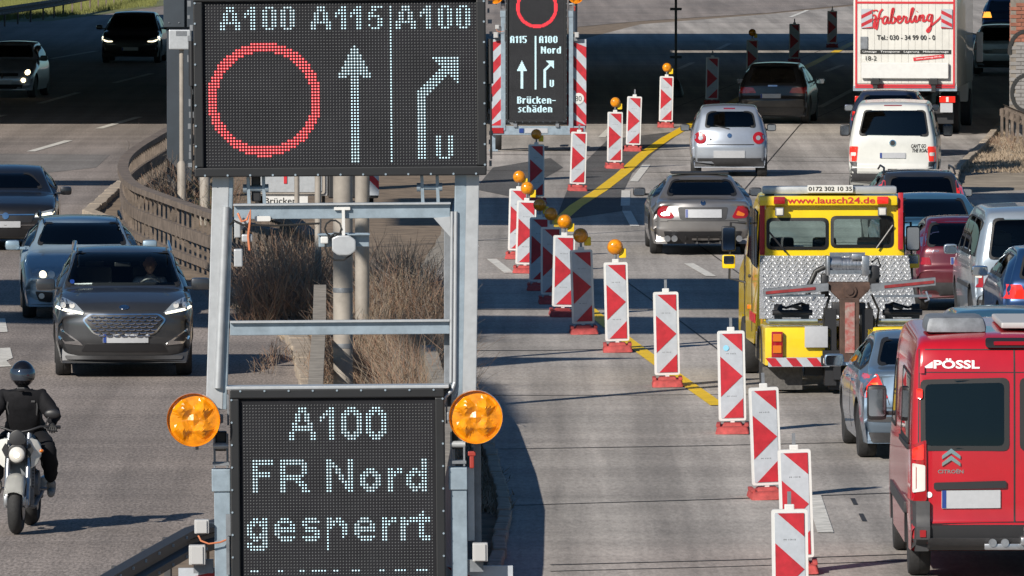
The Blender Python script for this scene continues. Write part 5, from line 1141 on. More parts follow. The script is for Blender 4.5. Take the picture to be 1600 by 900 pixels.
    # amber flash lamps with faceted lens
    for cx_, cy_ in ((301,653),(742,652)):
        X_, Z_, r0 = lx(cx_), lz(cy_), 41.5/S0
        b = B(); b.lathe([(r0,-.02),(r0*1.015,0),(r0,.03),(r0*.7,.09),(0,.10)], (X_,-.10,Z_), 'Y', 40); lb = b.build('flash_lamp', 'amberdim', t, 50)
        bm = bmesh.new(); n = 48; ctr = []; K = 9
        grid = []
        for i in range(K+1):
            rr = r0*.97*i/K; grid.append([])
            for k in range(n):
                a = 2*PI*k/n; x, z = rr*math.cos(a), rr*math.sin(a); u, v = x/r0, z/r0
                q = .02*(1-(rr/r0)**2)
                for px_, pz_ in ((-.38,.38),(.38,.38),(-.38,-.38),(.38,-.38)): q += .05*max(0, 1-(abs(u-px_)+abs(v-pz_))/.46)
                q += .02*max(0, 1-(abs(u)+abs(v))/.34)
                grid[-1].append(bm.verts.new((X_+x, -.125-q, Z_+z)))
        for i in range(K):
            for k in range(n):
                try: bm.faces.new((grid[i][k], grid[i][(k+1) % n], grid[i+1][(k+1) % n], grid[i+1][k]))
                except ValueError: pass
        bmesh.ops.remove_doubles(bm, verts=bm.verts[:], dist=1e-5); bmesh.ops.recalc_face_normals(bm, faces=bm.faces[:]); obj('faceted_lens', bm, 'amber', lb)
        b = B(); b.lathe([(r0*1.0,-.155),(r0*1.02,-.13),(r0*1.02,-.11),(r0*.94,-.11),(r0*.94,-.125),(r0*1.0,-.155)], (X_,0,Z_), 'Y', 40); b.build('lens_rim', 'amber', lb, 50)
        b = B(); b.box((X_+(.12 if cx_ < 500 else -.12), -.02, Z_), (.14,.06,.06), bev=.01); b.box((X_+(.02 if cx_ < 500 else -.02), -.08, Z_-r0-.01), (.02,.03,.03)); b.build('lamp_bracket', 'galvd', lb)
    # posts beside the lower sign
    for x0, x1 in ((328,356),(699,727)):
        xm = (lx(x0)+lx(x1))/2; b = B(); b.box((xm+.006, .08, (lz(733)+lz(1390))/2), ((x1-x0)/S0-.012, .1, lz(733)-lz(1390)), bev=.005); p_ = b.build('post', 'galv', t)
        b = B(); b.box((xm, .075, (lz(733)+lz(768))/2), ((x1-x0)/S0+.005, .12, 35/S0), bev=.005); b.build('post_sleeve', 'galv', p_)
        b = B(); b.box((xm-.042, .08, lz(705)), (.012,.09,.22)); b.box((xm+.042, .08, lz(705)), (.012,.09,.22)); b.box((xm, .08, lz(725)), (.11,.1,.02)); b.build('clevis', 'galvd', p_)
        b = B(); b.lathe([(.022,xm-.05),(.022,xm+.05)], (0,.05,lz(697)), 'X', 12); b.build('pivot_pin', 'alu', p_, 50); b = B(); b.box((xm, .12, lz(690)), (.075,.06,.13), bev=.01); b.build('lock_block', 'black', p_)
    b = B(); b.box((lx(743), .22, (lz(690)+lz(1390))/2), (.05,.06,lz(690)-lz(1390)), bev=.004); b.build('side_profile', 'galvd', t); b = B(); b.box((lx(733), .14, (lz(735)+lz(850))/2), (.045,.05,lz(735)-lz(850)), bev=.004); b.build('side_channel', 'alu', t)
    b = B(); b.box((lx(735), .07, lz(722)), (.03,.03,.11), bev=.008); b.box((lx(735), .07, lz(712)), (.05,.04,.03), bev=.006); b.build('lever', mat('red knob', (.30,.03,.02), .5) if 'knob' not in M else M['knob'], t)
    for (x0, y0, x1, y1) in ((300,811,323,833),(291,851,317,882),(735,851,759,880)):
        b = B(); b.box((lx((x0+x1)/2), .0, lz((y0+y1)/2)), ((x1-x0)/S0, .09, (y1-y0)/S0), bev=.008); o = b.build('terminal_box', 'lgrey', t); b = B(); b.box((lx((x0+x1)/2)+.0, -.05, lz((y0+y1)/2)), ((x1-x0)/S0*.72, .012, (y1-y0)/S0*.9), bev=.004); b.build('lid', 'lgrey', o)
    b = B(); b.box((lx(313), .08, lz(886)), (.13,.05,.09)); b.box((lx(735), .08, lz(888)), (.14,.05,.08)); b.box((lx(318),.1,lz(822)),(.1,.04,.03)); b.build('box_bracket', 'galvd', t)
    b = B(); b.tube([(lx(306),-.02,lz(836)),(lx(310),-.03,lz(844)),(lx(322),-.03,lz(849)),(lx(340),-.02,lz(847)),(lx(354),.02,lz(842))], .006, 6); b.build('orange_cable', 'cable', t, 50)
    b = B(); b.box((lx(696), .05, lz(640)), (.012,.05,.2)); b.box((lx(354), .03, lz(640)), (.012,.05,.2)); b.box((lx(352), -.0, lz(868)), (.02,.03,.25)); b.box((lx(353),-.0,lz(820)),(.03,.03,.14)); b.build('cable_duct', 'galvd', t)
    if not far:
        b = B(); rr_ = random.Random(3)
        for x_ in (299.5, 768):
            for k in range(16): b.box((lx(x_+rr_.uniform(-2,2)), .05+rr_.uniform(0,.05), lz(5+k*17+rr_.uniform(-4,4))), (rr_.uniform(.01,.03), .03, rr_.uniform(.015,.05)))
        b.build('edge_fittings', 'galvd', t, kind='stuff')
        for x_ in (301.5, 769): b = B(); b.tube([(lx(x_),-.0,lz(62)),(lx(x_),-.0,lz(132))], .018, 10); b.tube([(lx(x_),-.0,lz(132)),(lx(x_),-.0,lz(250))], .007, 8); b.build('gas_strut', 'black', t, 50)
    # hazard boards, bumper beam, chassis and wheels
    for x0, x1, sg in ((273,356,1),(694,798,-1)):
        b = B(); b.box((lx((x0+x1)/2), .16, (lz(890)+lz(1363))/2), ((x1-x0)/S0, .03, (1363-890)/S0)); hb = b.build('hazard_board', 'wsheet', t); b = B(); X0, X1 = lx(x0), lx(x1); w_ = X1-X0
        zt, zb_ = lz(890), lz(1363); st = .52
        for k in range(-1, 5):
            z1 = zt-.20-k*st; q = [(X0, z1-(w_*1.15 if sg > 0 else 0)), (X1, z1-(0 if sg > 0 else w_*1.15)), (X1, z1-(0 if sg > 0 else w_*1.15)-st/2), (X0, z1-(w_*1.15 if sg > 0 else 0)-st/2)]
            q = [(x, min(zt, max(zb_, z))) for x, z in q]
            if abs(q[0][1]-q[3][1])+abs(q[1][1]-q[2][1]) < .02: continue
            b.add([(x, .143, z) for x, z in q], [(0,1,2,3)])
        b.build('red_stripes', 'red', hb)
    b = B(); b.box((lx(535), .10, lz(1390)), (2.15,.1,.20), bev=.01); be = b.build('bumper_beam', 'galv', t)
    b = B(); b.box((lx(525), .04, lz(1390)), (.52,.012,.11)); b.build('number_plate', 'plate', be); b = B(); b.box((lx(443), .036, lz(1390)), (.1,.012,.10)); b.build('country_band', 'plateb', be)
    for x_ in (310, 745): b = B(); b.box((lx(x_), .04, lz(1390)), (.3,.04,.13), bev=.01); b.build('tail_lamp', 'tail', t)
    b = B(); b.box((lx(410),1.6,.62),(.08,3.2,.12)); b.box((lx(640),1.6,.62),(.08,3.2,.12)); b.box((lx(525),1.6,.62),(1.6,.1,.1)); b.box((lx(525),3.6,.6),(.1,1.4,.1)); b.box((lx(525),1.0,.95),(1.3,1.4,.5),bev=.03); b.build('chassis', 'galvd', t)
    for sx in (-1, 1):
        b = B(); b.lathe([(.2,0),(.30,0),(.32,.03),(.32,.17),(.30,.2),(.2,.2)], (sx*.95-.1+.03,1.3,.32), 'X', 28); w = b.build('wheel','rubber',t,40); b = B(); b.lathe([(.0,.03),(.2,.03),(.2,.17),(0,.17)],(sx*.95-.07,1.3,.32),'X',20); b.build('rim','rim',w,40)
        b = B(); b.prism([(.92,.5),(.95,.66),(1.1,.76),(1.5,.76),(1.65,.66),(1.68,.5),(1.64,.5),(1.6,.62),(1.48,.71),(1.12,.71),(1.0,.62),(.96,.5)], sx*.95-.13, sx*.95+.17, 'X'); b.build('mudguard','galvd',t)
        b = B(); b.box((sx*.98,.2,.30),(.08,.08,.5)); b.box((sx*.98,.2,.03),(.2,.2,.04)); b.build('support_leg','galv',t)
    if far: b = B(); b.lathe([(0,.13),(.13,.13),(.13,.14)], (lx(755),0,lz(1215)), 'Y', 18); l_ = b.build('speed_sticker','white',t); flat_text('sticker_print','80',(lx(755),.127,lz(1215)),.15,.12,'text',l_)
    return t
# near sign message
W1 = set(); R1 = set(); r0_ = 1
for g, c in (('A8',5),('18',13),('08',19),('08',25),('A8',35),('18',43),('18',48),('58',54),('A8',63),('18',71),('08',77),('08',83)): put(W1, g, c, r0_)
for r in range(0, 52): W1.add((61, r0_+r))
for r, hw in ((13,0),(14,1),(15,1),(16,2),(17,2),(18,3),(19,3),(20,4),(21,4),(22,5)):
    for c in range(-hw, hw+1): W1.add((49+c, r0_+r))
for c in (-5,-4,-3,-1,0,1,3,4,5): W1.add((49+c, r0_+23))
for r in range(24, 52):
    for c in (48,49,50): W1.add((c, r0_+r))
for r, cs in ((17,range(75,84)),(18,range(76,84)),(19,range(77,84)),(20,range(78,84)),(21,range(77,84)),(22,range(76,84)),(23,[75,76,77,78,79,81,82,83]),(24,[74,75,76,77,78,82,83]),(25,[73,74,75,76,77,83]),(26,range(72,77)),(27,range(71,76)),(28,range(70,75)),(29,range(70,74))):
    for c in cs: W1.add((c, r0_+r))
for r in range(30, 51):
    for c in (70,71,72): W1.add((c, r0_+r))
put(W1, 'u8', 76, r0_+43)
for c in range(0, 42):
    for r in range(8, 54):
        d_ = math.hypot(c-19.1, r-31.3)
        if 15.7 <= d_ <= 18.9: R1.add((c, r))
W2 = set(); b0 = 1
for g, c, r in (('A',15,0),('1',25,0),('0',32,0),('0',40,0),('F',3,17),('R',12,17),('N',27,17),('o',38,20),('r',47,20),('d',53,17),('g',1,36),('e',10,36),('s',19,36),('p',27,36),('e',36,36),('r',45,36),('r',51,36),('t',56,34)): put(W2, g, c, b0+r)
for c in (2,3,4,11,12,18,19,22,23,24,25,26,29,30,35,36,37,44,45,49,50,51,52,56,57,58,59): W2.add((c, b0+53))
D1 = F/S0; xn = (525-800)/F*D1
sign_trailer('near LED trailer sign showing a red ring and A100 FR Nord gesperrt', (xn+4.4*math.sin(R(.43)), D1, 0), .43, (W1, R1), (W2, set()))
# far sign message
W3, R3 = set(), set(); SF = {
 'A':[".###.","##.##","##.##","##.##","#####","##.##","##.##","##.##"],'1':[".##","###",".##",".##",".##",".##",".##",".##"],'5':["#####","##...","##...","####.","...##","...##","#..##",".###."],'0':[".###.","##.##","##.##","##.##","##.##","##.##","##.##",".###."],
 'N':["##..##","###.##","###.##","######","##.###","##.###","##..##","##..##"],'o':["....",".....",".###.","##.##","##.##","##.##","##.##",".###."],'r':["....","....","####","###.","##..","##..","##..","##.."],'d':["...##","...##",".####","##.##","##.##","##.##","##.##",".####"],
 'B':["####.","##.##","##.##","####.","##.##","##.##","##.##","####."],'ü':["##.##",".....","##.##","##.##","##.##","##.##","##.##",".####"],'c':["....","....",".###","##..","##..","##..","##..",".###"],'k':["##...","##...","##.##","####.","###..","####.","##.##","##.##"],
 'e':[".....",".....",".###.","##.##","#####","##...","##..#",".###."],'n':[".....",".....","####.","##.##","##.##","##.##","##.##","##.##"],'-':["....","....","....","....","####","....","....","...."],'s':["....","....",".###","##..",".##.","..##","..##","###."],
 'h':["##...","##...","####.","##.##","##.##","##.##","##.##","##.##"],'ä':["##.##",".....",".###.","...##",".####","##.##","##.##",".####"],'U':["##.##"]*7+[".###."]}
def word(S, w_, c, r, sp=1):
    for ch in w_:
        g = SF[ch]
        for j, row in enumerate(g):
            for i, x in enumerate(row):
                if x == '#': S.add((c+i, r+j))
        c += max(len(x) for x in g)+sp
fr = lambda py: int(((py+11)*3.5-26.3)/4.81); fc = lambda px: int(((px-790)*3.5-22)/4.81)
word(W3, 'A115', 1, fr(66)); word(W3, 'A100', 34, fr(66)); word(W3, 'Nord', 36, fr(82), 1); word(W3, 'Brücken-', 9, fr(161)); word(W3, 'schäden', 10, fr(175)); word(W3, 'U', 46, fr(135))
for r in range(fr(66), fr(150)): W3 |= {(29, r), (30, r)}
for r in range(fr(104), fr(148)):
    k = r-fr(104); hw = min(6, k//2+0) if k < 12 else 1
    for c in range(-hw, hw+1): W3.add((14+c, r))
for r in range(fr(118), fr(147)): W3 |= {(39, r), (40, r), (41, r)}
for k in range(8):
    for j in range(4): W3.add((39+k+j, fr(118)-k))
for k in range(9):
    for j in range(9-k): W3.add((50-j, fr(104)+k)) if j+k < 9 else None
for c in range(5, 56):
    for r in range(0, 62):
        d_ = math.hypot(c-31, r-17)
        if 20.0 <= d_ <= 23.5: R3.add((c, r))
D2 = F/68.5; xf = (838-800)/F*D2
sign_trailer('far LED trailer sign with hazard boards reading Brückenschäden', (xf, D2, 0), 0, (W1, R1), (W3, R3), rz=-R(1.0), far=True)

# ================================================================ yellow tow truck
T0 = P(1327,617); DT = T0.y; YT = -R(-2.6); t = thing('tow_truck', 'yellow recovery truck with tread plate bed, winch boom and roof light bar', 'truck', T0, YT)
def TT(px, py, y=0.0):
    X = (px-800)*(DT+y)/F; return (X-T0.x+.0454*y, H-(py+270)*(DT+y)/F)
def tb(nm, px0, py0, px1, py1, y0, y1, m, par=None, bev=.01, **kw):
    a = TT(px0, py0, y0); c = TT(px1, py1, y0); b = B(); b.box(((a[0]+c[0])/2, (y0+y1)/2, (a[1]+c[1])/2), (abs(c[0]-a[0]), y1-y0, abs(c[1]-a[1])), bev=bev); return b.build(nm, m, par or t, 40 if bev else None, **kw)
Y = PT['yellow']; CB = 2.9
# cab: sections extruded, with real window openings
cw = 1.02; zr = 2.46
cabp = [(CB,.75),(CB,2.36),(CB+.06,2.44),(CB+.5,2.52),(CB+1.6,2.50),(CB+1.9,2.38),(CB+2.5,1.55),(CB+3.2,1.38),(CB+3.35,1.2),(CB+3.4,.55),(CB+2.75,.5),(CB+2.65,.8),(CB+2.0,.8),(CB+1.9,.5),(CB+.4,.5)]
b = bmesh.new()
def loftcab(bm, prof, xs):
    rings = []
    for x, ins, dz in xs:
        cy = sum(p[0] for p in prof)/len(prof); rings.append([bm.verts.new((x*(1-.10*max(0, (p[1]-1.5))), p[0]+(cy-p[0])*ins*.5, p[1]-(dz if p[1] > 1.6 else 0))) for p in prof])
    for a, c in zip(rings, rings[1:]):
        for k in range(len(prof)): bm.faces.new((a[k], a[(k+1) % len(prof)], c[(k+1) % len(prof)], c[k]))
    bm.faces.new(rings[0]); bm.faces.new(rings[-1][::-1])
loftcab(b, cabp, [(-cw,.05,.12),(-cw+.05,.01,.03),(-cw+.12,0,0),(-.4,0,-.03),(0,0,-.04),(.4,0,-.03),(cw-.12,0,0),(cw-.05,.01,.03),(cw,.05,.12)])
bmesh.ops.recalc_face_normals(b, faces=b.faces[:])
def bool_cut(bm, cutters, name, m, parent):
    me = bpy.data.meshes.new(name); bm.to_mesh(me); bm.free(); me.materials.append(m); me.materials.append(M['interior']); o = bpy.data.objects.new(name, me); C.objects.link(o); tmp = []
    for c in cutters:
        bmesh.ops.recalc_face_normals(c.bm, faces=c.bm.faces[:]); oc = obj('c', c.bm, 'interior'); tmp.append(oc); md = o.modifiers.new('b', 'BOOLEAN'); md.solver = 'EXACT'; md.object = oc; md.material_mode = 'TRANSFER'
    dg = bpy.context.evaluated_depsgraph_get(); dg.update(); nm = bpy.data.meshes.new_from_object(o.evaluated_get(dg)); o.modifiers.clear(); o.data = nm; o.parent = parent
    for x in tmp: bpy.data.objects.remove(x)
    return smooth(o, 35)
cuts = []; c_ = B(); c_.prism([(CB+.06,.9),(CB+.06,2.36),(CB+1.7,2.42),(CB+2.3,1.6),(CB+2.2,.9)], -cw+.13, cw-.13, 'X'); cuts.append(c_)
wl = TT(1201.5,386,CB)+TT(1291,344,CB); wr_ = TT(1302,383,CB)+TT(1393,341,CB)
for q in (wl, wr_): c_ = B(); c_.prism(rrect(q[0], q[1], q[2], q[3], .06), CB-.3, CB+.3, 'Y'); cuts.append(c_)
c_ = B(); c_.prism([(-.85,1.62),(.85,1.62),(.78,2.32),(-.78,2.32)], CB+1.5, CB+2.9, 'Y'); cuts.append(c_)
c_ = B(); c_.prism([(CB+.25,1.55),(CB+.25,2.22),(CB+.62,2.25),(CB+.62,1.55)], -2, 2, 'X'); cuts.append(c_); c_ = B(); c_.prism([(CB+.78,1.55),(CB+.78,2.25),(CB+1.55,2.28),(CB+2.05,1.6)], -2, 2, 'X'); cuts.append(c_)
cab = bool_cut(b, cuts, 'cab', Y, t)
for nm, q in (('rear_window', wl), ('rear_window', wr_)):
    b = B(); b.prism(rrect(q[0]-.02, q[1]-.02, q[2]+.02, q[3]+.02, .07), CB-.006, CB-.002, 'Y'); g = b.build(nm, 'cglass', cab)
    pr0, pr1 = rrect(q[0]-.035, q[1]-.035, q[2]+.035, q[3]+.035, .08), rrect(q[0]+.008, q[1]+.008, q[2]-.008, q[3]-.008, .055)
    b = B(); n = len(pr0); vs = [(p[0], CB-.010, p[1]) for p in pr0]+[(p[0], CB-.022, p[1]) for p in pr1]; b.add(vs, [(i, (i+1) % n, n+(i+1) % n, n+i) for i in range(n)]); b.build('seal', 'seal', g)
b = B(); b.prism([(-.86,1.60),(.86,1.60),(.79,2.33),(-.79,2.33)], 0, .008, 'Y')
for v in b.bm.verts: v.co.y = CB+2.62-(v.co.z-1.45)*.75+v.co.y
b.build('windscreen', 'cglass', cab)
for sg in (-1, 1):
    b = B(); b.prism([(CB+.22,1.52),(CB+.22,2.25),(CB+.65,2.28),(CB+.65,1.52)], sg*(cw-.035), sg*(cw-.03), 'X'); b.prism([(CB+.75,1.52),(CB+.75,2.28),(CB+1.56,2.31),(CB+2.1,1.58)], sg*(cw-.035), sg*(cw-.03), 'X'); b.build('door_window', 'dglass', cab)
    b = B(); b.box((sg*(cw+.004),CB+.7,1.5),(.01,.02,1.7)); b.box((sg*(cw+.004),CB+2.12,1.2),(.01,.02,1.0)); b.build('door_seam','seal',cab)
    b = B(); b.box((sg*(cw+.015),CB+1.0,1.38),(.03,.16,.04),bev=.01); b.build('door_handle','black',cab)
for x in (-.62, -.05, .55):
    b = B(); b.box((x*1.0, CB+.75, 1.25),(.46,.14,.8),bev=.05); b.box((x, CB+.72, 1.78),(.32,.1,.26),bev=.06); b.build('seat','seat',cab,40)
b = B(); b.box((.28,CB+2.0,2.22),(.22,.03,.1),bev=.02); b.build('inside_mirror','black',cab)
for (x, y, x2, y2) in ((1202,362,1228,394),(1396,352,1370,388)):
    a = TT(x, y, CB-.05); c_ = TT(x2, y2, CB-.05); b = B(); b.tube([(a[0],CB-.04,a[1]),(c_[0],CB-.06,c_[1])],.014,6); b.build('window_stay','black',cab)
tb('red_strip', 1187, 309, 1195, 398, CB-.03, CB, 'red', cab); tb('red_strip', 1404, 301, 1412, 390, CB-.03, CB, 'red', cab)
# header board
tb('roof_board', 1187, 306, 1403, 321, CB-.10, CB+.25, Y, cab, .02)
a, c_ = TT(1230,318.5,CB-.1), TT(1368,307,CB-.1); flat_text('lettering', 'www.lausch24.de', ((a[0]+c_[0])/2, CB-.106, (a[1]+c_[1])/2), c_[0]-a[0], .085, 'redt', cab, bold=.02)
for x0 in (1209, 1371): lmp = tb('roof_lamp', x0, 307, x0+18, 318.5, CB-.16, CB-.09, 'tail' if x0 < 1300 else 'taill', cab, .015)
for x0 in (1212, 1373): wl_ = tb('work_lamp', x0, 324, x0+13, 337, CB-.14, CB-.03, 'galvd', cab, .008); tb('lamp_glass', x0+1.5, 325.5, x0+11.5, 335.5, CB-.15, CB-.138, 'ind', wl_, .002)
lb_ = tb('light_bar', 1192, 291, 1402, 303, CB+.05, CB+.32, M['alu'], cab, .03); sg_ = tb('number_board', 1262, 289, 1333, 300.5, CB+.0, CB+.045, 'white', lb_, 0)
a, c_ = TT(1263.5,299,CB), TT(1331.5,290.5,CB); flat_text('phone_number', '0172 302 10 35', ((a[0]+c_[0])/2, CB-.004, (a[1]+c_[1])/2), c_[0]-a[0], .058, 'text', lb_, bold=.02)
tb('bar_feet', 1196, 300, 1210, 308, CB+.1, CB+.3, 'black', lb_, .01)
# slanted tread plate
def TP(u, f): return Vector((u, 2.74-.80*f, 1.70-.80*f))
b = bmesh.new(); v = [b.verts.new(p) for p in (TP(-.98,0), TP(1.0,0), TP(1.06,1), TP(-1.04,1))]; b.faces.new(v); bmesh.ops.solidify(b, geom=b.faces[:], thickness=.02); bmesh.ops.recalc_face_normals(b, faces=b.faces[:]); tp = obj('tread_plate', b, 'tread', t)
vs, fs = [], []; nrm = Vector((0,-.80,.80)).normalized(); al = (TP(0,1)-TP(0,0)).normalized()
for i in range(20):
    for j in range(34):
        u = -.96+j*.0585+(.029 if i % 2 else 0); f = .025+i*.05
        if abs(u) > 1.0: continue
        c0 = TP(u, f)+nrm*.014; d1 = (Vector((1,0,0))*(1 if (i+j) % 2 else -1)+al*1.6).normalized(); d2 = d1.cross(nrm); b0 = len(vs)
        for q in (d1*.027, d2*.010, -d1*.027, -d2*.010): vs.append(c0+q)
        vs.append(c0+nrm*.005); fs += [(b0,b0+1,b0+4),(b0+1,b0+2,b0+4),(b0+2,b0+3,b0+4),(b0+3,b0,b0+4)]
me = bpy.data.meshes.new('tread_studs'); me.from_pydata([tuple(x) for x in vs], [], fs); obj('tread_studs', me, M['tread'], tp, kind='stuff')
b = B(); b.prism([(2.72,.7),(2.72,1.66),(1.95,.88),(.9,.88),(.9,.7)], -.98, -.96, 'X'); b.prism([(2.72,.7),(2.72,1.66),(1.95,.88),(.9,.88),(.9,.7)], .98, 1.0, 'X'); b.build('bed_side', Y, t)
b = B(); b.box((0,1.5,.86),(1.92,.95,.03)); b.build('bed_floor','trim',t)
# rear body
def rear_block(s_):
    b = B(); b.box((s_*.66,.55,.63),(.88,1.0,.50),bev=.025); rb = b.build('rear_body', Y, t, 40)
    b = B(); b.box((s_*.66,.0,.43),(.80,.05,.12)); bp = b.build('hazard_board','wsheet',rb); b = B()
    for k in range(3): x = .34+k*.27; b.add([(s_*x,-.028,.375),(s_*(x+.13),-.028,.375),(s_*(x+.22),-.028,.485),(s_*(x+.09),-.028,.485)], [(0,1,2,3)])
    b.build('red_stripes','red',bp)
    b = B(); b.box((s_*.945,.01,.66),(.15,.07,.34),bev=.015); tl = b.build('tail_lamp','tail',rb,40); b = B(); b.box((s_*.945,-.03,.60),(.11,.02,.10),bev=.005); b.box((s_*.945,-.03,.75),(.11,.02,.10),bev=.005); b.build('lamp_cell','orl',tl)
    b = B(); b.box((s_*.30,-.02,.45),(.15,.05,.13),bev=.01); lx_ = b.build('marker_box','black',rb); b = B(); b.box((s_*.30,-.047,.45),(.09,.02,.07),bev=.005); b.build('marker_glass','ind',lx_)
    b = B(); b.box((s_*.85,.35,.20),(.52,.03,.30)); b.build('mud_flap','dust',t)
    for k, (xx) in enumerate((.98,.70)): b = B(); b.lathe([(.25,-.11),(.37,-.11),(.39,-.08),(.39,.08),(.37,.11),(.25,.11)],(s_*xx,.95,.39),'X',30); w = b.build('wheel','rubber',t,40); b = B(); b.lathe([(0,-.07),(.25,-.07),(.25,.07),(0,.07)],(s_*xx,.95,.39),'X',20); b.build('rim','rim',w,40)
    b = B(); b.lathe([(.25,-.11),(.37,-.11),(.39,-.08),(.39,.08),(.37,.11),(.25,.11)],(s_*.93,CB+2.35,.39),'X',30); w = b.build('wheel','rubber',t,40); b = B(); b.lathe([(0,-.10),(.25,-.10),(.25,.07),(0,.07)],(s_*.93,CB+2.35,.39),'X',20); b.build('rim','rim',w,40)
    b = B(); n = 9
    for k in range(n):
        a0, a1 = PI*k/n, PI*(k+1)/n; vs = [(s_*x, .95+rr*math.cos(a), .40+rr*math.sin(a)) for a in (a0, a1) for rr in (.43,.46) for x in (.62,1.12)]; b.add(vs, [(0,1,5,4),(2,3,7,6),(0,2,6,4),(1,3,7,5)])
    b.build('mudguard','black',t,40)
    b = B(); b.box((s_*.98,2.2,.52),(.10,1.2,.36),bev=.02); b.build('side_locker',Y,t)
for s_ in (-1, 1): rear_block(s_)
for s_, x0 in ((-1,-1.0),(1,.40)):
    b = B(); b.box((s_*.72,.42,.94),(.66,.34,.035)); b.tube([(s_*.40,.22,.96),(s_*1.05,.22,.96)],.022,8); b.build('dolly_tray','galv',t)
    b = B(); zc = 1.04; b.box((s_*.72,.42,zc),(.34,.16,.09),bev=.02); b.lathe([(.10,-.05),(.10,.05)],(s_*.55,.42,zc+.03),'X',16); b.lathe([(.10,-.05),(.10,.05)],(s_*.90,.42,zc+.03),'X',16); b.lathe([(.04,-.26),(.04,.26)],(s_*.72,.33,zc+.02),'X',10); b.box((s_*.66,.36,zc+.09),(.14,.1,.05),rot=Matrix.Rotation(.3,3,'Y').to_quaternion(),bev=.01); b.tube([(s_*.5,.4,zc+.10),(s_*.6,.38,zc+.14),(s_*.8,.4,zc+.08),(s_*.93,.4,zc+.12)],.02,6); b.build('wheel_dolly','black',t,40)
b = B(); b.box((-.30,.3,1.42),(.10,.2,.30),bev=.03); b.box((.34,.25,1.55),(.14,.22,.26),bev=.04); b.box((0,.16,1.12),(.44,.2,.16),bev=.02); b.build('valve_block','black',t,50)
tb('number_plate', 1258, 510, 1294, 543, -.02, .02, M['plate'], t, .003)
# boom
M['rust'] = mat('rusty primer', (.085,.05,.038), .7, .2, var=.5, scale=7, bump=.2); M['peel'] = mat('peeling red paint', (.30,.025,.02), .7, var=.0, scale=9, col2=(.30,.27,.24))
b = B(); b.box((0,.05,.84),(.25,.22,.86),bev=.01); b.build('boom_column','rust',t); b = B(); b.box((0,-.065,.88),(.125,.02,.66)); b.build('boom_face','peel',t)
b = B(); b.box((-.24,.2,.62),(.15,.3,1.0)); b.box((.24,.2,.62),(.15,.3,1.0)); b.box((-.16,.1,.35),(.1,.2,.3)); b.box((0,.3,.16),(.5,.3,.2)); b.build('boom_guides','black',t)
b = B(); b.prism(rounded([(-.27,1.47),(.27,1.47),(.27,1.38),(.13,1.24),(-.13,1.24),(-.27,1.38)],.02), -.02, .25, 'Y', bev=.01); b.lathe([(.09,-.05),(.09,-.02)],(0,0,1.36),'Y',16); b.lathe([(.05,-.07),(.05,-.02)],(0,0,1.36),'Y',12); b.build('boom_head','rust',t,40)
b = B(); b.box((0,.25,1.60),(.56,.3,.05)); b.box((.0,.35,1.82),(.46,.06,.05)); b.box((.12,.16,1.80),(.16,.1,.08),bev=.02); b.lathe([(.09,-.24),(.09,.24)],(0,.22,1.69),'X',20); b.box((-.27,.22,1.68),(.05,.26,.26),bev=.02); b.box((.22,.22,1.68),(.10,.26,.26),bev=.02); b.lathe([(.10,-.0),(.10,.14)],(-.24,.22,1.70),'X',16)
for k in range(9): b.lathe([(.098,-.2+k*.045),(.098,-.2+k*.045+.03)],(0,.22,1.69),'X',16)
b.build('winch','steel',t,40)
b = B(); b.tube([(.3,.2,1.72),(.38,.18,1.78),(.42,.18,1.68),(.36,.16,1.6),(.42,.2,1.55),(.34,.1,1.5)],.014,6); b.tube([(-.3,.3,1.66),(-.42,.3,1.60),(-.50,.32,1.42),(-.52,.3,1.3)],.035,8); b.tube([(.25,.1,1.2),(.34,.15,.95),(.28,.2,.6)],.018,6); b.tube([(-.25,.1,1.3),(-.33,.12,1.0),(-.28,.2,.5)],.018,6); b.tube([(.3,.1,1.3),(.4,.2,1.1),(.36,.2,.8)],.016,6); b.build('hydraulic_hose','hose',t,50)
for s_, z0, z1 in ((-1,1.41,1.34),(1,1.40,1.48)):
    b = B(); b.add([(s_*x, y, z+(z1-z0)*(x-.3)/.8) for x in (.28,1.12) for y in (-.07,.07) for z in (z0-.05,z0+.05)], [(0,1,3,2),(4,5,7,6),(0,1,5,4),(2,3,7,6),(0,2,6,4),(1,3,7,5)]); M['tape'] = M.get('tape') or mat('dirty red tape', (.24,.02,.022), .6, var=.4, scale=8); cb_ = b.build('lift_arm','galvd',t)
    b = B(); b.add([(s_*x, -.08, z+(z1-z0)*(x-.3)/.8) for x in (.45,1.10) for z in (z0-.02,z0+.018)], [(0,1,3,2)]); b.build('red_tape',M['tape'],cb_)
    b = B(); b.box((s_*.7,.0,z0-.11),(.75,.05,.03)); b.tube([(s_*1.0,0,z0-.05),(s_*1.04,-.02,z0-.16),(s_*.98,-.03,z0-.18)],.018,6); b.tube([(s_*.45,0,z0-.1),(s_*.48,-.02,z0-.18)],.016,6); b.build('grab_hook','steel',cb_,50)
b = B(); b.box((0,1.8,.5),(.7,3.6,.16)); b.box((0,1.0,.42),(1.9,.14,.14)); b.box((0,.5,.30),(1.1,.2,.14)); b.build('chassis','black',t)
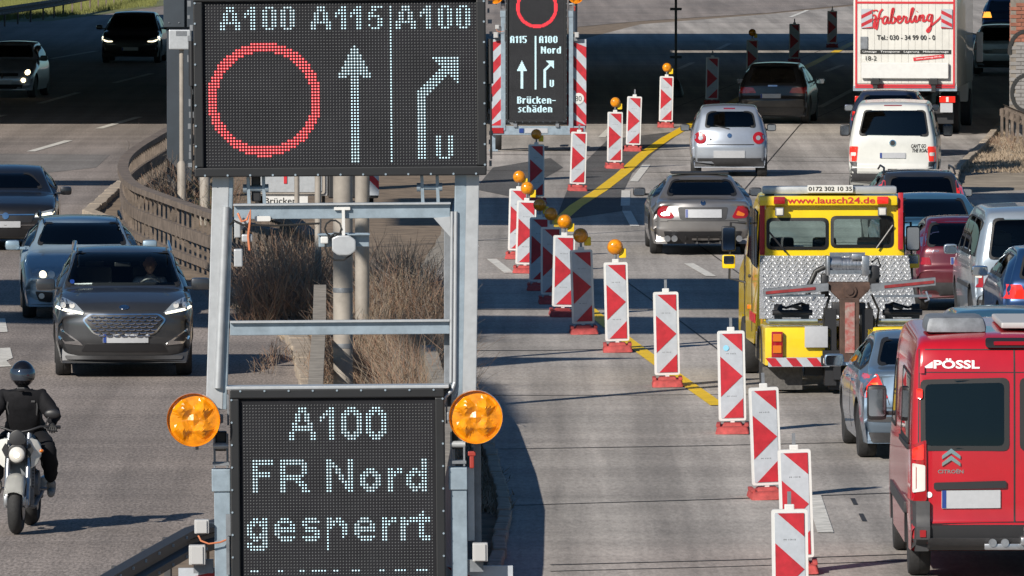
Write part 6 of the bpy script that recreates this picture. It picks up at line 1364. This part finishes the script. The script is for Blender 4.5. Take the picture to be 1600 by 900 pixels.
for s_ in (-1, 1):
    b = B(); b.tube([(s_*cw,CB+1.9,2.05),(s_*(cw+.2),CB+2.0,2.06),(s_*(cw+.22),CB+2.0,1.3),(s_*cw,CB+1.95,1.25)],.016,6); b.box((s_*(cw+.23),CB+2.0,1.84),(.19,.07,.34),bev=.03); mo = b.build('mirror_housing','black',t,50)
    b = B(); b.prism(rrect(s_*(cw+.23)-.08,1.69,s_*(cw+.23)+.08,1.99,.03),CB+1.958,CB+1.964,'Y'); b.build('mirror_glass','mglass',mo); b = B(); b.box((s_*(cw+.23),CB+2.0,1.53),(.18,.08,.19),bev=.03); b.build('small_mirror',Y,mo,50); b = B(); b.prism(rrect(s_*(cw+.23)-.07,1.50,s_*(cw+.23)+.07,1.61,.02),CB+1.952,CB+1.957,'Y'); b.build('mirror_glass','mglass',mo)
b = B(); b.box((-cw-.01,CB+1.35,.95),(.03,.10,.06),bev=.01); b.build('side_indicator','orl',t); b = B(); b.box((-cw-.005,CB+.6,.85),(.012,1.0,.12)); b.build('side_stripe','redt',t)

# ================================================================ white box truck
T1 = P(1414,211); DB = T1.y; t = thing('box_truck', 'white box truck with red script lettering on its roller door', 'truck', T1, -R(5.7)); s6 = F/DB
U = lambda px: (px-1414)/s6
Zz = lambda py: (211-py)/s6
M['bwhite'] = paint('box body white', (.60,.59,.55), 0, .4); M['gbox'] = paint('box side cream', (.62,.60,.54), 0, .45)
b = B(); b.box((0,3.6,2.55),(2.5,7.2,2.85),bev=.03); bx = b.build('cargo_box','bwhite',t,40)
b = B(); n = 15
for k in range(n): b.box((-1.14+k*2.28/(n-1), -.012, 2.55), (.159,.02,2.62), bev=.004)
dr = b.build('roller_door','bwhite',bx)
b = B(); 
for (x0, y0, x1, y1) in ((-1.2,1.22,-1.155,3.9),(1.155,1.22,1.2,3.9),(-1.2,1.18,1.2,1.22)): b.box(((x0+x1)/2,-.03,(y0+y1)/2),(x1-x0,.012,y1-y0))
b.build('red_border','redt',dr)
b = B(); b.box((0,-.03,Zz(4)),(2.32,.012,.05)); b.build('red_border','redt',dr)
# script lettering drawn as strokes of a brush
def script(strokes, x0, z0, w_, h_, y, r, m, par, name='script_lettering'):
    b = B()
    for st in strokes:
        pts = []; n = len(st)
        for i in range(n-1):
            p0, p1, p2, p3 = [Vector(st[max(0, min(n-1, i+k))]) for k in (-1,0,1,2)]
            for j in range(5): tt = j/5; pts.append(.5*((2*p1)+(p2-p0)*tt+(2*p0-5*p1+4*p2-p3)*tt*tt+(3*p1-p0-3*p2+p3)*tt**3))
        pts.append(Vector(st[-1])); L, Rr = [], []
        W3_ = [(x0+p.x*w_, z0+p.y*h_) for p in pts]
        for i, p in enumerate(W3_):
            a, c = Vector(W3_[max(i-1,0)]), Vector(W3_[min(i+1,len(W3_)-1)]); d_ = (c-a).normalized(); k = r*(.65+.6*abs(d_.y)); nn = Vector((-d_.y, d_.x))*k
            L.append((p[0]+nn.x, y, p[1]+nn.y)); Rr.append((p[0]-nn.x, y, p[1]-nn.y))
        m_ = len(L); b.add(L+Rr, [(i, i+1, m_+i+1, m_+i) for i in range(m_-1)])
    return b.build(name, m, par)
ST = [ # letters of 'Haberling' in a 0..1 wide, 0..1 tall field (baseline .3)
 [(.0,.55),(.02,.66),(.05,.70),(.07,.62),(.055,.40),(.04,.22),(.06,.18),(.09,.40)], [(.03,.86),(.07,.90),(.10,.86)], [(.17,.95),(.13,.80),(.105,.5),(.09,.2),(.075,.10)], [(.02,.50),(.08,.53),(.16,.58)],
 [(.235,.62),(.20,.64),(.17,.52),(.175,.38),(.20,.34),(.225,.45),(.24,.62),(.235,.42),(.25,.36),(.275,.42)],
 [(.275,.42),(.32,.92),(.31,.96),(.295,.80),(.285,.45),(.30,.36),(.335,.42),(.34,.58),(.315,.62)], [(.34,.56),(.37,.52)],
 [(.37,.50),(.41,.56),(.405,.66),(.38,.62),(.375,.46),(.40,.37),(.44,.46)], [(.44,.46),(.465,.66),(.475,.62),(.50,.62),(.49,.42),(.51,.38),(.54,.48)],
 [(.54,.48),(.595,.94),(.58,.97),(.565,.80),(.555,.48),(.575,.40),(.60,.48)], [(.60,.48),(.63,.68),(.62,.46),(.64,.42),(.665,.5)], [(.645,.84),(.65,.86)],
 [(.665,.5),(.69,.70),(.685,.46)], [(.69,.58),(.72,.70),(.74,.66),(.73,.48),(.75,.44),(.78,.52)],
 [(.86,.70),(.82,.73),(.79,.60),(.80,.48),(.83,.48),(.86,.72),(.85,.40),(.83,.10),(.80,.0),(.79,.08),(.83,.22),(.90,.40),(.96,.56),(1.0,.70)]]
script(ST, U(1360), Zz(50), U(1472)-U(1360), Zz(12)-Zz(50), -.045, .021, 'redt', dr)
flat_text('phone_number', 'Tel.: 030 - 34 99 00 - 0', ((U(1370)+U(1461))/2, -.042, Zz(58.5)), U(1461)-U(1370), .12, 'text', dr, bold=.015)
b = B(); b.box((U(1415), -.03, Zz(81)), (U(1486)-U(1344), .012, .10)); bs_ = b.build('black_band','text',dr); flat_text('band_lettering', 'Umzüge   Transporte   Lagerung   Möbelmontage', (U(1415), -.042, Zz(81)), U(1482)-U(1348), .055, 'whitet', bs_)
flat_text('fleet_number', '18-2', (U(1361), -.042, Zz(91)), U(1369)-U(1352), .11, 'text', dr)
b = B(); b.box((U(1451), -.034, Zz(90)), (.74,.012,.085), rot=Matrix.Rotation(-R(6),3,'Y').to_quaternion()); rl = b.build('red_label','redt',dr)
vs, fs = text2d('www.umzug-24.de', .62, .045); b = B(); b.add([(U(1451)+u*math.cos(R(6))-v*0, -.042, Zz(90)+v+u*math.tan(R(6))) for u, v in vs], fs); b.build('label_lettering','whitet',rl)
for x0, s_ in ((1354,1),(1479,-1)):
    b = B(); b.box((U(x0),-.05,Zz(29)),(.27,.02,.46)); pl = b.build('hazard_plate','wsheet',dr); b = B()
    for k in range(3):
        z = Zz(29)+.23-.02-k*.2; q = [(U(x0)-.13, z-(.13 if s_ > 0 else 0)), (U(x0)+.13, z-(0 if s_ > 0 else .13)), (U(x0)+.13, z-(0 if s_ > 0 else .13)-.09), (U(x0)-.13, z-(.13 if s_ > 0 else 0)-.09)]
        b.add([(x, -.062, max(Zz(29)-.23, zz)) for x, zz in q], [(0,1,2,3)])
    b.build('red_stripes','red',pl)
b = B(); b.box((U(1350),-.04,Zz(67)),(.18,.03,.30),bev=.01); b.build('lift_control','galvd',dr)
b = B(); b.box((U(1414),-.10,Zz(110)),(2.1,.07,.38),bev=.015); tl_ = b.build('tail_lift','white',t); b = B()
for x in (1368, 1459): b.box((U(x),-.14,Zz(127)),(.22,.12,.16),bev=.02); b.box((U(x),-.1,Zz(137)),(.10,.14,.2))
b.build('lift_hinge','black',t)
b = B(); b.box((0,.02,1.12),(2.5,.08,.12)); b.build('rear_sill','galv',t); b = B(); b.box((0,-.03,1.15),(2.4,.02,.04)); b.build('sill_stripe','redt',t)
b = B(); b.box((0,3.2,.78),(.9,7.0,.25)); b.box((0,.15,.60),(2.3,.12,.16)); b.box((0,.3,.42),(2.3,.1,.3)); b.box((.9,3.4,.7),(.4,1.4,.5)); b.box((-.9,3.4,.7),(.4,1.4,.5)); b.build('chassis','black',t)
for s_ in (-1, 1):
    b = B(); b.box((s_*1.02,-.0,.86),(.38,.06,.15),bev=.01); l_ = b.build('tail_lamp','taill',t); b = B(); b.box((s_*1.02,-.035,.86),(.06,.02,.12)); b.build('lamp_cell','ind',l_)
    for xx in (1.08,.78): b = B(); b.lathe([(.28,-.13),(.43,-.13),(.46,-.1),(.46,.1),(.43,.13),(.28,.13)],(s_*xx,1.9,.46),'X',28); w = b.build('wheel','rubber',t,40); b = B(); b.lathe([(0,-.06),(.28,-.06),(.28,.08),(0,.08)],(s_*xx,1.9,.46),'X',18); b.build('rim','rim',w,40)
    b = B(); b.lathe([(.28,-.13),(.43,-.13),(.46,-.1),(.46,.1),(.43,.13),(.28,.13)],(s_*1.05,7.9,.46),'X',28); w = b.build('wheel','rubber',t,40); b = B(); b.lathe([(0,-.06),(.28,-.06),(.28,.08),(0,.08)],(s_*1.05,7.9,.46),'X',18); b.build('rim','rim',w,40)
    b = B(); b.box((s_*1.38,7.9,1.95),(.16,.1,.75),bev=.03); b.tube([(s_*1.1,8.0,2.3),(s_*1.36,7.95,2.25)],.02,6); b.build('wing_mirror','white',t,50)
b = B(); b.box((1.0,-.03,.66),(.30,.02,.22)); b.build('number_plate','plate',t)
b = B(); b.prism([(7.3,.6),(7.3,2.6),(7.7,2.75),(8.8,2.5),(9.2,1.5),(9.25,.6)], -1.12, 1.12, 'X', bev=.05); cb_ = b.build('cab','bwhite',t,40); b = B(); b.prism([(8.86,2.4),(9.19,1.55),(9.21,1.55),(8.88,2.4)], -1.0, 1.0, 'X'); b.prism([(7.9,1.55),(7.9,2.35),(8.6,2.3),(8.95,1.55)], 1.10, 1.125, 'X'); b.prism([(7.9,1.55),(7.9,2.35),(8.6,2.3),(8.95,1.55)], -1.125, -1.10, 'X'); b.build('cab_window','dglass',cb_)

# ================================================================ vehicle behind the near sign
T2 = P(490,326); s7 = F/T2.y; t = thing('works_trailer', 'works trailer with pale cabinet doors seen under the big sign', 'trailer', T2)
U2 = lambda px: (px-490)/s7
Z2 = lambda py: (326-py)/s7
b = B(); b.box((U2(452),.5,Z2(262)),(U2(512)-U2(392),1.0,1.1),bev=.03); cbx = b.build('cabinet','lgrey',t,40)
b = B(); b.prism(rounded([(U2(397),Z2(303)),(U2(508),Z2(303)),(U2(508),Z2(230)),(U2(397),Z2(230))],.06), -.04, -.005, 'Y'); b.build('door_frame','pole',cbx); b = B(); b.prism(rrect(U2(402),Z2(300),U2(503),Z2(230),.04), -.055, -.04, 'Y'); b.build('cabinet_door',M['alu'],cbx); b = B(); b.box((U2(446),-.065,Z2(280)),(.06,.02,.16)); b.build('door_latch','redt',cbx)
b = B(); b.box((U2(446),-.02,Z2(313)),(U2(480)-U2(410),.04,.16)); nb = b.build('name_board','white',t); flat_text('lettering','Brücker',(U2(438),-.045,Z2(313.5)),U2(462)-U2(413),.12,'text',nb,bold=.01)
b = B(); b.box((U2(552),.4,Z2(285)),(U2(592)-U2(514),.8,.62),bev=.03); b.box((U2(492),.8,.35),(2.3,1.4,.2)); b.build('chassis','black',t); flat_text('fleet_number','22',(U2(545),-.012,Z2(305)),.12,.11,'whitet',t)
b = B(); b.box((U2(585),-.03,Z2(285)),(.18,.02,.5)); hb = b.build('hazard_plate','wsheet',t); b = B(); b.add([(U2(585)+x,-.042,Z2(285)+z) for x, z in ((-.09,.2),(.09,.02),(.09,-.14),(-.09,.04))],[(0,1,2,3)]); b.build('red_stripes','red',hb)
for s_ in (-1, 1): b = B(); b.lathe([(.2,-.1),(.33,-.1),(.35,-.07),(.35,.07),(.33,.1),(.2,.1)],(s_*1.05,.9,.35),'X',24); w = b.build('wheel','rubber',t,40); b = B(); b.lathe([(0,-.05),(.2,-.05),(.2,.05),(0,.05)],(s_*1.05,.9,.35),'X',18); b.build('rim','rim',w,40)
for s_, x in ((-1,U2(402)),(1,U2(505))): b = B(); b.box((x,.3,.35),(.06,.06,.7)); b.build('support_leg','black',t)
# ================================================================ motorcycle and rider (x to the viewer's right, the bike faces -y)
pm_ = P(21,838); RZ = -.055
t = thing('motorcycle', 'white and black naked motorcycle with lit headlamp at the left edge', 'motorcycle', pm_, RZ)
M['leather'] = mat('black leather', (.010,.010,.012), .8, spec=.2, var=.3, scale=14, bump=.2); M['denim'] = mat('black riding trousers', (.02,.02,.022), .8, var=.3, scale=12); M['helmet'] = mat('gloss black helmet', (.006,.006,.008), .22, coat=.3); M['boot'] = mat('grey boot', (.30,.28,.25), .8, var=.2, scale=20); M['glove'] = mat('black glove', (.02,.02,.02), .7)
def tyre(y, r, w_):
    b = B(); pr = [(r-.085, -w_*.36)]+[(r-.085+.085*math.sin(a), -w_/2*math.cos(a)*1.0) for a in [R(k) for k in range(20, 161, 20)]]+[(r-.085, w_*.36)]
    b.lathe(pr, (0,y,r), 'X', 40); w = b.build('wheel', 'rubber', t, 50); b = B(); b.lathe([(r-.075,-.03),(r-.11,-.02),(r-.11,.02),(r-.075,.03)], (0,y,r), 'X', 36); b.lathe([(.04,-.05),(.04,.05)], (0,y,r), 'X', 16)
    for k in range(5): a = 2*PI*k/5; b.box((0, y+math.cos(a)*(r*.38), r+math.sin(a)*(r*.38)), (.035, r*.62, .035), rot=Matrix.Rotation(a,3,'X').to_quaternion())
    b.build('rim', 'black', w, 40)
    b = B(); b.lathe([(.07,-.003),(.15,-.003),(.15,.003),(.07,.003)], (.075,y,r), 'X', 28); b.lathe([(.07,-.003),(.15,-.003),(.15,.003),(.07,.003)], (-.075,y,r), 'X', 28); b.build('brake_disc','brake',w,40); return w
tyre(.30, .30, .15); tyre(1.72, .31, .19)
for s_ in (-1, 1):
    b = B(); b.tube([(s_*.105,.30,.30),(s_*.105,.50,.78)], [.032,.027], 12); b.tube([(s_*.105,.46,.68),(s_*.105,.60,1.04)], .024, 12); b.box((s_*.105,.26,.33),(.04,.12,.10),bev=.015); b.box((s_*.09,.17,.36),(.05,.07,.10),bev=.015); b.build('fork', 'chrome' if False else 'steel', t, 50)
bm = bmesh.new(); rows = []
for i in range(13):
    a = R(28+i*9); rr = .345; y, z = .30-rr*math.cos(a), .30+rr*math.sin(a)
    wv = .095
    rows.append([bm.verts.new((x*wv, y+(abs(x)**2)*.0, z-(.10 if abs(x) > 1.05 else .035*(abs(x)**2)))) for x in (-1.15,-1,-.7,-.35,0,.35,.7,1,1.15)])
for a, c in zip(rows, rows[1:]):
    for k in range(8): bm.faces.new((a[k],a[k+1],c[k+1],c[k]))
bmesh.ops.solidify(bm, geom=bm.faces[:], thickness=.008); bmesh.ops.recalc_face_normals(bm, faces=bm.faces[:]); fo = obj('front_mudguard', bm, PT['white'], t); smooth(fo, 60)
for s_ in (-1, 1):
    b = B(); b.prism(rounded([(s_*.10,1.00),(s_*.20,.98),(s_*.25,.86),(s_*.20,.72),(s_*.14,.68),(s_*.13,.86)],.02), .44, .47, 'Y', bev=.008)
    for v in b.bm.verts: v.co.y += (abs(v.co.x)-.1)*.8
    b.build('front_fairing', PT['white'], t, 45)
b = B(); b.prism(rounded([(-.10,.89),(-.05,.94),(.05,.94),(.10,.89),(.085,.77),(.03,.73),(-.03,.73),(-.085,.77)],.03), .36, .50, 'Y', bev=.015); hlm = b.build('headlamp_shell','black',t,50)
b = B(); b.lathe([(0,.325),(.05,.33),(.078,.345),(.085,.362)], (0,0,.83), 'Y', 24); b.build('headlamp_glass','ind',hlm,60); b = B(); b.lathe([(0,.31),(.022,.315),(.03,.327)], (0,0,.83), 'Y', 16); b.build('bulb','litw',hlm,60)
b = B(); b.prism(rounded([(-.10,.95),(-.07,1.06),(0,1.10),(.07,1.06),(.10,.95),(0,.92)],.03), .36, .40, 'Y', bev=.01); b.build('flyscreen','black',t,50)
for s_ in (-1, 1):
    b = B(); b.prism(rounded([(s_*.09,.92),(s_*.14,1.0),(s_*.22,.93),(s_*.23,.80),(s_*.16,.70),(s_*.11,.66),(s_*.10,.78)],.02), .50, .62, 'Y', bev=.02)
    for v in b.bm.verts: v.co.y += abs(v.co.x)*.9-.12
    b.build('side_fairing', PT['white'], t, 45)
    b = B(); b.prism(rounded([(s_*.10,.90),(s_*.13,.95),(s_*.17,.88),(s_*.13,.80),(s_*.105,.82)],.01), .44, .455, 'Y'); b.build('fairing_trim','orl' if False else 'black',t,50)
    b = B(); b.tube([(0,.62,1.05),(s_*.10,.62,1.07),(s_*.22,.64,1.11),(s_*.40,.72,1.10)], .013, 8); b.tube([(s_*.28,.67,1.105),(s_*.42,.73,1.10)], .019, 10); b.tube([(s_*.26,.62,1.10),(s_*.34,.60,1.07),(s_*.40,.64,1.06)], .007, 6); b.build('handlebar','black',t,50)
    b = B(); b.tube([(s_*.27,.66,1.12),(s_*.30,.64,1.20),(s_*.335,.64,1.24)], .008, 6); bmesh.ops.create_icosphere(b.bm, subdivisions=3, radius=1, matrix=Matrix.Translation((s_*.345,.65,1.245)) @ Matrix.Diagonal((.085,.03,.052,1))); b.build('mirror','black',t,60)
    b = B(); b.tube([(s_*.14,.58,.86),(s_*.22,.56,.86)], .008, 6); bmesh.ops.create_icosphere(b.bm, subdivisions=2, radius=1, matrix=Matrix.Translation((s_*.235,.56,.86)) @ Matrix.Diagonal((.03,.03,.02,1))); b.build('indicator','orl',t,60)
    b = B(); b.tube([(s_*.14,1.2,.42),(s_*.27,1.2,.42)], .016, 8); b.build('footpeg','steel',t)
b = B(); b.box((0,.85,.62),(.26,.45,.36),bev=.05); b.box((0,.72,.60),(.30,.06,.30),bev=.02); b.lathe([(.13,-.17),(.13,.17)],(0,1.0,.50),'X',20); b.tube([(-.08,.70,.55),(-.09,.62,.42),(-.08,.72,.28),(-.05,1.0,.22)],.025,8); b.tube([(.08,.70,.55),(.09,.62,.42),(.08,.72,.28),(.10,1.1,.24),(.17,1.7,.45)],.028,8); b.box((.1,.75,.42),(.08,.1,.3),bev=.03); b.build('engine','galvd',t,45)
b = B()
for z in range(8): b.box((0,.685,.48+z*.033),(.29,.02,.012))
b.build('radiator','black',t)
bm = bmesh.new(); bmesh.ops.create_icosphere(bm, subdivisions=3, radius=1, matrix=Matrix.Translation((0,.88,.93)) @ Matrix.Diagonal((.16,.30,.13,1))); smooth(obj('fuel_tank', bm, 'black', t), 60)
b = B(); b.box((0,1.35,.86),(.26,.55,.09),bev=.04); b.box((0,1.7,.92),(.18,.3,.07),bev=.03); b.build('saddle','leather',t,45); b = B(); b.box((0,1.5,.75),(.18,.5,.14),bev=.04); b.build('tail_unit',PT['white'],t,45)
b = B(); b.tube([(.10,.60,.85),(.12,.9,.62),(.12,1.25,.42),(.11,1.72,.31)],.03,10); b.tube([(-.10,.60,.85),(-.12,.9,.62),(-.12,1.25,.42),(-.11,1.72,.31)],.03,10); b.build('main_frame','black',t,50); b = B(); b.lathe([(.05,0),(.06,.05),(.06,.45),(.03,.5)],(.17,1.35,.48),'Y',16); b.build('silencer','steel',t,50)
def crumple(o, amp, f):
    for v in o.data.vertices:
        p = v.co; v.co = p+v.normal*amp*(noise.noise(Vector((p.x*f, p.y*f, p.z*f*2.2)))+.6*noise.noise(p*f*3))
r = thing('person', 'motorcyclist in black leathers and glossy black helmet riding at the left edge', 'person', pm_, RZ)
J = dict(pelvis=((0,1.28,.98),.17), waist=((0,1.16,1.12),(.19,.16)), chest=((0,1.00,1.32),(.215,.175)), neck=((0,.96,1.46),.085), top=((0,.95,1.53),.07),
 sl=((-.20,.99,1.39),.11), sr=((.20,.99,1.39),.11), el=((-.345,.90,1.20),.082), er=((.345,.90,1.20),.082), wl=((-.335,.74,1.135),.042), wr=((.335,.74,1.135),.042),
 hl=((-.14,1.22,.95),.125), hr=((.14,1.22,.95),.125), kl=((-.265,.82,.88),.11), kr=((.265,.82,.88),.11), cl=((-.285,.98,.67),.092), cr=((.285,.98,.67),.092), al=((-.285,1.10,.50),.052), ar=((.285,1.10,.50),.052))
skinned('body', J, [('pelvis','waist'),('waist','chest'),('chest','neck'),('neck','top'),('chest','sl'),('sl','el'),('el','wl'),('chest','sr'),('sr','er'),('er','wr'),('pelvis','hl'),('pelvis','hr'),('hl','kl'),('hr','kr'),('kl','cl'),('kr','cr'),('cl','al'),('cr','ar')], 'leather', r)
crumple(bpy.data.objects[-1] if False else [o for o in r.children if o.name.startswith('body')][0], .013, 9)
for s_ in (-1, 1):
    skinned('boot', {'a': ((s_*.285,1.11,.52),.056), 'h': ((s_*.285,1.13,.41),.05), 'b': ((s_*.29,1.02,.385),.045), 't': ((s_*.30,.93,.375),.036)}, [('a','h'),('h','b'),('b','t')], 'boot', r)
    hand(r, (s_*.335,.74,1.135), (s_*.12,-.75,-.32), (0,-.35,1), (-s_,0,0), 'glove', 1.12, 1.25)
hc = Vector((0,.97,1.64)); bm = bmesh.new(); bmesh.ops.create_uvsphere(bm, u_segments=36, v_segments=24, radius=1)
for v in bm.verts:
    x, y, z = v.co; f = max(0, -y); k = 1+.10*f*max(0, -z+.1); v.co = Vector((x*.128*(1-.12*max(0, -z)), y*.155*k, z*.148*(1-.08*max(0, -z)*(1-f)))) + hc
he = obj('helmet', bm, 'helmet', r); smooth(he, 60)
bm = bmesh.new(); rows = []
for i in range(17):
    a = R(-80+i*10); rows.append([bm.verts.new(hc+Vector((math.sin(a)*.139*math.cos(e)*(1-.10*max(0,-math.sin(e))), -math.cos(a)*.173*math.cos(e)*(1+.05*max(0,-math.sin(e))), .150*math.sin(e)))) for e in [R(q) for q in (-22,-12,-2,8,18,26)]])
for a, c in zip(rows, rows[1:]):
    for k in range(5): bm.faces.new((a[k],a[k+1],c[k+1],c[k]))
bmesh.ops.recalc_face_normals(bm, faces=bm.faces[:]); vz = obj('visor', bm, mat('smoked visor', (.06,.075,.10), .06, .6, coat=1), he); smooth(vz, 60)
b = B(); b.box((0,.80,1.50),(.09,.03,.03),bev=.01); b.build('helmet_vent','black',he)
b = B(); b.tube([(-.10,1.0,1.47),(0,.93,1.45),(.10,1.0,1.47)], .02, 8); b.tube([(0,.895,1.45),(0,.93,1.25),(0,1.02,1.08)], .007, 6); b.box((.09,.905,1.36),(.09,.012,.02)); b.tube([(-.13,.94,1.46),(-.16,.92,1.3),(-.13,1.03,1.12)], .012, 6); b.tube([(.13,.94,1.46),(.16,.92,1.3),(.13,1.03,1.12)], .012, 6); b.build('jacket_trim', 'trim', r, 50)

# ---------------------------------------------------------------- pieces that stand apart become parts of their own
def split(names):
    for o in [o for o in bpy.data.objects if o.type == 'MESH' and o.name.split('.')[0] in names]:
        bm = bmesh.new(); bm.from_mesh(o.data); left = set(bm.verts); isl = []
        while left:
            st = [left.pop()]; cur = set(st)
            while st:
                for e in st.pop().link_edges:
                    for v in e.verts:
                        if v in left: left.discard(v); cur.add(v); st.append(v)
            isl.append({v.index for v in cur})
        if 1 < len(isl) < 12:
            base = o.data
            for k, ids in enumerate(isl):
                b2 = bmesh.new(); b2.from_mesh(base); b2.verts.ensure_lookup_table()
                bmesh.ops.delete(b2, geom=[v for v in b2.verts if v.index not in ids], context='VERTS')
                me = bpy.data.meshes.new(o.name.split('.')[0]); b2.to_mesh(me); b2.free(); me.materials.append(base.materials[0])
                if k == 0: o.data = me
                else: n = obj(o.name.split('.')[0], me, None, o.parent); n.location = o.location; n.rotation_euler = o.rotation_euler
        bm.free()
split({'bed_side','hydraulic_hose','box_bracket','cable_duct','lift_hinge','boom_guides','column','cross_bar','steel_band','door_window','cab_window','graffiti','spigot','valve_block'})
print('objects', len(bpy.data.objects))
